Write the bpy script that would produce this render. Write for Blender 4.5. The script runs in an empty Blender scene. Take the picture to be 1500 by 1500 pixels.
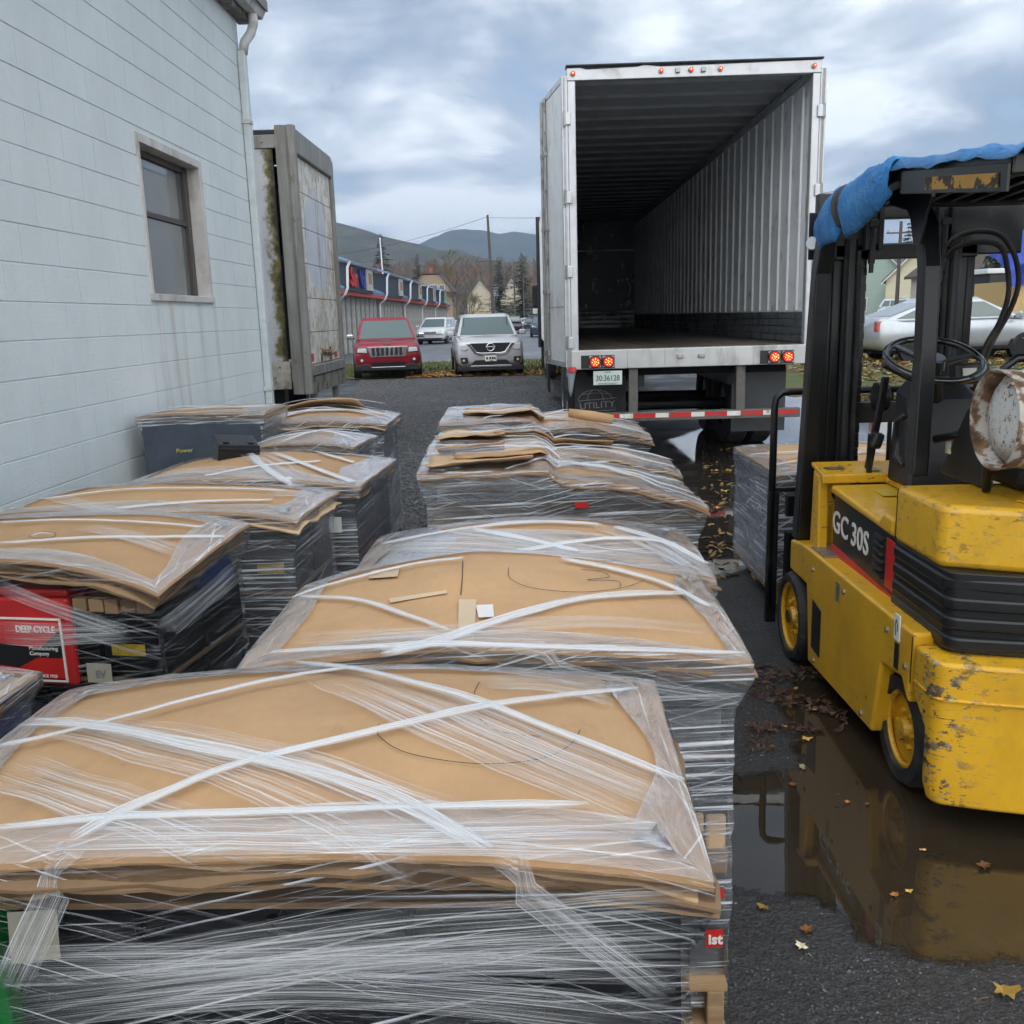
import bpy, bmesh, math, random
from mathutils import Vector, Matrix, noise
rnd = random.Random(11)
S = bpy.context.scene
COL = S.collection
PI = math.pi
# ------------------------------------------------------------------ camera
EYE = Vector((0, 0, 1.65)); FPX = 1360.0
CAMR = (Matrix.Rotation(math.radians(1.35), 3, 'Z') @ Matrix.Rotation(math.radians(90 - 11.85), 3, 'X')
        @ Matrix.Rotation(math.radians(-1.65), 3, 'Z'))
cd = bpy.data.cameras.new('camera'); cam = bpy.data.objects.new('camera', cd); COL.objects.link(cam)
cd.sensor_width = 36; cd.sensor_height = 36; cd.lens = FPX / 1500 * 36
cd.clip_start = .05; cd.clip_end = 12000
cam.matrix_world = Matrix.Translation(EYE) @ CAMR.to_4x4()
S.camera = cam
# ------------------------------------------------------------------ sky, sun, exposure
SUN_EL, SUN_AZ = math.radians(42), math.radians(182)      # azimuth clockwise from +Y: behind the camera, spread wide by the cloud
W = bpy.data.worlds.new('World'); S.world = W; W.use_nodes = True
def N(nt, typ, **kw):
    n = nt.nodes.new(typ)
    for k, v in kw.items():
        if k.startswith('i_'):
            k = k[2:]
            n.inputs[int(k) if k.isdigit() else k].default_value = v
        else: setattr(n, k, v)
    return n
def L(nt, a, b): nt.links.new(a, b)
def math_(nt, op, a, b=None, c=None, clamp=False):
    n = nt.nodes.new('ShaderNodeMath'); n.operation = op; n.use_clamp = clamp
    for i, v in enumerate((a, b, c)):
        if v is None: continue
        if isinstance(v, (int, float)): n.inputs[i].default_value = v
        else: nt.links.new(v, n.inputs[i])
    return n.outputs[0]
def ramp(nt, fac, stops, interp='LINEAR'):
    n = nt.nodes.new('ShaderNodeValToRGB'); n.color_ramp.interpolation = interp
    e = n.color_ramp.elements
    while len(e) < len(stops): e.new(.5)
    for el, (p, c) in zip(e, stops):
        el.position = p; el.color = (c[0], c[1], c[2], 1) if not isinstance(c, (int, float)) else (c, c, c, 1)
    nt.links.new(fac, n.inputs[0]); return n.outputs[0]
def mixc(nt, fac, a, b, blend='MIX'):
    n = nt.nodes.new('ShaderNodeMix'); n.data_type = 'RGBA'; n.blend_type = blend
    for sock, v in ((n.inputs[0], fac), (n.inputs[6], a), (n.inputs[7], b)):
        if isinstance(v, (int, float)): sock.default_value = v
        elif isinstance(v, tuple): sock.default_value = (*v[:3], 1)
        else: nt.links.new(v, sock)
    return n.outputs[2]
wt = W.node_tree; wt.nodes.clear()
sky = N(wt, 'ShaderNodeTexSky', sky_type='NISHITA', sun_disc=False, sun_elevation=SUN_EL, sun_rotation=SUN_AZ)
tc = N(wt, 'ShaderNodeTexCoord'); sep = N(wt, 'ShaderNodeSeparateXYZ'); L(wt, tc.outputs['Generated'], sep.inputs[0])
zz = math_(wt, 'ADD', math_(wt, 'MAXIMUM', sep.outputs[2], 0.0), .22)
cb = N(wt, 'ShaderNodeCombineXYZ')
L(wt, math_(wt, 'DIVIDE', sep.outputs[0], zz), cb.inputs[0]); L(wt, math_(wt, 'DIVIDE', sep.outputs[1], zz), cb.inputs[1])
cb.inputs[2].default_value = 9.1
n1 = N(wt, 'ShaderNodeTexNoise', i_Scale=2.1, i_Detail=10.0, i_Roughness=.54, i_Distortion=.35); L(wt, cb.outputs[0], n1.inputs['Vector'])
n2 = N(wt, 'ShaderNodeTexNoise', i_Scale=.55, i_Detail=3.0, i_Roughness=.5); L(wt, cb.outputs[0], n2.inputs['Vector'])
mixn = math_(wt, 'ADD', math_(wt, 'MULTIPLY', n1.outputs[0], .62), math_(wt, 'MULTIPLY', n2.outputs[0], .38))
ccol = ramp(wt, mixn, [(.41, (.20, .25, .32)), (.475, (.33, .39, .465)), (.53, (.52, .575, .64)), (.59, (.84, .88, .91))])
cov = ramp(wt, n1.outputs[0], [(.30, .55), (.44, .97)])
b1 = N(wt, 'ShaderNodeBackground', i_Strength=.11); L(wt, sky.outputs[0], b1.inputs[0])
b2 = N(wt, 'ShaderNodeBackground', i_Strength=.95); L(wt, ccol, b2.inputs[0])
mx = N(wt, 'ShaderNodeMixShader'); L(wt, cov, mx.inputs[0]); L(wt, b1.outputs[0], mx.inputs[1]); L(wt, b2.outputs[0], mx.inputs[2])
wo = N(wt, 'ShaderNodeOutputWorld'); L(wt, mx.outputs[0], wo.inputs[0])
sl = bpy.data.lights.new('sun', 'SUN'); sl.energy = 1.5; sl.angle = math.radians(110); sl.color = (1, .96, .9)
so = bpy.data.objects.new('sun', sl); COL.objects.link(so); so.location = (10, -20, 30)
sd = Vector((math.sin(SUN_AZ) * math.cos(SUN_EL), math.cos(SUN_AZ) * math.cos(SUN_EL), math.sin(SUN_EL)))
so.rotation_euler = sd.to_track_quat('Z', 'Y').to_euler()
vs = S.view_settings; vs.view_transform = 'Standard'; vs.look = 'None'; vs.exposure = .80; vs.gamma = 1; vs.use_curve_mapping = False
S.cycles.transparent_max_bounces = 18; S.cycles.max_bounces = 6; S.cycles.diffuse_bounces = 3
S.cycles.glossy_bounces = 3; S.cycles.use_adaptive_sampling = True; S.cycles.adaptive_threshold = .04; S.cycles.volume_bounces = 0
try: S.cycles.use_denoising = True
except Exception: pass
# ------------------------------------------------------------------ pixel of the photograph -> ray
def ray(px, py): return CAMR @ Vector(((px - 750) / FPX, -(py - 750) / FPX, -1.0))
def onz(px, py, z=0): d = ray(px, py); return EYE + d * ((z - EYE.z) / d.z)
def ony(px, py, y): d = ray(px, py); return EYE + d * (y / d.y)
def onx(px, py, x): d = ray(px, py); return EYE + d * (x / d.x)
# ------------------------------------------------------------------ mesh helpers
class MB:
    def __init__(s): s.v = []; s.f = []; s.uv = None; s.fade = None
    def add(s, vs, fs):
        o = len(s.v); s.v += [tuple(v) for v in vs]; s.f += [tuple(i + o for i in f) for f in fs]; return s
    def box(s, x0, x1, y0, y1, z0, z1):
        return s.add([(x0,y0,z0),(x1,y0,z0),(x1,y1,z0),(x0,y1,z0),(x0,y0,z1),(x1,y0,z1),(x1,y1,z1),(x0,y1,z1)],
                     [(0,3,2,1),(4,5,6,7),(0,1,5,4),(1,2,6,5),(2,3,7,6),(3,0,4,7)])
    def obox(s, c, size, m):
        hx, hy, hz = [k / 2 for k in size]; c = Vector(c)
        P = [c + m @ Vector(p) for p in ((-hx,-hy,-hz),(hx,-hy,-hz),(hx,hy,-hz),(-hx,hy,-hz),(-hx,-hy,hz),(hx,-hy,hz),(hx,hy,hz),(-hx,hy,hz))]
        return s.add(P, [(0,3,2,1),(4,5,6,7),(0,1,5,4),(1,2,6,5),(2,3,7,6),(3,0,4,7)])
    def bar(s, a, b, w, h, up=(0, 0, 1)):
        a = Vector(a); b = Vector(b); d = (b - a); l = d.length; d.normalize(); u = Vector(up)
        if abs(d.dot(u)) > .98: u = Vector((0, 1, 0))
        sx = d.cross(u).normalized(); uz = sx.cross(d).normalized()
        m = Matrix((sx, d, uz)).transposed()
        return s.obox((a + b) / 2, (w, l, h), m)
    def cyl(s, a, b, r0, r1=None, n=12, caps=True):
        r1 = r0 if r1 is None else r1
        return s.tube([a, b], [r0, r1], n, caps)
    def tube(s, pts, r, n=8, caps=True):
        pts = [Vector(p) for p in pts]; k = len(pts)
        rs = [r] * k if isinstance(r, (int, float)) else r
        rings = []; px = None
        for i, p in enumerate(pts):
            d = (pts[min(i + 1, k - 1)] - pts[max(i - 1, 0)]).normalized()
            if px is None:
                u = Vector((0, 0, 1)) if abs(d.z) < .9 else Vector((1, 0, 0))
                px = d.cross(u).normalized()
            else:
                px = (px - d * px.dot(d)).normalized()
            py = d.cross(px)
            rings.append([p + (px * math.cos(2*PI*j/n) + py * math.sin(2*PI*j/n)) * rs[i] for j in range(n)])
        return s.loft(rings, caps)
    def loft(s, rings, caps=True, closed=True):
        n = len(rings[0]); vs = [p for r in rings for p in r]; fs = []
        for i in range(len(rings) - 1):
            for j in range(n if closed else n - 1):
                k = (j + 1) % n
                fs.append((i*n + j, i*n + k, (i+1)*n + k, (i+1)*n + j))
        if caps:
            fs.append(tuple(range(n - 1, -1, -1))); b = (len(rings) - 1) * n
            fs.append(tuple(b + j for j in range(n)))
        return s.add(vs, fs)
    def prism(s, poly, axis, a, b):
        """poly of 2-D points in the other two axes (x: (y,z), y: (x,z), z: (x,y))"""
        def P(p, t): return {'x': (t, p[0], p[1]), 'y': (p[0], t, p[1]), 'z': (p[0], p[1], t)}[axis]
        return s.loft([[P(p, a) for p in poly], [P(p, b) for p in poly]])
    def grid(s, nu, nv, fn):
        vs = [fn(i / nu, j / nv) for j in range(nv + 1) for i in range(nu + 1)]
        fs = [(j*(nu+1)+i, j*(nu+1)+i+1, (j+1)*(nu+1)+i+1, (j+1)*(nu+1)+i) for j in range(nv) for i in range(nu)]
        return s.add(vs, fs)
    def mesh(s, name, mat=None, smooth=False, fix=True):
        me = bpy.data.meshes.new(name); me.from_pydata(s.v, [], s.f)
        if s.uv is not None:
            ul = me.uv_layers.new(name='UVMap'); flat = []
            for f in s.f:
                for i in f: flat += list(s.uv[i])
            ul.data.foreach_set('uv', flat)
        if fix:
            bm = bmesh.new(); bm.from_mesh(me); bmesh.ops.recalc_face_normals(bm, faces=bm.faces); bm.to_mesh(me); bm.free()
        if smooth: me.polygons.foreach_set('use_smooth', [True] * len(me.polygons))
        if smooth == 'auto': me.set_sharp_from_angle(angle=math.radians(38))
        if s.fade: me.attributes.new('fade', 'FLOAT', 'POINT').data.foreach_set('value', s.fade)
        if mat: me.materials.append(mat)
        me.update(); return me
    def build(s, name, mat, parent=None, bevel=0, smooth=False, sub=0, solid=0, world=False, seg=2, fix=True):
        o = bpy.data.objects.new(name, s.mesh(name, mat, smooth, fix)); COL.objects.link(o)
        if parent:
            o.parent = parent
            if world: o.location = -Vector(abs_loc(parent))
        if solid:
            m = o.modifiers.new('thick', 'SOLIDIFY'); m.thickness = solid; m.offset = -1
        if bevel:
            m = o.modifiers.new('edge', 'BEVEL'); m.width = bevel; m.segments = seg; m.limit_method = 'ANGLE'; m.angle_limit = math.radians(35)
        if sub:
            m = o.modifiers.new('sub', 'SUBSURF'); m.levels = sub; m.render_levels = sub
        return o
def abs_loc(o):
    l = Vector(o.location)
    while o.parent: o = o.parent; l += Vector(o.location)
    return l
def root(name, label, cat, loc=(0, 0, 0), rz=0, group=None):
    o = bpy.data.objects.new(name, None); COL.objects.link(o); o.empty_display_size = .1
    o.location = loc; o.rotation_euler = (0, 0, rz); return tag(o, label, cat, group)
def tag(o, label, cat, group=None):
    o['label'] = label; o['category'] = cat
    if group: o['group'] = group
    return o
def struct(o, kind='structure'): o['kind'] = kind; return o
def inst(src, parent=None, loc=(0, 0, 0), rot=(0, 0, 0), scale=(1, 1, 1), name=None):
    o = bpy.data.objects.new(name or src.name.split('.')[0], src.data if hasattr(src, 'data') else src); COL.objects.link(o)
    o.parent = parent; o.location = loc; o.rotation_euler = rot; o.scale = scale; return o
def copy_tree(o, parent=None):
    c = o.copy(); COL.objects.link(c); c.parent = parent
    for ch in o.children: copy_tree(ch, c)
    return c
def text(name, body, size, mat, parent, m, depth=.001, align='CENTER', xs=1.0, bold=0):
    cu = bpy.data.curves.new('t', 'FONT'); cu.body = body; cu.size = size; cu.extrude = depth; cu.align_x = align; cu.align_y = 'CENTER'
    cu.offset = bold; cu.resolution_u = 3
    t = bpy.data.objects.new('t', cu); COL.objects.link(t); bpy.context.view_layer.update()
    me = bpy.data.meshes.new_from_object(t); bpy.data.objects.remove(t); bpy.data.curves.remove(cu)
    me.materials.clear(); me.materials.append(mat); me.name = name
    o = bpy.data.objects.new(name, me); COL.objects.link(o); o.parent = parent
    o.matrix_local = m @ Matrix.Diagonal((xs, 1, 1, 1)); return o
def smooth_pts(pts, k=6):
    V = [Vector(p) for p in pts]; out = []
    for i in range(len(V) - 1):
        p0, p1, p2, p3 = V[max(0, i-1)], V[i], V[i+1], V[min(len(V)-1, i+2)]
        for j in range(k):
            t = j / k; out.append(.5 * ((2*p1) + (-p0 + p2) * t + (2*p0 - 5*p1 + 4*p2 - p3) * t*t + (-p0 + 3*p1 - 3*p2 + p3) * t**3))
    return out + [V[-1]]
def frame_m(origin, xdir, zdir):
    """text frame: x along xdir, y (up of the letters) along zdir"""
    x = Vector(xdir).normalized(); y = Vector(zdir).normalized(); n = x.cross(y)
    m = Matrix((x, y, n)).transposed().to_4x4(); m.translation = Vector(origin); return m
# ------------------------------------------------------------------ materials
def newmat(name):
    m = bpy.data.materials.new(name); m.use_nodes = True; nt = m.node_tree; nt.nodes.clear()
    out = N(nt, 'ShaderNodeOutputMaterial'); p = N(nt, 'ShaderNodeBsdfPrincipled'); L(nt, p.outputs[0], out.inputs[0])
    return m, nt, p, out
def coords(nt, kind='Object', scale=(1, 1, 1), rot=(0, 0, 0)):
    t = N(nt, 'ShaderNodeTexCoord'); mp = N(nt, 'ShaderNodeMapping'); mp.inputs['Scale'].default_value = scale; mp.inputs['Rotation'].default_value = rot
    L(nt, t.outputs[kind], mp.inputs[0]); return mp.outputs[0]
def nz(nt, vec, scale, detail=4, rough=.55, dist=0):
    n = N(nt, 'ShaderNodeTexNoise', i_Scale=scale, i_Detail=detail, i_Roughness=rough, i_Distortion=dist); L(nt, vec, n.inputs['Vector']); return n.outputs[0]
def bump(nt, p, h, strength=.3, dist=.01):
    b = N(nt, 'ShaderNodeBump', i_Strength=strength, i_Distance=dist); L(nt, h, b.inputs['Height']); L(nt, b.outputs[0], p.inputs['Normal']); return b
def M(name, col, rough=.6, metal=0, var=.15, scale=5, bmp=0, bscale=90, spec=.5, dirt=None, stretch=(1, 1, 1), coat=0, emit=None, per=0):
    m, nt, p, out = newmat(name); vec = coords(nt, 'Object', stretch)
    c0 = tuple(max(0, k * (1 - var)) for k in col); c1 = tuple(min(1, k * (1 + var)) for k in col)
    f = nz(nt, vec, scale, 6, .6); c = ramp(nt, f, [(.3, c0), (.7, c1)])
    if per:
        oi = N(nt, 'ShaderNodeObjectInfo'); k = math_(nt, 'MULTIPLY_ADD', oi.outputs['Random'], per * 2, 1 - per)
        vm = N(nt, 'ShaderNodeVectorMath', operation='SCALE'); L(nt, c, vm.inputs[0]); L(nt, k, vm.inputs['Scale']); c = vm.outputs[0]
    r = None
    if dirt:
        dc, lo, hi, dsc = dirt[:4]; dst = dirt[4] if len(dirt) > 4 else (1, 1, 1)
        d = nz(nt, coords(nt, 'Object', dst), dsc, 8, .62); mk = ramp(nt, d, [(lo, 0.0), (hi, 1.0)])
        c = mixc(nt, mk, c, dc); r = math_(nt, 'MULTIPLY_ADD', mk, min(.9, rough + .35) - rough, rough)
    L(nt, c, p.inputs['Base Color'])
    if r is not None: L(nt, r, p.inputs['Roughness'])
    else:
        L(nt, math_(nt, 'MULTIPLY_ADD', f, .16, rough - .08), p.inputs['Roughness'])
    p.inputs['Metallic'].default_value = metal; p.inputs['Specular IOR Level'].default_value = spec
    p.inputs['Coat Weight'].default_value = coat; p.inputs['Coat Roughness'].default_value = .05
    if bmp: bump(nt, p, nz(nt, vec, bscale, 5), bmp, .004)
    if emit:
        p.inputs['Emission Color'].default_value = (*emit[:3], 1); p.inputs['Emission Strength'].default_value = emit[3]
    return m
BLACK = M('black_paint', (.011, .012, .014), .38, var=.4, bmp=.1, dirt=((.055, .05, .044), .60, .82, 3))
BLACKR = M('black_rubber', (.022, .022, .023), .75, var=.3, bmp=.2, dirt=((.09, .08, .07), .5, .75, 7))
PLASTIC = M('black_plastic', (.013, .013, .015), .45, var=.3)
DARK = M('dark_void', (.006, .006, .007), .9, var=.1)
CHROME = M('chrome', (.75, .76, .78), .12, 1.0, var=.05)
STEEL = M('worn_steel', (.36, .36, .35), .42, .8, dirt=((.14, .1, .07), .52, .7, 9))
ALU = M('dull_aluminium', (.52, .54, .56), .38, .55, var=.1, bmp=.05, dirt=((.27, .25, .22), .56, .8, 3))
WHITEP = M('white_paint', (.72, .74, .75), .4, var=.05, dirt=((.4, .38, .34), .6, .85, 4))
REDLAMP = M('red_lens', (.45, .012, .01), .2, var=.1, emit=(1, .03, .015, .55))
REDHOT = M('lamp_diode', (1, .35, .1), .3, emit=(1, .34, .08, 3.2))
REDTAPE = M('red_tape', (.5, .02, .02), .35, dirt=((.12, .1, .09), .56, .7, 14))
WHITETAPE = M('white_tape', (.68, .67, .64), .35, dirt=((.22, .19, .16), .55, .7, 14))
RED = M('red_decal', (.52, .02, .015), .4, var=.1, dirt=((.2, .03, .02), .6, .8, 8))
WHITEL = M('white_lettering', (.78, .77, .72), .5, var=.06)
GREENL = M('dark_green_lettering', (.02, .10, .07), .5)
GREYL = M('grey_lettering', (.20, .21, .22), .5)
def glassmat(name, col, rough=.03, metal=0):
    m, nt, p, out = newmat(name); p.inputs['Base Color'].default_value = (*col, 1); p.inputs['Roughness'].default_value = rough
    p.inputs['Specular IOR Level'].default_value = 1.0; p.inputs['Coat Weight'].default_value = .6; p.inputs['Coat Roughness'].default_value = .02
    p.inputs['Metallic'].default_value = metal; return m
GLASS = glassmat('car_glass', (.085, .125, .12))
GLASSB = glassmat('window_glass', (.13, .15, .15), .02)
LENS = glassmat('headlamp_lens', (.62, .65, .67), .12)
# stretch film: clear plastic with pulled white strands; UV in metres
def filmmat(name, dens=1.0, diag=1.0, base=.1, tilt=.28, col=(.84, .89, .95), seed=0, fine=1.0, thr=0.0):
    m, nt, p, out = newmat(name)
    def streak(rot, sx, sy, lo, hi, dist=.15, off=0):
        t = N(nt, 'ShaderNodeTexCoord'); mp = N(nt, 'ShaderNodeMapping'); mp.vector_type = 'TEXTURE'
        mp.inputs['Rotation'].default_value = (0, 0, rot); mp.inputs['Location'].default_value = (off + seed, off * .7, 0)
        L(nt, t.outputs['UV'], mp.inputs[0])
        m2 = N(nt, 'ShaderNodeMapping'); m2.inputs['Scale'].default_value = (sx, sy, 1); L(nt, mp.outputs[0], m2.inputs[0])
        return ramp(nt, nz(nt, m2.outputs[0], 1.0, 4, .6, dist), [((lo + hi) / 2 - (hi - lo) * .3, 0.0), ((lo + hi) / 2 + (hi - lo) * .3, 1.0)])
    h1 = streak(0.03, 1.6, 95 * fine, .55 - thr, .70 - thr)
    h2 = streak(-.03, .9, 38 * fine, .52 - thr, .74 - thr, off=5)
    d1 = streak(tilt, 1.4, 110 * fine, .55, .68, off=9)
    d2 = streak(-tilt * 1.25, 1.3, 120 * fine, .57, .70, off=14)
    uv = coords(nt, 'UV', (2.2, 3.4, 1)); k1 = ramp(nt, nz(nt, uv, 1, 2), [(.38, 0.0), (.6, 1.0)])
    uv2 = coords(nt, 'UV', (1.7, 2.6, 1), (0, 0, 1.1)); k2 = ramp(nt, nz(nt, uv2, 1.3, 2), [(.40, 0.0), (.62, 1.0)])
    k3 = ramp(nt, nz(nt, coords(nt, 'UV', (.8, 7.5, 1)), 1, 2), [(.46, 0.0), (.66, 1.0)])
    a = math_(nt, 'MULTIPLY', h1, .62 * dens)
    a = math_(nt, 'ADD', a, math_(nt, 'MULTIPLY', math_(nt, 'MULTIPLY', h2, k3), .42 * dens))
    a = math_(nt, 'ADD', a, math_(nt, 'MULTIPLY', math_(nt, 'MULTIPLY', d1, k1), .70 * diag))
    a = math_(nt, 'ADD', a, math_(nt, 'MULTIPLY', math_(nt, 'MULTIPLY', d2, k2), .62 * diag))
    hgt = a
    a = math_(nt, 'ADD', a, base); a = math_(nt, 'MINIMUM', a, .90)
    p.inputs['Base Color'].default_value = (*col, 1); p.inputs['Roughness'].default_value = .2
    p.inputs['Specular IOR Level'].default_value = .7
    wr = nz(nt, coords(nt, 'UV', (7, 26, 1), (0, 0, .25)), 1.0, 5, .6, .6)          # wrinkles of the clear sheet
    bump(nt, p, math_(nt, 'ADD', hgt, math_(nt, 'MULTIPLY', wr, .8)), .5, .005)
    L(nt, a, p.inputs['Alpha'])
    g = N(nt, 'ShaderNodeBsdfGlossy', i_Roughness=.10); g.inputs['Color'].default_value = (.9, .94, 1, 1)
    b2_ = N(nt, 'ShaderNodeBump', i_Strength=.9, i_Distance=.012); L(nt, wr, b2_.inputs['Height']); L(nt, b2_.outputs[0], g.inputs['Normal'])
    fr = N(nt, 'ShaderNodeFresnel', i_IOR=1.5); L(nt, b2_.outputs[0], fr.inputs['Normal'])
    ms = N(nt, 'ShaderNodeMixShader'); L(nt, math_(nt, 'MINIMUM', math_(nt, 'MULTIPLY', fr.outputs[0], 1.5), .6), ms.inputs[0])
    L(nt, p.outputs[0], ms.inputs[1]); L(nt, g.outputs[0], ms.inputs[2]); L(nt, ms.outputs[0], out.inputs[0])
    return m
FILM = filmmat('stretch_film', 1.15, 1.0, .10, thr=.04)
FILM_FINE = filmmat('stretch_film_near', .9, 1.25, .0, .27, seed=3, fine=1.25)
FILM_PALE = filmmat('stretch_film_heavy', 1.25, 1.5, .14, .5, thr=.04, seed=8, fine=.7)
FILM_CLEAR = filmmat('stretch_film_thin', .55, .6, .0, .2, seed=12)
FILM_TOP = filmmat('stretch_film_edge', .95, .9, .19, .35, (.93, .92, .90), seed=21, fine=.8)
def bandmat(name, lo, hi, base, top, edge=.5):
    m, nt, p, out = newmat(name); t = N(nt, 'ShaderNodeTexCoord'); sp = N(nt, 'ShaderNodeSeparateXYZ'); L(nt, t.outputs['UV'], sp.inputs[0])
    mp = N(nt, 'ShaderNodeMapping'); mp.inputs['Scale'].default_value = (1.6, 26, 1); L(nt, t.outputs['UV'], mp.inputs[0])
    f = ramp(nt, nz(nt, mp.outputs[0], 1, 5, .65, .1), [(lo, base), (hi, top)])
    e = math_(nt, 'ABSOLUTE', math_(nt, 'MULTIPLY_ADD', sp.outputs[1], 2.0, -1.0)); e = ramp(nt, e, [(edge, 1.0), (1.0, .25)])
    at = N(nt, 'ShaderNodeAttribute', attribute_name='fade')
    L(nt, math_(nt, 'MULTIPLY', math_(nt, 'MULTIPLY', f, e), at.outputs['Fac']), p.inputs['Alpha'])
    p.inputs['Base Color'].default_value = (.83, .86, .89, 1); p.inputs['Roughness'].default_value = .25; p.inputs['Specular IOR Level'].default_value = .6
    bump(nt, p, f, .35, .0012); return m
BAND = bandmat('film_rope', .36, .62, .22, .86, .6)
SHEER = bandmat('film_sheet', .48, .64, .05, .68, .9)
def cardmat(name, col):
    m, nt, p, out = newmat(name); vec = coords(nt)
    f = nz(nt, vec, 3.5, 6, .6); f2 = nz(nt, coords(nt, 'Object', (30, 12, 9)), 2.0, 3)
    c = ramp(nt, f, [(.25, tuple(k * .86 for k in col)), (.75, tuple(min(1, k * 1.08) for k in col))])
    c = mixc(nt, .05, c, ramp(nt, f2, [(.35, (.25, .15, .07)), (.65, (.62, .42, .22))]))
    d = ramp(nt, nz(nt, vec, 9, 8, .7), [(.60, 0.0), (.80, .5)]); c = mixc(nt, d, c, (.22, .14, .075))
    d = ramp(nt, nz(nt, vec, 1.6, 5, .6), [(.52, 0.0), (.57, .22), (.60, .10), (.8, .12)]); c = mixc(nt, d, c, (.26, .16, .08))      # damp tide marks
    oi = N(nt, 'ShaderNodeObjectInfo'); k = math_(nt, 'MULTIPLY_ADD', oi.outputs['Random'], .22, .89)
    vm = N(nt, 'ShaderNodeVectorMath', operation='SCALE'); L(nt, c, vm.inputs[0]); L(nt, k, vm.inputs['Scale'])
    L(nt, vm.outputs[0], p.inputs['Base Color']); p.inputs['Roughness'].default_value = .72; p.inputs['Specular IOR Level'].default_value = .25
    w = N(nt, 'ShaderNodeTexWave', i_Scale=34.0, i_Distortion=.3); w.bands_direction = 'X'; L(nt, vec, w.inputs[0])
    bump(nt, p, math_(nt, 'ADD', math_(nt, 'MULTIPLY', w.outputs['Fac'], .045), nz(nt, vec, 9, 6, .6, .8)), .18, .008); return m
CARD = cardmat('kraft_cardboard', (.49, .305, .16))
CARDP = cardmat('pale_cardboard', (.60, .42, .25))
CARDD = cardmat('cardboard_edges', (.27, .175, .10))
WOOD = M('pallet_wood', (.36, .235, .12), .75, var=.35, scale=3, stretch=(1, 12, 12), bmp=.3, bscale=30, dirt=((.12, .08, .05), .52, .75, 5))
# ================================================================== ground
def groundmat():
    m, nt, p, out = newmat('wet_gravel_asphalt'); vec = coords(nt)
    big = nz(nt, vec, .35, 5, .6); mid = nz(nt, vec, 2.3, 6, .6); fine = nz(nt, vec, 55, 4, .7)
    vo = N(nt, 'ShaderNodeTexVoronoi', i_Scale=120.0); v2 = N(nt, 'ShaderNodeTexVoronoi', i_Scale=24.0); L(nt, vec, v2.inputs['Vector']); L(nt, vec, vo.inputs['Vector'])
    c = ramp(nt, fine, [(.3, (.020, .021, .023)), (.52, (.040, .041, .044)), (.72, (.085, .086, .088))])
    c = mixc(nt, ramp(nt, mid, [(.48, 0.0), (.7, .55)]), c, (.030, .024, .018))
    sp = ramp(nt, vo.outputs['Color'], [(.955, 0.0), (.97, 1.0)]); c = mixc(nt, sp, c, (.26, .25, .23))
    L(nt, c, p.inputs['Base Color'])
    wet = ramp(nt, math_(nt, 'ADD', math_(nt, 'MULTIPLY', big, .7), math_(nt, 'MULTIPLY', mid, .3)), [(.42, .78), (.60, .32)])
    L(nt, wet, p.inputs['Roughness']); p.inputs['Specular IOR Level'].default_value = .5
    bump(nt, p, math_(nt, 'ADD', math_(nt, 'ADD', math_(nt, 'MULTIPLY', vo.outputs['Distance'], .45), math_(nt, 'MULTIPLY', v2.outputs['Distance'], .5)), math_(nt, 'MULTIPLY', fine, 1.0)), .8, .011); return m
GROUND = groundmat()
struct(MB().add([(-3000, -60, 0), (3000, -60, 0), (3000, 6000, 0), (-3000, 6000, 0)], [(0, 1, 2, 3)]).build('ground', GROUND))
def blob(pts, z, nm, mat, jit=.06, sub=10, seed=1, soft=0):
    n = len(pts); out = []
    for i in range(n):
        p0, p1, p2, p3 = [Vector(pts[(i + k) % n]) for k in (-1, 0, 1, 2)]
        for s in range(sub):
            t = s / sub
            q = .5 * ((2 * p1) + (-p0 + p2) * t + (2*p0 - 5*p1 + 4*p2 - p3) * t*t + (-p0 + 3*p1 - 3*p2 + p3) * t**3)
            d = noise.noise(Vector((q.x * 5 + seed, q.y * 5, .3))) * jit + noise.noise(Vector((q.x * 19, q.y * 19 + seed, 1.3))) * jit * .5
            out.append((q.x + d, q.y + d * .8, z))
    if not soft: return MB().add(out, [tuple(range(len(out)))]).build(nm, mat)
    n = len(out); mb = MB(); cx = sum(p[0] for p in out) / n; g2 = []
    for i, p in enumerate(out):
        a, b = Vector(out[i - 2]), Vector(out[(i + 2) % n]); t = (b - a).normalized(); nr = Vector((t.y, -t.x, 0))
        g2.append((p, nr))
    ar = sum(out[i][0] * out[(i+1) % n][1] - out[(i+1) % n][0] * out[i][1] for i in range(n)); sg = 1 if ar > 0 else -1
    inner = [tuple(Vector(p) - nr * sg * soft) for p, nr in g2]; outer = [tuple(Vector(p) + nr * sg * soft) for p, nr in g2]
    mb.add(inner, [tuple(range(n))]); mb.add(outer, []); mb.f += [(i, (i+1) % n, n + (i+1) % n, n + i) for i in range(n)]; mb.fade = [1.0] * n + [0.0] * n
    return mb.build(nm, mat)
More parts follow.
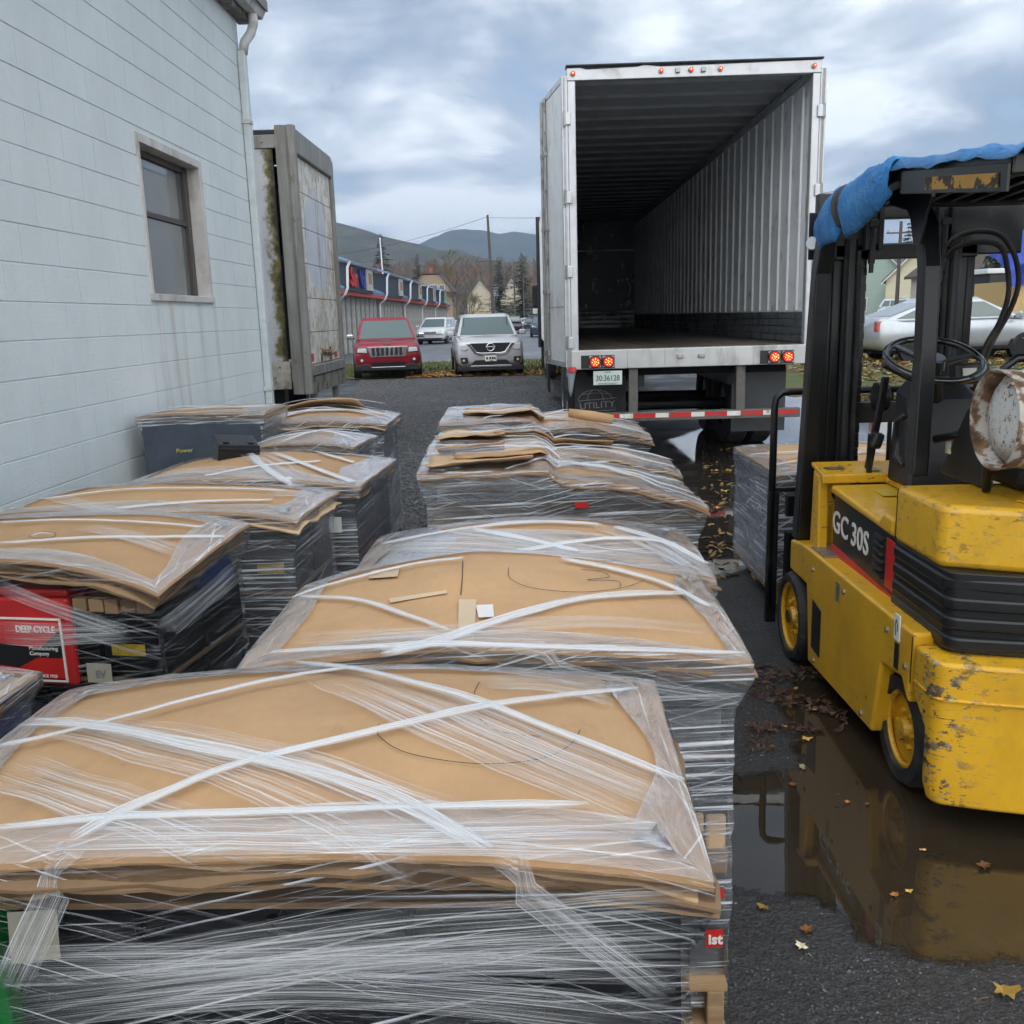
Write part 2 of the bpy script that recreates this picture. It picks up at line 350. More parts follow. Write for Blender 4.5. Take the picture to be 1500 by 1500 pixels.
def watermat(name, col, rough):
    m, nt, p, out = newmat(name); vec = coords(nt)
    c = ramp(nt, nz(nt, vec, 2.2, 6, .6), [(.3, tuple(k * .7 for k in col)), (.7, tuple(k * 1.25 for k in col))])
    c = mixc(nt, ramp(nt, nz(nt, vec, 24, 6, .7), [(.60, 0.0), (.72, .5)]), c, (.06, .042, .024))
    L(nt, c, p.inputs['Base Color']); p.inputs['Specular IOR Level'].default_value = .5; p.inputs['IOR'].default_value = 1.55
    L(nt, ramp(nt, nz(nt, vec, 1.1, 5), [(.45, rough), (.75, rough + .06)]), p.inputs['Roughness'])
    at = N(nt, 'ShaderNodeAttribute', attribute_name='fade')
    ed_ = math_(nt, 'ADD', at.outputs['Fac'], math_(nt, 'MULTIPLY_ADD', nz(nt, vec, 26, 6, .7), 1.1, -.55))
    L(nt, ramp(nt, ed_, [(.25, 0.0), (.62, 1.0)]), p.inputs['Alpha'])
    bump(nt, p, nz(nt, vec, 7, 3), .02, .01); return m
MUDDY = watermat('muddy_water', (.036, .027, .017), .006)
struct(blob([(.35, 3.13), (.62, 3.12), (.93, 3.15), (1.02, 3.45), (1.12, 3.9), (1.5, 4.15), (2.4, 4.0), (3.0, 3.2), (2.7, 2.3), (1.9, 2.05), (1.25, 2.11), (.95, 2.17),
             (.76, 2.36), (.56, 2.42), (.33, 2.6)], .004, 'puddle', MUDDY, .07, soft=.055))
WETM = watermat('rain_water', (.030, .027, .022), .03)
struct(blob([(.3, 7.2), (.75, 6.0), (1.15, 5.75), (1.7, 6.4), (2.6, 6.3), (3.8, 7.5), (5.6, 9.5), (7.8, 12.5), (9.2, 16), (8.4, 19.2), (5.2, 20.2), (3.4, 19.0), (3.2, 15), (1.9, 12.4), (.7, 10.6)],
            .004, 'puddle', WETM, .16, soft=.14))
# loose stones lying on the lot: nobody could count them
def scatter_stones():
    mb = MB(); r = random.Random(4)
    def stone(x, y, s):
        a = r.random() * 6.3; v = []
        for k in range(4): v.append((x + math.cos(a + k * PI/2) * s * r.uniform(.6, 1.1), y + math.sin(a + k * PI/2) * s * r.uniform(.6, 1.1), s * r.uniform(.05, .3)))
        v.append((x, y, s * r.uniform(.5, .9))); mb.add(v, [(0, 1, 4), (1, 2, 4), (2, 3, 4), (3, 0, 4)])
    for i in range(5200): stone(r.uniform(.35, 2.2), r.uniform(1.15, 2.15) , r.choice((.0025, .003, .004, .006)))
    for i in range(2500): stone(r.uniform(.45, 1.25), r.uniform(3.15, 5.6), r.choice((.003, .004, .006)))
    for i in range(34000):
        y = 7 + 20 * r.random() ** 1.1; stone(r.uniform(-1.4 - y * .13, .55), y, r.uniform(.010, .034))
    return mb
STONE = M('loose_stone', (.085, .085, .087), .6, var=.6, scale=30, dirt=((.3, .29, .27), .62, .66, 40))
struct(scatter_stones().build('gravel', STONE, fix=False), 'stuff')
# road, verge, bank
def roadmat():
    m, nt, p, out = newmat('wet_road'); vec = coords(nt)
    c = ramp(nt, nz(nt, vec, .5, 6), [(.3, (.085, .09, .096)), (.7, (.125, .13, .137))]); L(nt, c, p.inputs['Base Color'])
    L(nt, ramp(nt, nz(nt, coords(nt, 'Object', (.3, .05, 1)), 1, 4), [(.35, .30), (.65, .55)]), p.inputs['Roughness'])
    bump(nt, p, nz(nt, vec, 40, 3), .25, .01); return m
ROAD = roadmat()
struct(MB().add([(-60, 37, .008), (90, 37, .008), (90, 320, .008), (-60, 320, .008)], [(0, 1, 2, 3)]).build('road', ROAD))
LINE = M('road_marking_paint', (.62, .62, .6), .6, dirt=((.2, .2, .2), .45, .7, 6))
pm = MB()
for k in range(9): pm.add([(.95, 52 + k * 11, .013), (1.1, 52 + k * 11, .013), (1.1, 56 + k * 11, .013), (.95, 56 + k * 11, .013)], [(0, 1, 2, 3)])
pm.build('road_marking', LINE)['kind'] = 'structure'
def grassmat():
    m, nt, p, out = newmat('autumn_grass'); vec = coords(nt); f = nz(nt, vec, 3.2, 7, .7); g = nz(nt, vec, 26, 4, .7)
    c = ramp(nt, g, [(.3, (.035, .062, .013)), (.7, (.13, .19, .045))]); c = mixc(nt, ramp(nt, f, [(.47, 0.0), (.60, .85)]), c, (.20, .125, .05))
    L(nt, c, p.inputs['Base Color']); p.inputs['Roughness'].default_value = .8; bump(nt, p, g, .8, .05); return m
GRASS = grassmat()
def leafcol(name, c, per=.5): return M(name, c, .55, var=.3, scale=14, per=per, spec=.4)
LEAFS = [leafcol('brown_leaf', (.19, .085, .03)), leafcol('tan_leaf', (.42, .25, .09)), leafcol('yellow_leaf', (.55, .34, .06)), leafcol('orange_leaf', (.42, .16, .035)), leafcol('pale_leaf', (.58, .52, .36))]
struct(blob([(-3.4, 27.2), (-1.2, 26.9), (1.2, 26.8), (1.6, 30), (1.6, 36.5), (-4.0, 36.7), (-7, 36.6), (-7.2, 28)], .02, 'verge', GRASS, .25))
def bankz(x, y):
    t = max(0, min(1, (y - 17.6) / 3.6)) * max(0, min(1, (x - 5.2) / 2.0)); return .34 * t * t * (3 - 2 * t) + .002
bk = MB().grid(44, 36, lambda u, v: (5.0 + 32 * u, 16.8 + 17 * v, bankz(5 + 32*u, 16.8 + 17*v) + .03 * noise.noise(Vector((u * 30, v * 18, 0))) * min(1, v * 8)))
struct(bk.build('bank', GRASS, smooth=True))
def leaf_scatter(n, f, name, mat, seed, smin, smax):
    r = random.Random(seed); mb = MB()
    for i in range(n):
        x, y, z = f(r); s = r.uniform(smin, smax); a = r.random() * 6.3; t = r.uniform(.0, .5) * s
        p = [Vector((math.cos(a + k * 1.2566) * s * (1 if k % 2 else .6), math.sin(a + k * 1.2566) * s * (1 if k % 2 else .6), (t if k < 2 else 0))) for k in range(5)]
        mb.add([(x + q.x, y + q.y, z + q.z + .006) for q in p], [(0, 1, 2, 3, 4)])
    return struct(mb.build(name, mat, fix=False), 'stuff')
def fb(r):
    x = r.uniform(6.2, 26); y = r.uniform(18, 27); return x, y, bankz(x, y) + .02
for k, m in enumerate(LEAFS): leaf_scatter(1900, fb, 'leaf_litter', m, 30 + k, .045, .10)
for k, m in enumerate(LEAFS[:4]): leaf_scatter(420, lambda r: (r.uniform(-3.6, 1.6), 26.9 + 2.6 * r.random() ** 1.6, .025), 'leaf_litter', m, 50 + k, .05, .10)
blades = MB(); r_ = random.Random(9)
for i in range(9000):
    if i % 2: x = r_.uniform(-7, 1.6); y = r_.uniform(28, 36.4); z = .02
    else: x = r_.uniform(6.5, 24); y = r_.uniform(18.5, 28); z = bankz(x, y)
    h = r_.uniform(.04, .13); a = r_.random() * 6.3
    blades.add([(x, y, z), (x + math.cos(a) * .03, y + math.sin(a) * .03, z), (x + r_.uniform(-.04, .04), y + r_.uniform(-.04, .04), z + h)], [(0, 1, 2)])
struct(blades.build('grass', GRASS, fix=False), 'stuff')

# ================================================================== white block building
def paintwall():
    m, nt, p, out = newmat('painted_block'); vec = coords(nt, 'Object'); g = N(nt, 'ShaderNodeNewGeometry')
    wp = N(nt, 'ShaderNodeMapping'); wp.inputs['Scale'].default_value = (1, 1.6, .9); L(nt, g.outputs['Position'], wp.inputs[0])
    f = nz(nt, wp.outputs[0], 1.4, 7, .65); c = ramp(nt, f, [(.32, (.66, .715, .72)), (.66, (.74, .80, .80))])
    sp = N(nt, 'ShaderNodeSeparateXYZ'); L(nt, g.outputs['Position'], sp.inputs[0])
    dr = nz(nt, wp.outputs[0], 3.0, 8, .7); c = mixc(nt, ramp(nt, dr, [(.60, 0.0), (.82, .28)]), c, (.38, .37, .33))
    # rust runs below the window sill
    st = N(nt, 'ShaderNodeMapping'); st.inputs['Scale'].default_value = (1, 9, .35); L(nt, g.outputs['Position'], st.inputs[0])
    run = ramp(nt, nz(nt, st.outputs[0], 1.0, 5, .6), [(.52, 0.0), (.68, .38)])
    zy = math_(nt, 'MULTIPLY', math_(nt, 'LESS_THAN', math_(nt, 'ABSOLUTE', math_(nt, 'ADD', sp.outputs[1], -7.28)), .75),
               math_(nt, 'MULTIPLY', math_(nt, 'LESS_THAN', sp.outputs[2], 1.83), math_(nt, 'GREATER_THAN', sp.outputs[2], .9)))
    c = mixc(nt, math_(nt, 'MULTIPLY', run, zy), c, (.42, .36, .27))
    L(nt, c, p.inputs['Base Color']); p.inputs['Roughness'].default_value = .62; p.inputs['Specular IOR Level'].default_value = .35
    pg = N(nt, 'ShaderNodeMapping'); L(nt, g.outputs['Position'], pg.inputs[0])
    bump(nt, p, math_(nt, 'ADD', nz(nt, pg.outputs[0], 60, 6, .75), math_(nt, 'MULTIPLY', nz(nt, pg.outputs[0], 9, 4), .5)), .7, .008); return m
BLOCKP = paintwall()
WX = -2.65
bld = root('block_building', 'white painted concrete block building with one window and a downspout', 'building', (WX, 5, 0))
# core behind the blocks, with the window opening left free
WY0, WY1, WZ0, WZ1 = 6.69, 7.89, 1.87, 2.93
core = MB()
for (y0, y1, z0, z1) in ((-3, WY0, 0, 4.55), (WY1, 9.34, 0, 4.55), (WY0, WY1, 0, WZ0), (WY0, WY1, WZ1, 4.55)):
    core.box(WX - .2, WX - .006, y0, y1, z0, z1)
core.box(WX - 6, WX - .2, 9.14, 9.34, 0, 4.55)
core.build('wall_core', BLOCKP, bld, world=True)
MB().box(WX - 1.6, WX - 1.5, 5.8, 8.8, 0, 4.4).build('inner_partition', M('dim_interior', (.10, .10, .09), .9), bld, world=True)
def blockmesh():
    mb = MB(); c = .004; a = [(0, c, c), (0, 1 - c, c), (0, 1 - c, 1 - c), (0, c, 1 - c)]
    return mb
def block(mb, y0, y1, z0, z1, dx):
    c = .0026; x0 = WX - .02; x1 = WX - .003 + dx; x2 = WX + dx
    mb.loft([[(x0, y0, z0), (x0, y1, z0), (x0, y1, z1), (x0, y0, z1)], [(x1, y0, z0), (x1, y1, z0), (x1, y1, z1), (x1, y0, z1)],
             [(x2, y0 + .0006, z0 + c), (x2, y1 - .0006, z0 + c), (x2, y1 - .0006, z1 - c), (x2, y0 + .0006, z1 - c)]], caps=True)
rest = MB(); rb = random.Random(2); nblk = 0; shared = {}
for i in range(22):
    z0 = i * .2 + .0014; z1 = z0 + .1972; y = -3.0 + (.2 if i % 2 else 0)
    while y < 9.33:
        y0 = max(y, -3); y1 = min(y + .4, 9.335); dx = rb.uniform(-.0005, .0005); spans = [(y0 + .0002, y1 - .0002)]
        if z1 > 1.84 and z0 < 2.95:
            spans = [(a, b) for a, b in ((y0 + .0008, min(y1 - .0008, 6.66)), (max(y0 + .0008, 7.93), y1 - .0008)) if b - a > .02]
        for a, b in spans:
            if a < 4.35: block(rest, a, b, z0, z1, dx)
            else:
                key = round(b - a, 3)
                if key not in shared:
                    mb = MB(); h = (b - a); s0 = MB(); block(s0, -h/2, h/2, -.0975, .0975, 0); s0.v = [(v[0] - WX, v[1], v[2]) for v in s0.v]
                    shared[key] = s0.mesh('block', BLOCKP)
                inst(shared[key], bld, (dx, (a + b) / 2 - 5, (z0 + z1) / 2), (rb.uniform(-.001, .001), 0, rb.uniform(-.0012, .0012)), name='block'); nblk += 1
        y += .4
struct(rest.build('block_courses', BLOCKP, bld, world=True), 'stuff')
# window: casing, sill, sash, panes
CASING = M('window_casing_paint', (.56, .55, .53), .5, dirt=((.24, .16, .11), .50, .78, 5, (1, 1, .5)))
BRONZE = M('brown_sash', (.075, .062, .058), .5)
win = bpy.data.objects.new('window', None); COL.objects.link(win); win.parent = bld; win.location = (0, 2.28, 0)
def wpart(nm, mat, y0, y1, z0, z1, x0, x1, bv=.004):
    return MB().box(WX + x0, WX + x1, y0, y1, z0, z1).build(nm, mat, win, bevel=bv, world=True)
wpart('casing', CASING, 6.655, 6.70, 1.86, 2.96, -.16, .012); wpart('casing', CASING, 7.88, 7.94, 1.86, 2.96, -.16, .012)
wpart('casing', CASING, 6.703, 7.877, 2.90, 2.96, -.16, .012)
wpart('sill', CASING, 6.64, 7.955, 1.835, 1.885, -.16, .022)
wpart('sash', BRONZE, 6.702, 6.73, 1.888, 2.898, -.15, -.10); wpart('sash', BRONZE, 7.80, 7.878, 1.888, 2.898, -.15, -.09)
wpart('sash', BRONZE, 6.732, 7.798, 2.855, 2.898, -.15, -.10); wpart('muntin', BRONZE, 6.732, 7.798, 2.44, 2.48, -.15, -.10)
wpart('pane', GLASSB, 6.732, 7.798, 2.483, 2.853, -.135, -.125, 0); wpart('pane', GLASSB, 6.732, 7.798, 1.888, 2.438, -.132, -.122, 0)
wpart('inner_blind', M('inner_blind_fabric', (.4, .4, .36), .8), 6.75, 7.6, 2.12, 2.2, -.3, -.28, 0)
# eave, gutter, downspout
GUTTER = M('gutter_paint', (.60, .61, .60), .45, dirt=((.2, .19, .17), .5, .8, 6))
EAVE = M('weathered_eave', (.16, .145, .13), .8, var=.4, scale=10, dirt=((.4, .38, .35), .5, .65, 9))
MB().prism([(WX - 6, 5.95), (WX - 6, 6.07), (WX + .26, 4.62), (WX + .26, 4.53)], 'y', -3, 9.5).build('roof', M('roof_sheet', (.2, .19, .18), .6), bld, world=True)
MB().box(WX - .02, WX + .10, -3, 9.47, 4.42, 4.56).build('fascia', EAVE, bld, world=True)
MB().prism([(WX + .11, 4.60), (WX + .11, 4.47), (WX + .2, 4.47), (WX + .235, 4.54), (WX + .245, 4.6), (WX + .225, 4.6), (WX + .215, 4.56), (WX + .125, 4.56), (WX + .125, 4.6)], 'y', -3, 9.52).build('gutter', GUTTER, bld, world=True, bevel=.004)
dsp = [(WX + .16, 9.32, 4.48), (WX + .16, 9.32, 4.38), (WX + .13, 9.32, 4.30), (WX + .07, 9.30, 4.22), (WX + .05, 9.29, 4.12)]
MB().tube(dsp, .043, 10).build('downspout_elbow', GUTTER, bld, world=True, smooth=True)
MB().box(WX + .004, WX + .075, 9.245, 9.335, .12, 4.14).build('downspout', M('downspout_paint', (.56, .61, .62), .45, dirt=((.3, .3, .27), .58, .8, 5)), bld, world=True, bevel=.012)
for z in (1.0, 3.5): MB().box(WX + .001, WX + .081, 9.232, 9.34, z, z + .035).build('downspout_strap', GUTTER, bld, world=True, bevel=.003)

# ================================================================== old parked trailer behind the building corner
def grimy(name, col, moss):
    m, nt, p, out = newmat(name); vec = coords(nt); st = coords(nt, 'Object', (3, 3, .35))
    c = ramp(nt, nz(nt, vec, 2.2, 7), [(.3, tuple(k * .78 for k in col)), (.7, tuple(k * 1.1 for k in col))])
    c = mixc(nt, ramp(nt, nz(nt, st, 2.5, 8, .7), [(.46, 0.0), (.68, .85)]), c, (.11, .10, .08))
    c = mixc(nt, ramp(nt, nz(nt, vec, 5.5, 8, .7), [(.60, 0.0), (.68, .8)]), c, moss)
    L(nt, c, p.inputs['Base Color']); p.inputs['Roughness'].default_value = .6; bump(nt, p, nz(nt, vec, 20, 6), .3, .01); return m
GRIME = grimy('grimy_grey_paint', (.42, .42, .41), (.10, .10, .03))
GRIMEP = grimy('weathered_post', (.25, .25, .235), (.09, .085, .045))
def sidemat():
    m, nt, p, out = newmat('mossy_side_sheet'); vec = coords(nt); sp = N(nt, 'ShaderNodeSeparateXYZ'); L(nt, vec, sp.inputs[0])
    c = ramp(nt, nz(nt, coords(nt, 'Object', (1, 1, .5)), 2.2, 7, .6), [(.3, (.36, .37, .39)), (.7, (.52, .53, .55))])
    edge = math_(nt, 'ADD', sp.outputs[0], math_(nt, 'MULTIPLY', nz(nt, vec, 5, 7, .7), .52))      # moss creeping in from the corner post seam
    c = mixc(nt, ramp(nt, edge, [(-.10, 0.0), (.0, 1.0)]) if False else ramp(nt, edge, [(.02, 0.0), (.10, 1.0)]), c, (.115, .10, .028))
    c = mixc(nt, ramp(nt, edge, [(.12, 0.0), (.17, 1.0)]), c, (.018, .015, .008))
    L(nt, c, p.inputs['Base Color']); p.inputs['Roughness'].default_value = .6; bump(nt, p, nz(nt, vec, 14, 6), .25, .01); return m
OX, OY0, OY1 = -2.9, 12.4, 14.7
old = root('parked_trailer', 'old grey box trailer with mossy side and rusty peeling roll-up door beside the block building', 'trailer', (OX, OY0, 0))
MB().box(-9.0, -.30, 0.0, .04, 1.35, 3.60).build('side_sheet', sidemat(), old).location = (0, 0, 0)
ss = old.children[0]
for v in ss.data.vertices: v.co.x += .22
ss.location = (-.22, 0, 0)
MB().box(-9, -.04, 2.44, 2.48, 1.3, 3.72).build('far_side_sheet', GRIME, old)
MB().box(-9, -.12, -.005, 2.485, 3.74, 3.79).build('roof', BLACK, old, bevel=.01)
MB().box(-9, -.25, -.02, .03, 3.60, 3.738).build('top_rail', GRIMEP, old, bevel=.008)
MB().prism([(-.25, -.03), (-.25, .04), (-.20, .06), (-.18, .0), (-.14, .0), (-.10, .07), (-.02, .085), (0, .07), (0, -.03), (-.08, -.05), (-.12, -.005), (-.17, -.035)], 'z', .98, 3.83).build('corner_post', GRIMEP, old, bevel=.006)
MB().box(-.14, .0, 2.36, 2.50, 1.0, 3.76).build('corner_post', GRIMEP, old, bevel=.01)
MB().box(-.10, .005, .10, 2.36, 3.55, 3.80).build('door_header', GRIMEP, old, bevel=.015)
def doormat():
    m, nt, p, out = newmat('peeling_rollup_door'); vec = coords(nt); st = coords(nt, 'Object', (1, 6, .25))
    c = ramp(nt, nz(nt, vec, 2.4, 6), [(.3, (.58, .58, .57)), (.7, (.74, .73, .70))])
    sp = N(nt, 'ShaderNodeSeparateXYZ'); L(nt, vec, sp.inputs[0])                      # ghost of a removed round emblem
    ey = math_(nt, 'DIVIDE', math_(nt, 'ADD', sp.outputs[1], -1.18), .86); ez = math_(nt, 'DIVIDE', math_(nt, 'ADD', sp.outputs[2], -2.68), .60)
    rr = math_(nt, 'ADD', math_(nt, 'MULTIPLY', ey, ey), math_(nt, 'MULTIPLY', ez, ez))
    inside = ramp(nt, math_(nt, 'ADD', rr, math_(nt, 'MULTIPLY', nz(nt, vec, 9, 5), .25)), [(.98, 1.0), (1.06, 0.0)])
    peel = ramp(nt, nz(nt, vec, 7, 9, .72), [(.50, 0.0), (.545, 1.0)])
    c = mixc(nt, math_(nt, 'MULTIPLY', peel, .7), c, (.36, .32, .26))
    c = mixc(nt, inside, c, ramp(nt, nz(nt, vec, 3, 5), [(.3, (.46, .50, .55)), (.7, (.60, .63, .66))]))
    ring = ramp(nt, rr, [(.86, 0.0), (1.0, 1.0)]); ring = math_(nt, 'MULTIPLY', ring, ramp(nt, rr, [(1.35, 1.0), (1.8, 0.0)]))
    c = mixc(nt, math_(nt, 'MULTIPLY', math_(nt, 'MULTIPLY', ring, peel), .8), c, (.50, .44, .30))
    rust = ramp(nt, nz(nt, st, 2.6, 7, .68), [(.545, 0.0), (.62, 1.0)])
    low = ramp(nt, sp.outputs[2], [(0.0, 1.0), (1.0, 1.0)])
    c = mixc(nt, math_(nt, 'MULTIPLY', rust, .8), c, (.17, .085, .035))
    L(nt, c, p.inputs['Base Color']); p.inputs['Roughness'].default_value = .55; bump(nt, p, peel, .25, .004); return m
RDOOR = doormat()
door = bpy.data.objects.new('roll_up_door', None); COL.objects.link(door); door.parent = old
zs = [1.30, 1.66, 2.04, 2.42, 2.80, 3.18, 3.55]
for a, b in zip(zs, zs[1:]): MB().box(-.085, -.05, .12, 2.36, a + .003, b - .003).build('door_slat', RDOOR, door, bevel=.004)
RUST = M('rust', (.16, .07, .03), .85, var=.5, scale=20, bmp=.4, dirt=((.42, .36, .28), .5, .6, 9))
for y in (.9, 1.55): MB().box(-.055, -.03, y, y + .06, 1.31, 1.47).build('latch_plate', RUST, door, bevel=.004)
MB().cyl((-.05, 1.02, 1.42), (-.02, 1.62, 1.40), .035, n=8).build('latch_bar', RUST, door)
MB().box(-.049, -.044, .2, .42, 1.33, 1.42).build('reflector', RED, door); MB().box(-.049, -.044, 1.9, 2.1, 1.33, 1.40).build('reflector', RED, door)
MB().box(-.14, .03, .10, 2.36, 1.18, 1.295).build('sill', GRIMEP, old, bevel=.01)
MB().box(-.10, .01, .12, 2.36, .98, 1.17).build('sill_plate', M('stained_plate', (.22, .215, .19), .7, dirt=((.10, .09, .06), .45, .6, 5)), old)
for y in (.35, 1.9): MB().box(-.12, -.03, y, y + .09, .5, .98).build('bumper_leg', GRIMEP, old, bevel=.005)
MB().box(-.12, -.02, .28, 2.12, .46, .56).build('bumper_bar', GRIMEP, old, bevel=.01)
MB().box(-9, -.28, .0, .06, 1.04, 1.35).build('bottom_rail', M('rail_sheet', (.40, .38, .33), .5, dirt=((.12, .1, .07), .48, .7, 4)), old, bevel=.006)
rv = MB().cyl((0, 0, 0), (0, -.012, 0), .017, .012, 8).mesh('rivet', STEEL)
for i in range(5):
    for j in range(2): inst(rv, old, (-.72 + .05 * i + (.03 if i > 1 else 0), 0, 1.12 + .05 * j), name='rivet')
for x in (-.42, -.62): inst(rv, old, (x, -.02, 3.67), name='rivet'); inst(rv, old, (x, 0, 1.29), name='rivet')
MB().box(-8.6, -.5, .5, .7, .75, 1.04).box(-8.6, -.5, 1.8, 2.0, .75, 1.04).build('chassis_rails', BLACK, old)
tyre_ = MB().cyl((0, -.13, 0), (0, .13, 0), .5, n=28).mesh('wheel', BLACKR, smooth=False)
for x in (-1.9, -3.1):
    for y in (.25, 2.25): inst(tyre_, old, (x, y, .80), scale=(1, 1.07, .843), name='wheel')
old.scale = (1, .93, 1.186); old.location = (OX, OY0, -.442)
# ================================================================== open semi-trailer
TW, TL, TF, TT = 2.58, 15.6, 1.28, 4.10
tr = root('semi_trailer', 'open white semi-trailer with empty ribbed interior and red marker lamps', 'trailer', (.445, 10.15, 0), .007)
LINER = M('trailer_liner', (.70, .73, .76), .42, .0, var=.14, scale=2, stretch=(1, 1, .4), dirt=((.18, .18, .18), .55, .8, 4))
LINERD = M('scuffed_kick_plate', (.20, .22, .24), .4, .5, var=.3, stretch=(1, 1, 5), dirt=((.07, .07, .07), .48, .7, 3))
SKIN = M('white_trailer_skin', (.74, .76, .77), .35, .1, var=.06, dirt=((.42, .40, .37), .55, .85, 2))
DOORP = M('trailer_door_paint', (.70, .715, .71), .4, var=.08, dirt=((.30, .28, .25), .55, .8, 3, (1, 1, .5)))
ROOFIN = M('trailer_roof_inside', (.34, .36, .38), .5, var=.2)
for x0, x1, nm in ((0, .03, 'side_skin'), (TW - .03, TW, 'side_skin')):
    MB().box(x0, x1, .1, TL, 1.05, TT - .02).build(nm, SKIN, tr)
# outside ribs of the near skin, and posts of the lining
rib = MB().box(-.012, 0, -.02, .02, 1.1, TT - .1).mesh('skin_rib', SKIN)
k = 1.4
while k < TL: inst(rib, tr, (0, k, 0), name='skin_rib'); inst(rib, tr, (TW + .012, k, 0), name='skin_rib'); k += .62
post = MB().prism([(0, -.028), (0, .028), (-.022, .018), (-.022, -.018)], 'z', 0, 2.30).mesh('wall_post', LINER)
y = .42; i = 0
while y < TL - .1:
    inst(post, tr, (TW - .048, y, 1.64), name='wall_post'); inst(post, tr, (.048, y, 1.64), (0, 0, PI), name='wall_post'); y += .405
for x0, x1 in ((.031, .045), (TW - .045, TW - .031)):
    yy = .1
    while yy < TL - .2:
        MB().box(x0, x1, yy + .002, min(yy + 2.43, TL) - .002, 1.62, 3.97).build('liner_panel', LINER, tr); yy += 2.43
for x0, x1 in ((.031, .062), (TW - .062, TW - .031)):
    for j in range(4): MB().box(x0, x1, .1, TL - .05, TF + .004 + j * .086, TF + .084 + j * .086).build('kick_rail', LINERD, tr, bevel=.012)
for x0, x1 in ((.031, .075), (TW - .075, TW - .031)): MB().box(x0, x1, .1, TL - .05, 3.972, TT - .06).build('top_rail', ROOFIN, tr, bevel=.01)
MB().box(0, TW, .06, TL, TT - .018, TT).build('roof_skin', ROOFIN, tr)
bow = MB().prism([(-.05, 0), (-.02, -.03), (.02, -.03), (.05, 0)], 'x', .076, TW - .076).mesh('roof_bow', ROOFIN)
y = .55
while y < TL: inst(bow, tr, (0, y, TT - .02), name='roof_bow'); y += .61
PLANK = M('oily_floor_plank', (.10, .085, .07), .36, var=.4, scale=2, stretch=(8, .6, 1), per=.25, dirt=((.15, .13, .11), .60, .75, 5))
pl = MB().box(0, .198, 0, TL - .1, 0, .035).mesh('floor_board', PLANK)
for i in range(12): inst(pl, tr, (.066 + i * .2045, .06, TF - .035 + (i % 3) * .0012), name='floor_board')
MB().box(.05, TW - .05, .1, TL, TF - .16, TF - .045).build('floor_frame', BLACK, tr)
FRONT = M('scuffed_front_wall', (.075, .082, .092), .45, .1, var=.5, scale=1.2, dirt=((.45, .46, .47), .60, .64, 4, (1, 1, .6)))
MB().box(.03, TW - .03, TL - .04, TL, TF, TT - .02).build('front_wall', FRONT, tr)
MB().box(.06, TW - .06, TL - .07, TL - .042, 3.30, 3.33).build('front_batten', LINER, tr)
for j in range(4): MB().box(.06, TW - .06, TL - .08, TL - .042, TF + .01 + j * .12, TF + .11 + j * .12).build('front_kick_rail', LINERD, tr, bevel=.015)
# rear frame
hd = MB()
hp = [(.0, TT - .115), (TW, TT - .115), (TW, TT + .012), (1.6, TT + .0), (.95, TT - .005), (.78, TT + .018), (.72, TT - .0), (.2, TT - .012), (.13, TT + .008), (0, TT + .006)]
hd.prism(hp, 'y', 0, .09).build('rear_header', ALU, tr, bevel=.006)
MB().box(-.012, TW + .012, -.03, .12, TT + .014, TT + .03).build('roof_edge', BLACK, tr, bevel=.004)
for x0, x1 in ((0, .085), (TW - .085, TW)): MB().box(x0, x1, 0, .11, 1.08, TT - .117).build('rear_post', ALU, tr, bevel=.012)
def lamp(parent, x, z, r, y=-.004, diodes=0):
    b = MB().cyl((x, y, z), (x, y - .02, z), r * 1.28, r * 1.2, 20).build('lamp_bezel', BLACK if diodes else STEEL, parent)
    q = MB().cyl((x, y - .018, z), (x, y - .034, z), r, r * .85, 20).build('lamp', REDLAMP, parent)
    if diodes:
        for ring, n in ((.62, 7), (.22, 3)):
            for k in range(n):
                a = 2 * PI * k / n + ring
                MB().cyl((x + math.cos(a) * r * ring, y - .03, z + math.sin(a) * r * ring), (x + math.cos(a) * r * ring, y - .038, z + math.sin(a) * r * ring), r * .1, n=6).build('diode', REDHOT, q)
    else: MB().cyl((x, y - .03, z), (x, y - .038, z), r * .3, n=8).build('diode', REDHOT, q)
for x in (.06, .955, 1.255, 1.555, TW - .08): lamp(tr, x, TT - .05, .021)
for x in (1.10, 1.36): MB().box(x, x + .045, -.03, -.002, TT - .075, TT - .03).build('latch_keeper', STEEL, tr, bevel=.004)
MB().box(0, TW, -.05, .09, 1.075, TF - .002).build('rear_sill', M('sill_aluminium', (.50, .51, .51), .42, .45, var=.12, scale=3, dirt=((.22, .21, .19), .52, .76, 4, (1, 1, .3))), tr, bevel=.008)
for sx in (.105, 2.02):
    box = MB().box(sx, sx + .36, -.056, -.049, 1.085, 1.225).build('lamp_recess', BLACK, tr)
    for k in (0, 1):
        MB().box(sx + .085 + k * .142, sx + .215 + k * .142, -.066, -.0565, 1.092, 1.218).build('lamp_plate', STEEL, tr, bevel=.02, seg=3)
        lamp(tr, sx + .15 + k * .142, 1.155, .053, -.066, 1)
for x in (1.13, 1.36): MB().box(x, x + .07, -.075, -.05, 1.17, 1.21).build('latch_keeper', STEEL, tr, bevel=.006)
for k in (.6, 1.0, 1.6, 1.95): MB().box(k, k + .006, -.0515, -.0495, 1.08, 1.27).build('weld_seam', STEEL, tr)
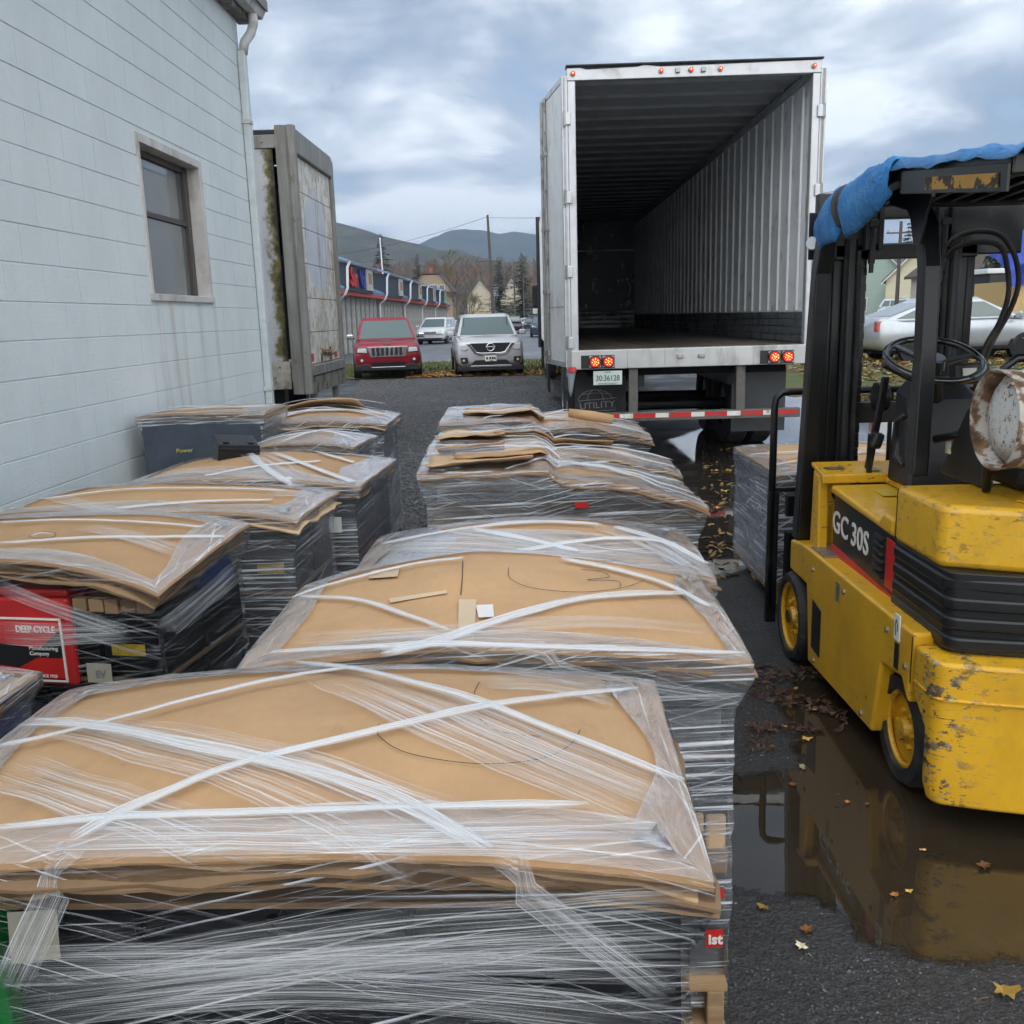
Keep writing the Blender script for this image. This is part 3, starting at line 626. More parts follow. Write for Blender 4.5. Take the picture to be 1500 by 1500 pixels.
# swung-back doors
def tdoor(hx, ang, side):
    d = bpy.data.objects.new('rear_door', None); COL.objects.link(d); d.parent = tr; d.location = (hx, -.01, 0); d.rotation_euler = (0, 0, ang)
    MB().box(0, 1.235, -.02, .025, 1.10, TT - .07).build('door_skin', DOORP, d, bevel=.006)
    for a, b, c, e in ((0, .05, 1.1, TT - .07), (1.19, 1.236, 1.1, TT - .07), (.05, 1.19, 1.1, 1.16), (.05, 1.19, TT - .13, TT - .07)):
        MB().box(a, b, -.028, .032, c, e).build('door_edge', ALU, d, bevel=.004)
    MB().box(.05, 1.19, -.024, .029, 1.74, 1.752).build('door_seam', ALU, d)
    for x in (.85, 1.05):
        MB().cyl((x, side * .045, 1.12), (x, side * .045, TT - .1), .014, n=8).build('lock_rod', STEEL, d)
        for z in (1.2, 1.9, 2.6, 3.4): MB().box(x - .03, x + .03, side * .025 - .012, side * .06 + .006, z, z + .05).build('rod_bracket', STEEL, d)
    return d
tdoor(-.025, PI/2 + .165, 1); tdoor(TW + .025, PI/2 - .03, -1)
for x, s in ((-.002, -1), (TW + .002, 1)):
    for z in (1.36, 2.1, 2.85, 3.62):
        MB().box(x - .035, x + .035, -.028, -.001, z - .06, z + .06).build('hinge', ALU, tr, bevel=.008)
        MB().cyl((x + s * .03, -.02, z - .07), (x + s * .03, -.02, z + .07), .016, n=8).build('hinge_pin', STEEL, tr)
MB().box(-.05, .02, -.06, .05, 1.0, 1.1).build('sill_corner', STEEL, tr, bevel=.01)
# glove-shaped red and grey cloth tied at the corner
cl = MB().loft([[(.02 + .055 * math.cos(a) * s + dx, -.10 + .03 * math.sin(a), z) for a in [2*PI*k/10 for k in range(10)]] for z, s, dx in
                ((1.10, .5, 0), (1.08, .8, 0), (1.02, .75, -.01), (.95, .6, -.015), (.86, .42, -.02), (.80, .15, -.02))])
g1 = cl.build('hanging_glove', M('grey_glove', (.22, .25, .28), .8), smooth=True); g1.location = (.43, 10.12, 0)
tag(g1, 'grey work glove with red cuff hanging at the semi-trailer sill corner', 'glove')
MB().cyl((.02, -.10, 1.06), (.02, -.10, 1.11), .05, .04, 12).build('cuff', RED, g1)
# undercarriage
MB().box(.75, .83, .3, 6, .85, 1.12).box(1.75, 1.83, .3, 6, .85, 1.12).build('slider_rails', BLACK, tr)
MB().box(.2, 2.38, .25, .30, .98, 1.07).build('rear_crossmember', DARK, tr)
GUARD = M('grey_guard_steel', (.13, .125, .115), .55, .3, dirt=((.06, .05, .04), .5, .7, 5))
for x in (.62, 1.78): MB().box(x, x + .10, -.01, .07, .52, 1.075).build('guard_post', GUARD, tr, bevel=.008)
MB().box(.1, 2.48, -.02, .07, .50, .60).build('guard_bar', GUARD, tr, bevel=.008)
x = .13; k = 0
while x < 2.44:
    w = .145 if k % 2 == 0 else .24
    MB().box(x, min(x + w, 2.45), -.024, -.021, .535, .585).build('reflective_tape', WHITETAPE if k % 2 == 0 else REDTAPE, tr); x += w + .002; k += 1
FLAP = M('mud_flap_rubber', (.016, .017, .020), .6, var=.3, dirt=((.06, .055, .05), .55, .75, 3))
FLAPG = M('grey_mud_flap', (.045, .05, .057), .6, var=.2)
MB().box(.05, .62, .30, .312, .36, 1.03).build('mud_flap', FLAP, tr); MB().box(1.80, 2.40, .30, .312, .32, 1.03).build('mud_flap', FLAPG, tr)
text('flap_lettering', 'UTILITY', .10, GREYL, tr, frame_m((.30, .295, .655), (1, .0, .06), (-.06, 0, 1)), xs=1.15)
def arc(cx, cz, rx, rz_, a0, a1, n=14): return [(cx + rx * math.cos(a0 + (a1 - a0) * k / n), .294, cz + rz_ * math.sin(a0 + (a1 - a0) * k / n)) for k in range(n + 1)]
for pts in (arc(.28, .71, .19, .12, .1, PI), arc(.28, .71, .09, .12, 0, PI), [(.12, .294, .78), (.28, .294, .795), (.44, .294, .78)], [(.10, .294, .71), (.52, .294, .735), (.50, .294, .60), (.14, .294, .585), (.10, .294, .71)]):
    MB().tube(pts, .004, 5).build('flap_emblem', GREYL, tr)
PLATE = M('licence_plate', (.58, .66, .64), .4, var=.04)
MB().box(.235, .545, -.045, -.038, .905, 1.055).build('licence_plate', PLATE, tr, bevel=.006)
text('plate_number', '30:36128', .085, GREENL, tr, frame_m((.39, -.047, .975), (1, 0, 0), (0, 0, 1)), xs=.82, bold=.001)
text('plate_state', 'MAINE', .022, GREENL, tr, frame_m((.39, -.047, 1.04), (1, 0, 0), (0, 0, 1)))
text('plate_state', 'SEMI-PERMANENT', .02, GREENL, tr, frame_m((.39, -.047, .919), (1, 0, 0), (0, 0, 1)), xs=1.3)
def wheel_meshes(r, w, rimr, tmat, rmat, holes=8):
    t = MB(); n = 32; prof = [(rimr, -w/2), (r * .93, -w/2), (r, -w*.36), (r, w*.36), (r * .93, w/2), (rimr, w/2), (rimr * .96, w*.3), (rimr * .96, -w*.3)]
    rings = [[(o, p[0] * math.cos(2*PI*k/n), p[0] * math.sin(2*PI*k/n)) for p in prof for o in [p[1]]] for k in range(n)]
    rings.append(rings[0]); t.loft(rings, caps=False)
    rm = MB(); rm.cyl((-w*.5 + .035, 0, 0), (w*.3, 0, 0), rimr, n=28); rm.cyl((-w*.5 + .008, 0, 0), (-w*.3, 0, 0), rimr * .24, rimr * .30, 16)
    rm.tube([(-w*.5 + .02, rimr * .93 * math.cos(2*PI*k/28), rimr * .93 * math.sin(2*PI*k/28)) for k in range(29)], rimr * .07, 6, caps=False)
    for k in range(holes):
        a = 2*PI*k/holes; rm.cyl((-w*.5 + .018, math.cos(a) * rimr * .46, math.sin(a) * rimr * .46), (-w*.3, math.cos(a) * rimr * .46, math.sin(a) * rimr * .46), rimr * .075, n=6)
    return t.mesh('tyre', tmat, smooth=False), rm.mesh('rim', rmat)
TT_, TR_ = wheel_meshes(.51, .27, .28, BLACKR, STEEL, 10)
def wheel(parent, loc, meshes, flip=False):
    t = inst(meshes[0], parent, loc, (0, 0, PI if flip else 0), name='wheel'); inst(meshes[1], t, name='rim'); return t
for y in (1.75, 3.0):
    for x, fl in ((.16, 0), (.46, 0), (2.42, 1), (2.12, 1)): wheel(tr, (x, y, .51), (TT_, TR_), fl)
MB().cyl((.2, 1.75, .51), (2.4, 1.75, .51), .07).cyl((.2, 3.0, .51), (2.4, 3.0, .51), .07).build('axles', BLACK, tr)
MB().box(1.15, 1.2, 4.0, 6.0, .35, .9).build('side_panel', BLACK, tr)
MB().box(-.04, .0, 8, 9.2, .2, 1.05).build('landing_leg', BLACK, tr)
MB().box(TW - .047, TW - .0475 + .002, .16, .25, 2.62, 2.82).build('yellow_sticker', M('yellow_sticker', (.72, .42, .02), .5, var=.1, dirt=((.1, .07, .02), .62, .66, 30)), tr)
# tractor unit at the far end
tk = root('truck_tractor', 'truck tractor coupled to the far end of the open semi-trailer', 'truck', (.34, 26.4, 0), .007)
CABP = M('tractor_paint', (.05, .055, .07), .3, coat=.5)
MB().prism([(0, .9), (0, 3.4), (.4, 3.75), (1.9, 3.75), (2.6, 2.9), (2.75, 2.0), (4.3, 1.75), (4.45, .6), (.2, .6)], 'x', .15, 2.45).build('cab', CABP, tk, bevel=.05)
MB().box(.5, 2.1, 2.68, 2.72, 2.15, 2.85).build('windshield', GLASS, tk)
for x in (-.22, 2.55):
    MB().box(x, x + .26, 1.75, 1.86, 1.9, 2.55).build('mirror', BLACK, tk, bevel=.04)
    MB().tube([(x + .13, 1.8, 2.55), (x + .2, 1.9, 2.65), (1.2 if x < 0 else 1.4, 1.95, 2.6)], .02, 6).build('mirror_arm', CHROME, tk)
    MB().box(x + .02, x + .2, 1.72, 1.75, 1.72, 1.88).build('spot_mirror', WHITEP, tk, bevel=.02)
MB().cyl((-.02, .1, .8), (-.02, .1, 4.3), .07, n=12).build('exhaust_stack', BLACK, tk)
MB().cyl((2.62, .1, .8), (2.62, .1, 4.3), .07, n=12).build('exhaust_stack', BLACK, tk)
for x, fl in ((.2, 0), (2.4, 1)):
    for y in (-1.2, 0.1, 3.7): wheel(tk, (x, y, .51), (TT_, TR_), fl)
MB().box(.75, 1.85, -1.8, 4.2, .6, .9).build('chassis', BLACK, tk)
# ================================================================== wrapped pallets of batteries
def battmesh(mat, nm='battery'):
    mb = MB(); hx, hy, h = .084, .125, .205
    def rect(k, z): return [(-hx * k, -hy * k, z), (hx * k, -hy * k, z), (hx * k, hy * k, z), (-hx * k, hy * k, z)]
    mb.loft([rect(.985, 0), rect(1, .01), rect(.975, .155), rect(1.0, .158), rect(1.0, .172), rect(.98, .175), rect(.97, .20), rect(.90, h)])
    for sx in (-.05, .05): mb.cyl((sx, -.08, .19), (sx, -.08, .215), .012, n=8)
    return mb.mesh(nm, mat)
def casemat(nm, c, per=.4): return M(nm, c, .4, var=.2, per=per, dirt=((.09, .085, .08), .64, .85, 9), spec=.3)
BCOL = {'k': casemat('black_case', (.007, .008, .010)), 'g': casemat('grey_case', (.035, .04, .047)), 'b': casemat('blue_case', (.012, .04, .20)),
        'r': casemat('red_case', (.36, .02, .02)), 'n': casemat('green_case', (.01, .17, .035)), 'w': casemat('pale_case', (.45, .44, .40)), 'd': casemat('slate_case', (.018, .028, .042))}
BATT = {k: battmesh(m) for k, m in BCOL.items()}
def labelmesh(c, w_, h_, k): return MB().box(-w_, w_, -.0006, .0006, -h_, h_).mesh('label', M('battery_label_%d' % k, c, .4, var=.5, scale=26))
LABELS = [labelmesh(c, w_, h_, k) for k, (c, w_, h_) in enumerate((((.42, .02, .02), .05, .03), ((.5, .5, .48), .045, .035), ((.03, .08, .32), .055, .03), ((.5, .36, .04), .05, .018), ((.06, .07, .08), .06, .05), ((.35, .34, .30), .03, .045), ((.30, .02, .02), .06, .016), ((.05, .06, .07), .065, .045)))]
class Pallet:
    def __init__(s, name, label, x, y, w, d, rz, top, body='kkkkkkkkdg', layers=3, zb=.145, film=None, cards=4, seed=1, edge_drop=.0, lift=0, inset=.035, group='film-wrapped pallets of batteries standing in the yard', fold=(.07, .2), deck=True):
        s.w, s.d, s.topf, s.film = w, d, top, film or FILM
        s.r = random.Random(seed); s.seed = seed; s.zb = zb + lift; s.lift = lift
        s.o = root(name, label, 'pallet', (x, y, 0), rz, group)
        s.mat = Matrix.Translation((x, y, 0)) @ Matrix.Rotation(rz, 4, 'Z'); s.inv = s.mat.inverted()
        s.edge_drop = edge_drop; s.inset = inset; s.fold = fold
        s.base(); s.load(body, layers); s.cards(cards); s.skirt()
    # local frame: x in [-w/2, w/2], y in [0, d]; y = 0 is the front
    def top(s, u, v):
        uu = max(0, min(1, u)); vv = max(0, min(1, v)); z = s.topf(uu, vv)
        e = min(uu, 1 - uu) * s.w; f = min(vv, 1 - vv) * s.d
        z -= s.edge_drop * (math.exp(-e / .05) + math.exp(-f / .05))
        z += .007 * noise.noise(Vector((uu * 3 + s.seed * 7.1, vv * 3, s.seed))) + .0022 * noise.noise(Vector((uu * 11 + s.seed, vv * 9, 4.2)))
        cq = math.exp(-((min(uu, 1 - uu) * s.w) + (min(vv, 1 - vv) * s.d)) / .07); z -= .009 * cq * (.6 + noise.noise(Vector((round(uu) * 3.3, round(vv) * 5.1, s.seed))))
        return z + s.lift
    def P(s, u, v, dz=0): return Vector(((u - .5) * s.w, v * s.d, s.top(u, v) + dz))
    def base(s):
        o = s.o; w, d = s.w - 2 * s.inset - .012, s.d; l = s.lift
        p = bpy.data.objects.new('wooden_pallet', None); COL.objects.link(p); p.parent = o
        for k in (-1, 0, 1): MB().box(k * (w/2 - .025) - .02, k * (w/2 - .025) + .02, 0.005, d - .005, .024 + l, .114 + l).build('stringer', WOOD, p, bevel=.003, seg=1)
        n = max(4, int(d / .13))
        bm = MB().box(-w/2, w/2, -.046, .046, 0, .019).mesh('deck_board', WOOD)
        for k in range(n): inst(bm, p, (s.r.uniform(-.004, .004), .05 + (d - .1) * k / (n - 1), .1155 + l), (0, 0, s.r.uniform(-.008, .008)), name='deck_board')
        for k in range(3): inst(bm, p, (0, .05 + (d - .1) * k / 2, .003 + l), name='deck_board')
    def load(s, body, layers):
        w, d = s.w - 2 * s.inset, s.d - 2 * s.inset; nx = max(3, int(w / .178)); ny = max(2, int(d / .262)); s.rows = []
        zt = min(s.topf(u, v) for u in (0, .5, 1) for v in (0, .5, 1)) + s.lift - .05
        H = (zt - s.zb) / layers; s.H = H
        for L_ in range(layers):
            z = s.zb + L_ * H; sc = (w / nx / .179, d / ny / .262, (H - .018) / .212)
            for i in range(nx):
                for j in range(ny):
                    if 0 < i < nx - 1 and 0 < j < ny - 1: continue
                    if j == ny - 1 and L_ < layers - 1 and 0 < i < nx - 1: continue
                    c = body[s.r.randrange(len(body))]
                    q = inst(BATT[c], s.o, (-w/2 + w * (i + .5) / nx + s.r.uniform(-.002, .002), s.inset + d * (j + .5) / ny + s.r.uniform(-.003, .003), z + .002),
                             (0, 0, s.r.uniform(-.014, .014)), sc, 'battery')
                    if (j == 0 or i == nx - 1) and s.r.random() < .42:
                        lm = LABELS[s.r.randrange(len(LABELS))]
                        if j == 0: inst(lm, q, (s.r.uniform(-.015, .015), -.1262, .085), name='label')
                        else: inst(lm, q, (.0852, s.r.uniform(-.03, .03), .085), (0, 0, PI/2), name='label')
            jx, jy = s.r.uniform(-.008, .012), s.r.uniform(-.008, .008)
            MB().box(-w/2 + .004 + jx * .3, w/2 - .004 + jx * .3, s.inset + .003 + jy * .3, s.d - s.inset - .004 + jy * .3, z + H - .0125, z + H - .003).build('layer_card', CARDD, s.o)
    def cards(s, n):
        zlow = s.zb + s.H * 0
        for k in range(n):
            top = (k == n - 1); g = MB(); a = s.r.uniform(-.012, .012) if not top else 0; ox, oy = (s.r.uniform(-.012, .012), s.r.uniform(-.012, .01)) if not top else (0, 0)
            back = (n - 1 - k) * .0085 + (0 if top else .005)
            in_ = 0 if top else s.r.uniform(-.006, .034); ph = s.r.uniform(0, 50)
            def fn(u, v):
                uu, vv = u, v
                x = (u - .5) * (s.w - 2 * in_); y = in_ + v * (s.d - 2 * in_)
                if not top:                                     # ragged, torn and crushed edges
                    x += (u - .5) * .03 * noise.noise(Vector((v * 9, ph, 1))) * (abs(u - .5) > .49); y += .022 * noise.noise(Vector((u * 14, ph, 2))) * (v < .01)
                z = s.top(uu, vv) - back * (1 + .8 * noise.noise(Vector((u * 4 + k * 5, v * 3, s.seed)))) - .004
                return (x + oy * 0 + ox - a * (y - s.d/2), y + oy + a * x, z)
            g.grid(44 if top else 30, 28 if top else 18, fn)
            m = CARD if top else (CARDD if s.r.random() < .85 else CARDP)
            s_o = g.build('cardboard_sheet', m, s.o, smooth=False, solid=.005 if top else .006, fix=False)
            if top: s.sheet = s_o
    def perim(s, n, grow=0.0, rc=.03):
        hx, y0, y1 = s.w / 2 + grow, -grow, s.d + grow; pts = []
        segs = [((-hx, y0), (hx, y0)), ((hx, y0), (hx, y1)), ((hx, y1), (-hx, y1)), ((-hx, y1), (-hx, y0))]
        per = 2 * (2 * hx + (y1 - y0)); out = []; acc = 0
        for a, b in segs:
            l = math.hypot(b[0] - a[0], b[1] - a[1]); k = max(6, int(n * l / per))
            for i in range(k):
                t = i / k; t = t if 0 < i else 0
                out.append((a[0] + (b[0] - a[0]) * t, a[1] + (b[1] - a[1]) * t, acc + l * t))
            acc += l
        out.append((segs[0][0][0], segs[0][0][1], acc)); return out
    def skirt(s):
        n = 110; P0 = s.perim(n); rows = 22; g = MB(); g.uv = []
        cx, cy = 0, s.d / 2; mb_v = []; m = len(P0)
        for j in range(rows + 1):
            t = j / rows
            for (x, y, a) in P0:
                u = x / s.w + .5; v = y / s.d; zt = s.top(u, v) + .004; zbot = .05 + s.lift
                z = zbot + (zt - zbot) * t; below = zt - z
                ins = s.inset * min(1, max(0, (below - .03) / .10)) - .004
                ins -= .007 * noise.noise(Vector((a * 2.2, z * 9, s.seed * 3.3))) + .004 * noise.noise(Vector((a * 9, z * 30, s.seed)))
                ins += .010 * max(0, noise.noise(Vector((a * 1.1, z * 13, s.seed * 5))))
                kx = max(-1, min(1, x / (s.w/2))); ky = max(-1, min(1, (y - s.d/2) / (s.d/2)))
                px = x - (ins * (1 if kx > 0 else -1) if abs(kx) > .999 else 0); py = y - (ins * (1 if ky > 0 else -1) if abs(ky) > .999 else 0)
                mb_v.append((px, py, z)); g.uv.append((a, z))
        g.v = mb_v; g.f = [(j*m + i, j*m + i + 1, (j+1)*m + i + 1, (j+1)*m + i) for j in range(rows) for i in range(m - 1)]
        g.build('stretch_film', s.film, s.o, smooth=True, fix=False)
        # film pulled over the edge and crinkled on the top sheet
        e = MB(); e.uv = []; vv = []; rr = 7; f0, f1 = s.fold
        for j in range(rr + 1):
            t = j / rr
            for (x, y, a) in P0:
                ln = f0 + (f1 - f0) * (.5 + .9 * noise.noise(Vector((a * 2.3, s.seed * 2.7, 0)))); ln = max(.02, ln)
                kx = x / (s.w/2); ky = (y - s.d/2) / (s.d/2)
                dx = -math.copysign(1, kx) if abs(kx) > .97 else -kx * .25; dy = -math.copysign(1, ky) if abs(ky) > .97 else -ky * .25
                l = math.hypot(dx, dy) or 1; q = ln * t / l
                X = x + dx * q; Y = y + dy * q; z = s.top(X / s.w + .5, Y / s.d) + .005 + .006 * abs(noise.noise(Vector((a * 22, t * 4, s.seed)))) * (1 - abs(2 * t - 1) * .5)
                vv.append((X, Y, z)); e.uv.append((a, t * ln + .3))
        e.v = vv; e.f = [(j*m + i, j*m + i + 1, (j+1)*m + i + 1, (j+1)*m + i) for j in range(rr) for i in range(m - 1)]
        e.build('film_edge', FILM_TOP, s.o, smooth=True, fix=False)
    # ---- bands of rolled or spread film
    def hit(s, px, py):
        d3 = ray(px, py); o = s.inv @ EYE; d = (s.inv.to_3x3() @ d3); t = .4
        prev = None
        for k in range(2600):
            q = o + d * t
            if -s.w/2 <= q.x <= s.w/2 and 0 <= q.y <= s.d and q.z < s.top(q.x / s.w + .5, q.y / s.d): return q
            t *= 1.0016
        return None
    def hits(s, pix, n=22):
        V = [Vector((a, b, 0)) for a, b in pix]; out = []
        if len(V) == 2: V = [V[0], (V[0] + V[1]) / 2, V[1]]
        for i in range(len(V) - 1):
            p0, p1, p2, p3 = V[max(0, i-1)], V[i], V[i+1], V[min(len(V)-1, i+2)]
            k = max(3, n // (len(V) - 1))
            for j in range(k + (i == len(V) - 2)):
                t = j / k; q = .5 * ((2*p1) + (-p0 + p2) * t + (2*p0 - 5*p1 + 4*p2 - p3) * t*t + (-p0 + 3*p1 - 3*p2 + p3) * t**3)
                h = s.hit(q.x, q.y)
                if h is not None: out.append(h)
        return out
    def normal(s, q):
        u, v = q.x / s.w + .5, q.y / s.d
        if q.z < s.top(u, v) - .03:
            if v < .06: return Vector((0, -1, 0))
            return Vector((1, 0, 0)) if u > .5 else Vector((-1, 0, 0))
        e = .02; return Vector((-(s.top(u + e, v) - s.top(u - e, v)) / (2 * e * s.w), -(s.top(u, v + e) - s.top(u, v - e)) / (2 * e * s.d), 1)).normalized()
    def ribbon(s, pts, width, mat=None, lift=.008, nm='film_band', w2=None):
        if len(pts) < 3: return
        g = MB(); g.uv = []; g.fade = []; L_ = 0; m = 5; vs_ = []; k = len(pts)
        for i, q in enumerate(pts):
            if i: L_ += (pts[i] - pts[i-1]).length
            t = (pts[min(i+1, k-1)] - pts[max(i-1, 0)]).normalized(); n = s.normal(q); sd = t.cross(n)
            if sd.length < 1e-4: sd = Vector((1, 0, 0))
            sd.normalize(); f = i / (k - 1); fd = min(1, min(f, 1 - f) / (.22 if mat is SHEER else .10) + (.0 if mat is SHEER else .05)); wd = (width if w2 is None else width + (w2 - width) * f) * (1 + .18 * noise.noise(Vector((L_ * 6, width * 90, s.seed))))
            for j in range(m):
                a = j / (m - 1) * 2 - 1
                c = q + sd * a * wd / 2
                u, v = c.x / s.w + .5, c.y / s.d
                if n.z > .5: c.z = max(c.z, s.top(u, v)) if (0 <= u <= 1 and 0 <= v <= 1) else c.z
                vs_.append(c + n * (lift + .004 * (1 - a * a) * min(1, .03 / wd + .3))); g.uv.append((L_, j / (m - 1))); g.fade.append(fd)
        g.v = vs_; g.f = [(i*m + j, i*m + j + 1, (i+1)*m + j + 1, (i+1)*m + j) for i in range(k - 1) for j in range(m - 1)]
        if mat is None or mat is BAND:
            for st in range(4):                                    # pulled strands twisted into the rope
                ph, am, sw_ = s.r.uniform(0, 6.3), s.r.uniform(.15, .5), s.r.uniform(.10, .22); b0 = len(g.v); L_ = 0
                for i, q in enumerate(pts):
                    if i: L_ += (pts[i] - pts[i-1]).length
                    e0, e1 = Vector(vs_[i*m]), Vector(vs_[i*m + m - 1]); n = s.normal(q); f = .5 + am * math.sin(L_ * (5 + 2 * st) + ph)
                    for a in (-.5, 0, .5):
                        c = e0.lerp(e1, f + a * sw_) + n * (.0025 + (.0015 if a == 0 else 0)); g.v.append(c); g.uv.append((L_ + st, .5 + a * .4)); g.fade.append(min(1, min(i, k - 1 - i) / (k * .05) + .2))
                g.f += [(b0 + i*3 + j, b0 + i*3 + j + 1, b0 + (i+1)*3 + j + 1, b0 + (i+1)*3 + j) for i in range(k - 1) for j in range(2)]
        return g.build(nm, mat or BAND, s.o, smooth=True, fix=False)
    def band(s, pix, width, mat=None, w2=None, lift=.008): return s.ribbon(s.hits(pix), width, mat, lift, w2=w2)
    def uvband(s, a, b, width, mat=None, bend=0, over=(0, 0), lift=.008):
        pts = []
        for i in range(25):
            t = i / 24; u = a[0] + (b[0] - a[0]) * t; v = a[1] + (b[1] - a[1]) * t + bend * math.sin(t * PI)
            pts.append(s.P(u, v))
        return s.ribbon(pts, width, mat, lift)
    def auto(s, k=3, width=(.018, .032)):
        r = s.r
        for i in range(k):
            if i % 3 == 0: a, b = (0, r.uniform(.05, .5)), (1, r.uniform(.4, .95))
            elif i % 3 == 1: a, b = (0, r.uniform(.5, .95)), (1, r.uniform(.05, .5))
            else: a, b = (r.uniform(.15, .4), 0), (r.uniform(.6, .9), 1)
            s.uvband(a, b, r.uniform(*width), BAND, r.uniform(-.05, .05), lift=.007 + .004 * i)
        s.uvband((0, r.uniform(.2, .4)), (1, r.uniform(.5, .8)), r.uniform(.10, .17), SHEER, lift=.006)
    def line(s, pix, rad=.0007, mat=None):
        p = s.hits(pix, 30)
        if len(p) > 2: MB().tube([q + Vector((0, 0, .0015)) for q in p], rad, 4).build('pen_line', mat or PLASTIC, s.o)
    def patch(s, pix, nm, mat, lift=.004):
        q = [s.hit(*p) for p in pix]
        if None in q: return
        n = s.normal(sum(q, Vector()) / len(q))
        MB().add([p + n * lift for p in q], [tuple(range(len(q)))]).build(nm, mat, s.o, solid=.001)
def dome(ze, h, p=2.0, q=2.0, tilt=0.0):
    return lambda u, v: ze + h * (1 - abs(2*u - 1) ** p) * (1 - .55 * abs(2*v - 1) ** q) + tilt * (u - .5)
def flap(p, u0, u1, v0, v1, up, mat, seed, skew=0.0):
    """loose, bent piece of cardboard lying on a load, one edge lifted"""
    def fn(a, b):
        u = u0 + (u1 - u0) * a; v = v0 + (v1 - v0) * b + skew * (a - .5) * .5; q = p.P(u, max(0, min(1, v)), .012)
        return q + Vector((0, 0, up * (1 - b) ** 2 * (.5 + .5 * a) + .012 * noise.noise(Vector((a * 3, b * 3, seed)))))
    return MB().grid(12, 8, fn).build('loose_flap', mat, p.o, solid=.005, fix=False, smooth=True)
PAPER = M('white_paper', (.72, .71, .69), .6, var=.05)
TAPE = M('kraft_tape', (.62, .47, .30), .35, var=.08)
# --- column of pallets along the yard, nearest first
p1 = Pallet('wrapped_pallet', 'film-wrapped pallet of black batteries with domed cardboard crossed by film ropes, ending the row', -.377, 1.10, 1.205, .68, -.015,
            dome(.925, .085, 2.2, 2.2), 'kkkkkkkk', 3, film=FILM_FINE, cards=6, seed=3, edge_drop=.002, inset=.03, fold=(.05, .13))
for pix, w in (([(0, 1103), (150, 1068), (306, 1026), (420, 1001), (520, 986)], .017), ([(110, 1240), (186, 1196), (290, 1150), (373, 1121), (560, 1077), (720, 1042), (830, 1026), (930, 1016)], .021),
               ([(430, 979), (520, 988), (620, 1012), (720, 1043), (860, 1098), (1000, 1155)], .026), ([(40, 1066), (150, 1072), (336, 1112), (460, 1140), (560, 1172), (640, 1212), (720, 1256)], .030),
               ([(0, 1222), (200, 1205), (420, 1198), (600, 1192), (860, 1188)], .015)): p1.band(pix, w, lift=.011)
p1.band([(480, 992), (640, 1060), (800, 1130), (960, 1200)], .12, SHEER); p1.band([(0, 1130), (120, 1170), (260, 1215), (330, 1240)], .09, SHEER); p1.band([(30, 1050), (200, 1085), (380, 1130), (520, 1185), (650, 1248)], .10, SHEER, w2=.17)
p1.band([(600, 1010), (760, 1080), (880, 1130), (1000, 1180)], .10, SHEER); p1.band([(380, 1232), (600, 1226), (800, 1220), (1010, 1220)], .05, SHEER)
p1.band([(0, 1235), (300, 1228), (600, 1236), (1000, 1245)], .055, SHEER); p1.band([(700, 1005), (800, 1008), (900, 1030)], .09, SHEER)
p1.band([(720, 1260), (770, 1300), (830, 1345), (900, 1395), (980, 1450)], .045, SHEER, lift=.012); p1.band([(112, 1240), (85, 1300), (55, 1365), (20, 1440)], .05, SHEER, lift=.012)
p1.band([(0, 1400), (300, 1395), (600, 1390), (1000, 1380)], .05, SHEER, lift=.012); p1.band([(150, 1425), (500, 1378), (800, 1350), (1005, 1338)], .10, SHEER, lift=.013); p1.band([(0, 1480), (400, 1440), (700, 1455), (1010, 1490)], .06, SHEER, lift=.013)
p1.band([(0, 1440), (400, 1400), (700, 1400), (1020, 1420)], .035, SHEER, lift=.014)
p1.line([(555, 1062), (556, 1080), (600, 1105), (700, 1120), (790, 1113), (835, 1092), (850, 1070)]); p1.line([(700, 1052), (730, 1072), (790, 1080)]); p1.line([(702, 1000), (696, 1012), (694, 1022)])
p1.patch([(12, 1335), (84, 1330), (90, 1402), (18, 1410)], 'pale_panel', M('cream_label', (.24, .23, .18), .5), .002)
gb = inst(BATT['n'], p1.o, (-.475, .10, .66), scale=(1.1, 1, 1.08), name='battery')
p2 = Pallet('wrapped_pallet', 'tall film-wrapped pallet topped by a creased carton sheet with a small white shipping label', -.095, 1.87, 1.11, .66, .0,
            lambda u, v: .925 + .09 * (1 - abs((u - .43) / (.57 if u > .43 else .43)) ** 1.5) * (.45 + .55 * min(1, v * 1.5)), 'kkkkdg', 4, cards=6, seed=5, edge_drop=.002, fold=(.02, .09))
for pix, w in (([(425, 882), (480, 862), (600, 832), (680, 822)], .016), ([(440, 878), (520, 882), (580, 900), (660, 928)], .018), ([(560, 965), (640, 945), (760, 905), (860, 880), (1010, 872)], .034),
               ([(820, 822), (900, 838), (980, 862), (1040, 895)], .03), ([(400, 960), (640, 950), (860, 955), (1090, 962)], .02)): p2.band(pix, w)
p2.band([(420, 940), (640, 930), (860, 915), (1060, 930)], .07, SHEER); p2.band([(730, 952), (860, 985), (1000, 1010), (1090, 1020)], .03, SHEER, lift=.012)
p2.patch([(697, 889), (722, 888), (724, 906), (701, 907)], 'shipping_label', PAPER); p2.patch([(672, 880), (698, 880), (694, 946), (671, 946)], 'tape', TAPE, .003)
p2.patch([(545, 838), (586, 832), (583, 846), (540, 849)], 'tape', TAPE, .003); p2.patch([(570, 878), (654, 866), (655, 870), (572, 884)], 'tape', TAPE, .003)
p2.line([(745, 832), (748, 848), (780, 862), (850, 868), (910, 862), (945, 850)]); p2.line([(852, 835), (880, 838), (892, 846), (860, 850), (905, 852), (908, 862)]); p2.line([(678, 822), (677, 850), (675, 872)], .0011)
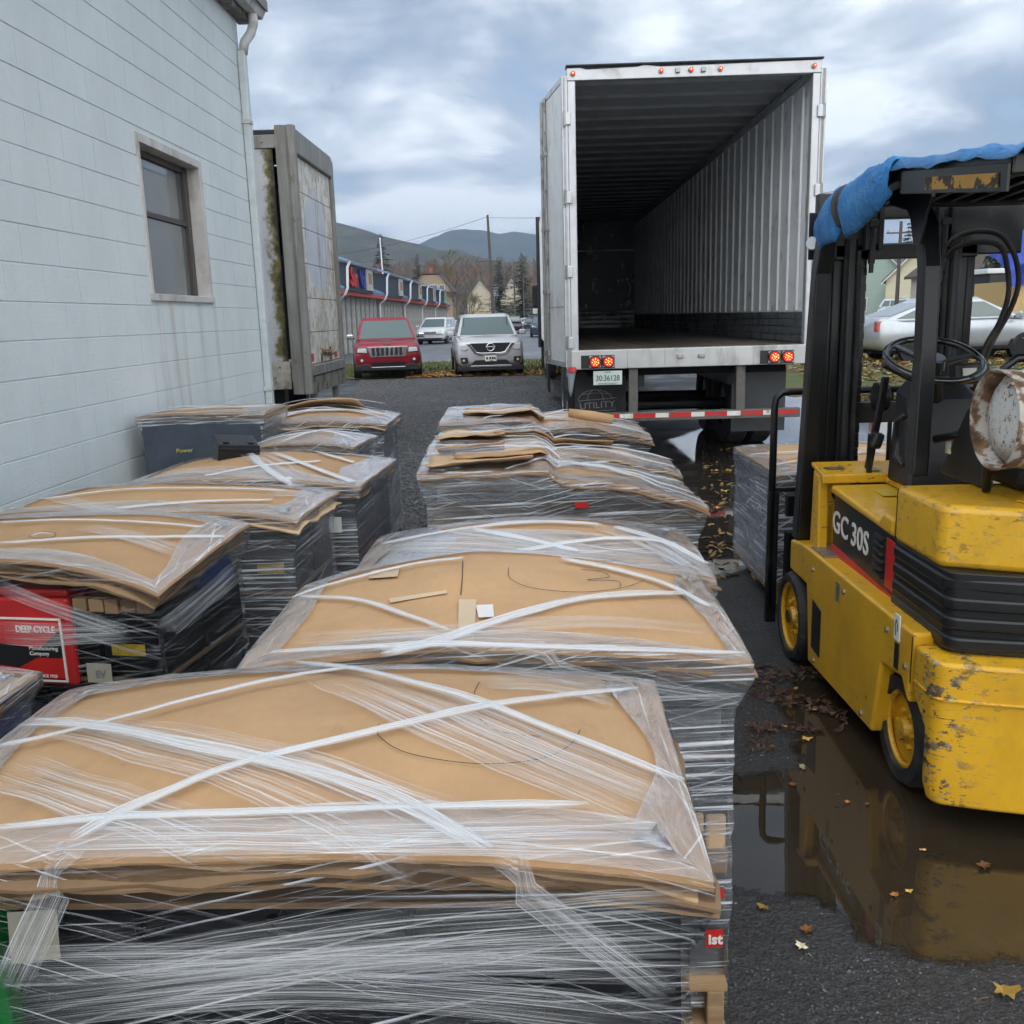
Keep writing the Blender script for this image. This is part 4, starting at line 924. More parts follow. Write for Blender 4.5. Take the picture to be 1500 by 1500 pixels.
p2.patch([(1034, 1362), (1059, 1360), (1058, 1386), (1034, 1388)], 'red_label', RED, .001)
q = p2.hit(1047, 1374)
if q: text('label_lettering', 'ist', .035, WHITEL, p2.o, frame_m(q + Vector((0, -.006, 0)), (1, 0, 0), (0, 0, 1)), bold=.001)
for k in range(3): MB().box(.365 + .05 * k, .411 + .05 * k, .030, .20, .47 - .006 * k, .545 + .004 * (k % 2)).build('crumpled_pad', CARDP, p2.o, bevel=.008)
for k in range(2): MB().box(.42, .516, .031 + .09 * k, .115 + .09 * k, .40, .462).build('crumpled_pad', CARDD, p2.o, bevel=.006)
for c in ((1052, 1308), (1098, 975)):
    a, b = c; p2.patch([(a - 10, b - 6), (a + 8, b - 7), (a + 9, b + 7), (a - 9, b + 8)], 'red_label', RED, .001)
p3 = Pallet('wrapped_pallet', 'wide pallet whose arched cardboard is veiled in white film, behind the creased carton sheet', -.015, 2.62, 1.09, .64, 0, dome(.89, .10, 2.3, 1.8), 'kkkdg', 3, film=FILM_PALE, cards=4, seed=9, edge_drop=.003, fold=(.12, .3))
for pix, w in (([(560, 800), (680, 778), (790, 768), (880, 772)], .03), ([(690, 778), (780, 795), (850, 812)], .03), ([(740, 816), (840, 797), (920, 792), (990, 800)], .028), ([(900, 775), (980, 800), (1050, 840)], .05)): p3.band(pix, w)
p3.band([(560, 800), (700, 800), (860, 815), (1000, 830)], .14, SHEER); p3.band([(640, 775), (760, 790), (880, 820)], .1, SHEER); p3.band([(880, 770), (960, 800), (1040, 850)], .16, SHEER)
p3.line([(852, 785), (850, 793), (880, 802), (950, 806)])
def lump(zl, zr, h, sd=0):
    def f(u, v):                                   # two loads side by side: a square block and a lower one that slumps away
        st = max(0, min(1, (u - .44) / .05)); st = st * st * (3 - 2 * st); k = max(0, (u - .47) / .53)
        n_ = .013 * noise.noise(Vector((u * 5 + sd, v * 3, sd))) + .007 * noise.noise(Vector((u * 13, v * 7, sd + 3)))
        left = zl + h * .4 * v; right = zl - .055 + (zr - zl + .055) * k ** 1.6 + h * .5 * math.sin(PI * min(1, k * 1.3))
        return left * (1 - st) + right * st + n_
    return f
p4 = Pallet('wrapped_pallet', 'sagging pallet in pale film with lifted cardboard flaps and one sloping shoulder', .125, 3.8, 1.21, .6, .02, lump(1.03, .85, .03, 1), 'kkkkd', 3, film=FILM, cards=4, seed=13, edge_drop=.002, fold=(.1, .3))
p4.uvband((.0, .3), (.55, .75), .03); p4.uvband((.45, .95), (1, .1), .05); p4.uvband((.4, .8), (1, .3), .16, SHEER); p4.uvband((.05, .9), (.6, .2), .12, SHEER); p4.uvband((.3, 0), (.7, 1), .03, BAND); p4.auto(2)
flap(p4, .03, .40, .02, .5, .05, CARDP, 1); flap(p4, .12, .46, .3, .95, .035, CARD, 2); flap(p4, .05, .3, .5, .98, .06, CARD, 3); p4.uvband((.0, .25), (.6, .5), .14, SHEER, lift=.06); p4.uvband((.02, .7), (.5, .35), .03, BAND, lift=.05)
p4.patch([(842, 736), (862, 736), (862, 744), (842, 744)], 'red_label', RED, .002)
p5 = Pallet('wrapped_pallet', 'film-wrapped pallet sloping to one shoulder, second from the semi-trailer guard', .11, 4.55, 1.26, .62, -.02, lump(1.02, .86, .035, 5), 'kkkd', 3, cards=4, seed=17, edge_drop=.002, fold=(.1, .3))
p5.auto(4); p5.uvband((.3, .9), (1, .2), .2, SHEER)
flap(p5, .25, .75, .5, .85, .045, CARD, 4, .25); flap(p5, .02, .3, .2, .9, .04, CARDP, 5); p5.uvband((.1, .3), (.7, .9), .03, BAND, lift=.045); p5.uvband((0, .5), (.5, .6), .2, SHEER, lift=.05)
p6 = Pallet('wrapped_pallet', 'film-wrapped pallet with a rolled cardboard tube on top, next to the semi-trailer guard', .09, 5.75, 1.32, .9, .01, lump(1.02, .89, .05, 9), 'kkkd', 3, cards=4, seed=19, edge_drop=.002, fold=(.1, .3))
p6.auto(5)
flap(p6, .1, .5, .2, .7, .035, CARD, 6, -.1); p6.uvband((.05, .2), (.8, .8), .03, BAND, lift=.03)
MB().tube([(.16, .30, 1.03), (.30, .26, 1.01), (.44, .24, .985)], [.028, .034, .03], 12).build('cardboard_roll', CARD, p6.o, smooth=True)
# --- column along the wall
def fr(x, y, w, d, rz): c, s_ = math.cos(rz), math.sin(rz); return x - c * w/2, y - s_ * w/2
def LP(label, frx, fry, w, d, rz, top, **kw):
    x, y = fr(frx, fry, w, d, rz); return Pallet('wrapped_pallet', label, x, y, w, d, rz, top, **kw)
l1 = LP('low film-wrapped pallet between the wall and the row-end pallet', -1.27, 1.72, 1.1, .5, 0, dome(.80, .06), body='kkdb', layers=3, cards=5, seed=23)
l1.auto(2)
l2 = LP('film-wrapped pallet with a red deep cycle battery showing and drooping cardboard corner', -1.09, 2.56, 1.05, .62, -.15,
        lambda u, v: .955 + .035 * (1 - abs(2*u - 1) ** 2) - .055 * max(0, (u - .55) / .45) ** 2 * (1 - v) + .02 * v, body='kkkkb', layers=2, zb=.38, cards=5, seed=27, film=FILM_CLEAR, edge_drop=.004, fold=(.05, .13))
l2.band([(0, 800), (120, 792), (240, 790), (330, 790)], .02); l2.band([(0, 769), (100, 765), (200, 768), (300, 776)], .015); l2.band([(120, 775), (200, 790), (270, 815)], .09, SHEER)
l2.band([(0, 855), (60, 880), (130, 905), (190, 925)], .05, SHEER, lift=.014); l2.band([(0, 925), (70, 928), (140, 925), (195, 922)], .075, SHEER, lift=.013); l2.band([(240, 920), (290, 880), (350, 830)], .08, SHEER, lift=.012)
l2.band([(45, 790), (60, 785), (80, 786)], .003, BAND); l2.line([(42, 786), (60, 780), (80, 781), (78, 787), (55, 789), (42, 786)])
REDC = BCOL['r']
rb_ = MB().box(-.525, -.19, -.012, .15, .52, .80).build('battery', REDC, l2.o, bevel=.012); rb_.location = (.405, .030, .07)
MB().box(-.53, -.185, -.016, .14, .802, .826).build('lid', REDC, rb_, bevel=.008)
MB().box(-.50, -.222, -.0145, -.0125, .54, .73).build('label', PLASTIC, rb_)
for a, b, c, e in ((-.504, -.498, .536, .734), (-.224, -.218, .536, .734), (-.504, -.218, .73, .736), (-.504, -.218, .534, .54)): MB().box(a, b, -.0165, -.0125, c, e).build('label_border', WHITEL, rb_)
MB().prism([(-.498, .66), (-.30, .64), (-.225, .70), (-.225, .728), (-.498, .728)], 'y', -.0155, -.0146).build('label_field', RED, rb_)
MB().prism([(-.498, .545), (-.226, .545), (-.226, .61), (-.31, .61), (-.38, .575), (-.498, .59)], 'y', -.0155, -.0146).build('label_field', RED, rb_)
text('label_lettering', 'DEEP CYCLE', .028, WHITEL, rb_, frame_m((-.305, -.0165, .70), (1, 0, 0), (0, 0, 1)), xs=.85, bold=.0006)
text('label_lettering', 'Manufacturing\nCompany', .017, WHITEL, rb_, frame_m((-.335, -.0165, .632), (1, 0, 0), (0, 0, 1)), align='LEFT')
text('label_lettering', 'DEEP-CYCLE BATTERY SINCE 1925', .013, WHITEL, rb_, frame_m((-.35, -.0165, .552), (1, 0, 0), (0, 0, 1)))
for k in range(5): MB().box(.228 + k * .052, .272 + k * .052 + .004 * (k % 2), .022, .05, .83 - .004 * (k % 3), .868).build('corrugated_pad', CARDD, l2.o, bevel=.004)
MB().box(.25, .33, .020, .024, .605, .665).build('cream_label', M('cream_paper', (.36, .34, .27), .6), l2.o)
text('label_lettering', 'EV', .030, GREYL, l2.o, frame_m((.295, .019, .632), (1, 0, 0), (0, 0, 1)), bold=.001)
MB().box(.36, .484, .30, .55, .775, .875).build('battery', BCOL['b'], l2.o, bevel=.012)
l3 = LP('film-wrapped pallet with smooth cardboard lid and crushed corner, along the block wall', -.89, 3.40, 1.22, .6, -.07, dome(.945, .045, 2.5, 2, -.03), body='kkkdg', layers=3, cards=5, seed=31, edge_drop=.004, fold=(.06, .16))
l3.band([(60, 735), (180, 720), (320, 718), (420, 722)], .02); l3.band([(170, 748), (280, 738), (400, 735)], .03); l3.band([(80, 730), (140, 745), (190, 755)], .08, SHEER); l3.band([(390, 725), (430, 725), (460, 730)], .12, SHEER)
l4 = LP('film-wrapped pallet with a dark battery poking through torn cardboard, along the block wall', -.77, 4.06, 1.17, .82, -.06, dome(.93, .09, 2, 2), body='kkkkg', layers=3, cards=5, seed=37, edge_drop=.002, fold=(.06, .2))
for pix, w in (([(215, 690), (280, 655), (320, 640)], .03), ([(330, 640), (400, 665), (480, 695), (520, 710)], .05), ([(350, 645), (380, 680), (430, 715)], .05), ([(300, 700), (380, 685), (470, 678)], .025), ([(380, 640), (450, 660), (520, 680)], .04)): l4.band(pix, w)
l4.band([(340, 650), (400, 680), (450, 715)], .16, SHEER); l4.band([(180, 705), (300, 690), (420, 700)], .12, SHEER)
bk_ = inst(BATT['k'], l4.o, (-.18, .52, .965), (.12, .1, .5), (1.2, 1, .6), name='battery')
MB().box(.36, .50, -.04, -.034, .73, .80).build('paper_slip', PAPER, l4.o)
l5 = LP('small film-wrapped pallet between the crate-like box and the pallet with a poking battery', -1.03, 5.3, .66, .55, -.1, dome(.94, .06), body='kkkd', layers=3, cards=4, seed=41, film=FILM_PALE)
l5.auto(3)
l6 = LP('film-wrapped pallet beside the parked trailer bumper with bunched film on top', -1.02, 6.5, 1.05, .85, .0, dome(.93, .09, 2, 2), body='kkkd', layers=4, cards=4, seed=43, film=FILM_PALE)
l6.auto(5, (.03, .05))
flap(l6, .2, .75, .45, .95, .08, CARDP, 7); l6.uvband((.1, .6), (.9, .7), .03, BAND, lift=.07)
wl = LP('dark film-wrapped box pallet standing against the white block wall', -1.72, 5.95, .84, .62, 0, dome(1.09, .015), body='ddk', layers=2, cards=4, seed=47, film=FILM, zb=.2)
wl.auto(2); YEL = M('yellow_lettering', (.55, .45, .12), .5)
MB().box(-.385, .385, .012, .024, .45, 1.045).build('dark_carton_face', M('slate_carton', (.05, .065, .09), .6, var=.3), wl.o)
text('label_lettering', 'Power', .042, YEL, wl.o, frame_m((-.12, .008, .86), (1, 0, .05), (-.05, 0, 1)))
# --- pallet on the forks
fk = Pallet('wrapped_pallet', 'narrow tall pallet closely wrapped in pale film, carried on the forklift forks', 1.83, 4.92, 1.06, 1.05, 0, dome(.735, .03, 2.5), 'ggkd', 3, zb=.14, film=FILM_PALE, cards=4, seed=53, lift=.06, edge_drop=.005, inset=.01, group=None)
fk.auto(3)
# red plastic handle poking from the column
hb = MB().tube([(-.56, 4.9, .44), (-.50, 4.88, .45), (-.46, 4.88, .43)], [.028, .035, .02], 8).build('red_jack_grip', M('red_plastic', (.55, .02, .015), .35))
tag(hb, 'red plastic grip poking out beside the sagging pallets', 'handle')
# ================================================================== forklift
def yellowmat(name, wear):
    m, nt, p, out = newmat(name); vec = coords(nt); ge = N(nt, 'ShaderNodeNewGeometry')
    c = ramp(nt, nz(nt, vec, 3, 7, .6), [(.3, (.66, .355, .014)), (.7, (.80, .455, .02))])
    grime = ramp(nt, nz(nt, coords(nt, 'Object', (2, 2, .9)), 2.2, 8, .65), [(.50, 0.0), (.80, .42)]); c = mixc(nt, grime, c, (.27, .145, .025))
    scr = ramp(nt, nz(nt, coords(nt, 'Object', (1.2, 1.2, 16), (.35, 0, 0)), 3.2, 8, .72), [(.62, 0.0), (.645, 1.0)])
    chip = ramp(nt, nz(nt, coords(nt, 'Object', (1, 1, 2.2)), 24, 8, .7), [(.645 - wear * .075, 0.0), (.66 - wear * .075, 1.0)])
    area = ramp(nt, nz(nt, vec, 2.3, 4), [(.52, 0.0), (.66, 1.0)])
    pt = ramp(nt, ge.outputs['Pointiness'], [(.52, 0.0), (.57, 1.0)])
    sx_ = N(nt, 'ShaderNodeSeparateXYZ'); L(nt, vec, sx_.inputs[0])         # the rear corner takes the knocks
    dc = math_(nt, 'ADD', math_(nt, 'ABSOLUTE', math_(nt, 'ADD', sx_.outputs[0], -1.27)), math_(nt, 'ABSOLUTE', math_(nt, 'ADD', sx_.outputs[1], -2.76)))
    pt = math_(nt, 'MAXIMUM', pt, ramp(nt, dc, [(.06, wear), (.26, 0.0)]))
    ch2 = ramp(nt, nz(nt, coords(nt, 'Object', (1, 1, 1.8)), 15, 9, .72), [(.535, 0.0), (.55, 1.0)]); chip = math_(nt, 'MAXIMUM', chip, math_(nt, 'MULTIPLY', ch2, ramp(nt, dc, [(.08, wear), (.20, 0.0)])))
    k = math_(nt, 'MULTIPLY', math_(nt, 'MAXIMUM', chip, math_(nt, 'MULTIPLY', scr, wear)), math_(nt, 'MAXIMUM', area, pt))
    bare = ramp(nt, nz(nt, vec, 40, 4), [(.4, (.05, .035, .025)), (.55, (.17, .15, .12)), (.7, (.48, .40, .26))])
    c = mixc(nt, k, c, bare); L(nt, c, p.inputs['Base Color'])
    L(nt, math_(nt, 'MULTIPLY_ADD', k, .35, .36), p.inputs['Roughness']); p.inputs['Coat Weight'].default_value = .15
    bump(nt, p, math_(nt, 'ADD', math_(nt, 'MULTIPLY', k, -.6), math_(nt, 'MULTIPLY', nz(nt, vec, 60, 3), .25)), .3, .004); return m
YEL1 = yellowmat('yellow_machine_paint', .55); YEL2 = yellowmat('scraped_yellow_paint', 1.0)
MAST = M('greasy_black_steel', (.008, .009, .010), .32, .0, var=.5, bmp=.12, dirt=((.05, .045, .04), .60, .82, 5))
RIBBLK = M('black_ribbed_cover', (.010, .011, .013), .36, var=.3, dirt=((.05, .045, .04), .60, .80, 4))
F = root('forklift', 'yellow and black gas forklift with blue tarp on its roof and a propane tank', 'forklift', (1.81, 3.5, 0))
def FB(nm, mat, mb, bevel=.006, **kw): return mb.build(nm, mat, F, bevel=bevel, world=True, **kw)
CX = 1.81
def mir(x): return 2 * CX - x
# chassis sides
side = [(4.32, .58), (4.32, .435), (4.05, .435), (4.03, .36), (3.99, .095), (3.2, .12), (3.14, .41), (2.96, .43), (2.90, .36), (2.885, .61), (4.10, .605)]
FB('side_plate', YEL1, MB().prism(side, 'x', 1.22, 1.34), .012, seg=3); FB('side_plate', YEL1, MB().prism(side, 'x', mir(1.34), mir(1.22)), .012, seg=3)
FB('chassis', BLACK, MB().box(1.345, mir(1.345), 2.95, 4.2, .18, .56))
FB('step_plate', STEEL, MB().box(1.235, 1.34, 3.86, 4.05, .607, .613), .002)
FB('slot_cover', BLACK, MB().prism([(3.94, .40), (3.82, .38), (3.82, .17), (3.94, .18)], 'x', 1.2165, 1.222), .004)
FB('slot', BLACK, MB().box(1.216, 1.2205, 2.985, 3.02, .445, .535), .002)
wl_ = MB().box(1.2155, 1.2195, 2.985, 3.03, .545, .635).build('white_decal', WHITEL, F, world=True)
MB().tube([(1.2148, 2.999, .575), (1.2148, 2.998, .60), (1.2148, 3.012, .615), (1.2148, 3.018, .595), (1.2148, 3.01, .56)], .002, 5).build('hook_symbol', GREENL, F, world=True)
FB('data_plate', STEEL, MB().box(1.2165, 1.2195, 3.60, 3.64, .49, .57), .002)
# wheels
FT, FR_ = wheel_meshes(.215, .19, .17, BLACKR, YEL1, 9)
RT, RR_ = wheel_meshes(.20, .17, .14, BLACKR, YEL1, 6)
wheel(F, (1.30 - CX, 4.265 - 3.5, .215), (FT, FR_)); wheel(F, (mir(1.30) - CX, 4.265 - 3.5, .215), (FT, FR_), True)
wheel(F, (1.345 - CX, 3.055 - 3.5, .20), (RT, RR_)); wheel(F, (mir(1.345) - CX, 3.055 - 3.5, .20), (RT, RR_), True)
# hood: black side cover with red trim, yellow lid
FB('side_cover', RIBBLK, MB().prism([(3.965, .60), (3.245, .575), (3.245, .835), (3.96, .868)], 'x', 1.30, 1.38), .006)
FB('side_cover', RIBBLK, MB().prism([(3.965, .60), (3.245, .575), (3.245, .835), (3.96, .868)], 'x', mir(1.38), mir(1.30)), .006)
FB('red_trim', RED, MB().prism([(3.966, .592), (3.244, .567), (3.244, .615), (3.966, .648)], 'x', 1.296, 1.302), .002)
FB('red_trim', RED, MB().prism([(3.345, .635), (3.262, .632), (3.262, .815), (3.345, .82)], 'x', 1.2955, 1.302), .002)
for k in range(6):
    z = .655 + k * .029; FB('louver', RIBBLK, MB().prism([(3.455, z), (3.36, z - .002), (3.36, z + .012), (3.455, z + .014)], 'x', 1.285, 1.301), .004)
text('model_letters', 'GC', .132, WHITEL, F, frame_m((1.2972 - CX, 3.86 - 3.5, .746), (0, -1, -.012), (0, -.012, 1)), xs=1.06, bold=.002); text('model_number', '30S', .132, WHITEL, F, frame_m((1.2972 - CX, 3.625 - 3.5, .741), (0, -1, -.012), (0, -.012, 1)), xs=1.06, bold=.002)
FB('hood_lid', YEL1, MB().prism([(3.975, .868), (3.27, .838), (3.27, .905), (3.36, .91), (3.40, .875), (3.965, .905)], 'x', 1.285, mir(1.285)), .014, seg=3)
FB('engine_block', BLACK, MB().box(1.385, mir(1.385), 3.26, 3.95, .565, .83))
FB('warning_decal', M('yellow_decal', (.62, .42, .04), .4), MB().box(1.42, 1.56, 3.72, 3.86, .898, .9005), 0)
# counterweight
def rplan(x0, yf, yc, yb, rc=.04, g=0.0):
    """counterweight outline from above: straight flank, rounded corner, gently bowed back"""
    h = [(x0 - g, yf), (x0 - g, yc + rc)]
    for k in range(1, 7):
        a = k / 7 * PI / 2; h.append((x0 - g + rc * (1 - math.cos(a)), yc + rc - (rc + g) * math.sin(a)))
    for k in range(1, 9):
        t = k / 8; x = x0 + rc + (CX - x0 - rc) * t; h.append((x, yc - g + (yb - yc) * (1 - (1 - t) ** 2)))
    return h + [(mir(x), y) for x, y in reversed(h[:-1])]
FB('counterweight_top', YEL2, MB().prism(rplan(1.28, 3.24, 2.86, 2.72), 'z', .833, 1.035), .022, seg=3, smooth='auto')
FB('counterweight_core', RIBBLK, MB().prism(rplan(1.288, 3.24, 2.80, 2.70), 'z', .575, .834), .003, smooth='auto')
for k in range(4):
    z = .592 + k * .061; FB('cover_rib', RIBBLK, MB().prism(rplan(1.28, 3.24, 2.80 - .012 * (3 - k), 2.69, .05), 'z', z, z + .042), .009, seg=3, smooth='auto')
lo_ = rplan(1.225, 2.875, 2.70, 2.60, .05)
def lowr(z, yf, k=1.0): return [(CX + (x - CX) * k, min(y, yf) if abs(x - CX) > .5 else 2.6 + (y - 2.6) * k, z) for x, y in lo_]
FB('counterweight', YEL2, MB().loft([lowr(.10, 2.765, .975), lowr(.16, 2.77), lowr(.34, 2.775), lowr(.42, 2.875), lowr(.575, 2.875)]), .012, seg=3, smooth='auto')
FB('counterweight_ledge', YEL2, MB().prism([(CX + (x - CX) * 1.006, y - .006) for x, y in lo_], 'z', .452, .462), .003, smooth='auto')
FB('top_hatch', YEL1, MB().prism([(1.62, 3.03), (1.52, 2.90), (1.56, 2.80), (2.0, 2.80), (2.0, 3.03)], 'z', 1.036, 1.042), .002)
cp = MB().cyl((1.66, 2.86, 1.042), (1.66, 2.86, 1.052), .045, n=18); cp.cyl((1.66, 2.86, 1.052), (1.66, 2.86, 1.085), .034, n=6); FB('filler_cap', YEL1, cp, .003)
# front cowl and dash
FB('cowl_post', YEL1, MB().prism([(4.14, .60), (4.02, .60), (4.04, .93), (4.12, .95)], 'x', 1.255, 1.30), .008)
FB('cowl_top', YEL1, MB().prism([(4.16, .975), (3.98, .945), (3.98, .905), (4.0, .905), (4.01, .93), (4.16, .955)], 'x', 1.255, 2.36), .006)
FB('dash_deck', YEL1, MB().box(1.52, 2.36, 3.60, 3.975, .905, .93), .006)
FB('maker_plate', STEEL, MB().box(1.285, 1.37, 4.04, 4.09, .9605, .9625), .001); FB('maker_plate', STEEL, MB().box(1.46, 1.51, 4.0, 4.06, .955, .958), .001)
gp = FB('gauge_panel', YEL1, MB().box(1.305, 1.40, 4.07, 4.09, .80, .90), .012)
gg = MB().cyl((1.355, 4.067, .848), (1.355, 4.058, .848), .035, n=20).build('gauge', BLACK, F, world=True)
MB().cyl((1.355, 4.057, .85), (1.355, 4.055, .85), .012, n=10).build('gauge_needle', WHITEL, F, world=True)
FB('floor_plate', STEEL, MB().box(1.34, 2.28, 3.97, 4.25, .575, .60), .004); FB('tread_box', YEL1, MB().box(1.34, 1.46, 4.1, 4.24, .60, .78), .01)
FB('toe_board', BLACK, MB().box(1.45, 2.28, 4.18, 4.22, .60, .93), .004)
# steering column, wheel, levers, cowl panels
FB('steering_cowl', PLASTIC, MB().loft([[(1.50, 3.92, .93), (1.86, 3.92, .93), (1.86, 3.70, .93), (1.50, 3.70, .93)], [(1.55, 4.0, 1.30), (1.84, 4.0, 1.30), (1.84, 3.85, 1.27), (1.55, 3.85, 1.27)], [(1.60, 4.0, 1.36), (1.80, 4.0, 1.36), (1.80, 3.92, 1.34), (1.60, 3.92, 1.34)]]), .02, seg=3)
SC = Vector((1.59, 3.73, 1.44)); SNrm = Vector((0, -.42, .91)).normalized(); SX = Vector((1, 0, 0)); SY = SNrm.cross(SX)
sw = bpy.data.objects.new('steering_wheel', None); COL.objects.link(sw); sw.parent = F; sw.location = Vector((0, 0, 0))
rim = [SC + (SX * math.cos(a) + SY * math.sin(a)) * .178 for a in [2*PI*k/40 for k in range(41)]]
WHEELP = M('glossy_wheel_plastic', (.012, .012, .013), .18, var=.1, coat=.6, spec=.8)
MB().tube(rim, .0145, 10, caps=False).build('wheel_rim', WHEELP, sw, world=True, smooth=True)
for a in (.15, 2.3, 4.2): MB().bar(SC - SNrm * .02, SC + (SX * math.cos(a) + SY * math.sin(a)) * .172, .03, .012, SNrm).build('spoke', WHEELP, sw, world=True, bevel=.004)
MB().cyl(SC - SNrm * .05, SC + SNrm * .012, .05, .044, 20).build('hub', WHEELP, sw, world=True, bevel=.004)
FB('steering_column', PLASTIC, MB().cyl(SC - SNrm * .03, (1.70, 3.95, 1.2), .03, .045, 12))
FB('gauge_pod', PLASTIC, MB().prism([(3.83, 1.33), (3.77, 1.34), (3.79, 1.42), (3.85, 1.41)], 'x', 1.70, 1.84), .008); FB('pod_label', WHITEL, MB().obox((1.755, 3.775, 1.385), (.055, .002, .03), Matrix.Rotation(-.2, 3, 'X')), 0)
FB('direction_lever', PLASTIC, MB().cyl((1.60, 3.9, 1.34), (1.43, 3.83, 1.42), .012, .014, 8))
FB('lever_rod', MAST, MB().bar((1.50, 3.98, 1.36), (1.46, 4.02, .96), .03, .025)); FB('lever_rod', MAST, MB().bar((1.80, 3.6, 1.30), (1.70, 3.5, .95), .03, .02))
FB('brake_handle', MAST, MB().tube([(1.46, 4.0, .90), (1.455, 4.0, 1.0), (1.45, 3.98, 1.12)], .013, 8))
FB('lever_knob', PLASTIC, MB().obox((1.475, 3.98, 1.09), (.05, .05, .07), Matrix.Rotation(.3, 3, 'Y')), .015)
FB('seat_base', PLASTIC, MB().box(1.60, 2.15, 3.02, 3.45, 1.036, 1.12), .03); FB('seat_cushion', BLACK, MB().box(1.62, 2.13, 3.05, 3.52, 1.12, 1.2), .035, seg=3)
FB('seat_plate', PLASTIC, MB().prism([(3.45, 1.036), (3.12, 1.036), (3.16, 1.28), (3.26, 1.30)], 'x', 1.515, 1.535), .01)
FB('yellow_tag', M('caution_label', (.62, .47, .05), .4, dirt=((.7, .7, .65), .5, .52, 20)), MB().box(1.512, 1.5145, 3.36, 3.40, 1.12, 1.19), 0)
FB('grab_handle', MAST, MB().tube([(1.40, 3.50, 1.06), (1.395, 3.56, 1.09), (1.395, 3.56, 1.22), (1.40, 3.50, 1.25)], .012, 8), 0, smooth=True)
# overhead guard
fp = [(1.265, 4.30, .585), (1.275, 4.255, 1.2), (1.285, 4.215, 1.80), (1.29, 4.17, 1.96), (1.30, 4.08, 2.05), (1.32, 3.9, 2.075)]
def post(pts, w, h, nm='guard_post'):
    r = []
    for i, p in enumerate(pts):
        p = Vector(p); t = (Vector(pts[min(i+1, len(pts)-1)]) - Vector(pts[max(i-1, 0)])).normalized(); sx = Vector((1, 0, 0)); b = sx.cross(t).normalized()
        r.append([p + sx * w/2 + b * h/2, p - sx * w/2 + b * h/2, p - sx * w/2 - b * h/2, p + sx * w/2 - b * h/2])
    return FB(nm, MAST, MB().loft(r), .008, seg=3)
post(fp, .07, .085); post([(mir(x), y, z) for x, y, z in fp], .07, .085)
rp = [(1.415, 3.405, 1.036), (1.425, 3.42, 1.5), (1.425, 3.43, 1.78), (1.425, 3.47, 1.92), (1.42, 3.56, 2.02), (1.41, 3.72, 2.06)]
post(rp, .06, .07); post([(mir(x), y, z) for x, y, z in rp], .06, .07)
FB('gusset', MAST, MB().prism([(3.55, 2.06), (3.28, 2.06), (3.36, 1.96), (3.40, 1.86), (3.46, 1.86)], 'x', 1.375, 1.385), .004)
FB('hook', STEEL, MB().tube([(1.372, 3.32, 2.06), (1.36, 3.27, 2.07), (1.36, 3.26, 2.03), (1.372, 3.30, 2.01)], .006, 6), 0)
def rdz(y): return .035 - (.115 * (3.45 - y) if y < 3.45 else .06 * (y - 3.45))
def tilt(mb): mb.v = [(x, y, z + rdz(y)) for x, y, z in mb.v]; return mb
def rbeam(x0, x1, y0, y1, z0, z1):
    P_ = [(y0, z0 + rdz(y0)), (3.45, z0 + rdz(3.45)), (y1, z0 + rdz(y1)), (y1, z1 + rdz(y1)), (3.45, z1 + rdz(3.45)), (y0, z1 + rdz(y0))]
    return MB().prism(P_, 'x', x0, x1)
for x in (1.33, mir(1.33)): FB('roof_side_beam', MAST, rbeam(x - .04, x + .04, 2.62, 4.05, 2.04, 2.105), .01)
for y in (2.66, 4.02): FB('roof_cross_beam', MAST, tilt(MB().box(1.375, mir(1.375), y - .04, y + .04, 2.045, 2.10)), .008)
for k in range(9):
    x = 1.45 + k * .09; FB('roof_bar', MAST, rbeam(x - .012, x + .012, 2.70, 3.98, 2.05, 2.085), .004)
FB('roof_plate', MAST, tilt(MB().box(1.278, 1.288, 2.62, 3.35, 2.0, 2.075)), .002)
FB('caution_strip', M('orange_strip', (.42, .22, .02), .5, dirt=((.05, .04, .03), .52, .54, 10)), tilt(MB().box(1.2745, 1.2775, 2.66, 3.14, 2.012, 2.05)), 0)
for x in (1.27,): 
    FB('marker_plate', MAST, MB().box(1.24, 1.30, 4.27, 4.275, 1.86, 2.06), .004); FB('side_lamp', LENS, MB().cyl((1.255, 4.262, 1.93), (1.25, 4.25, 1.93), .03, .026, 14), 0)
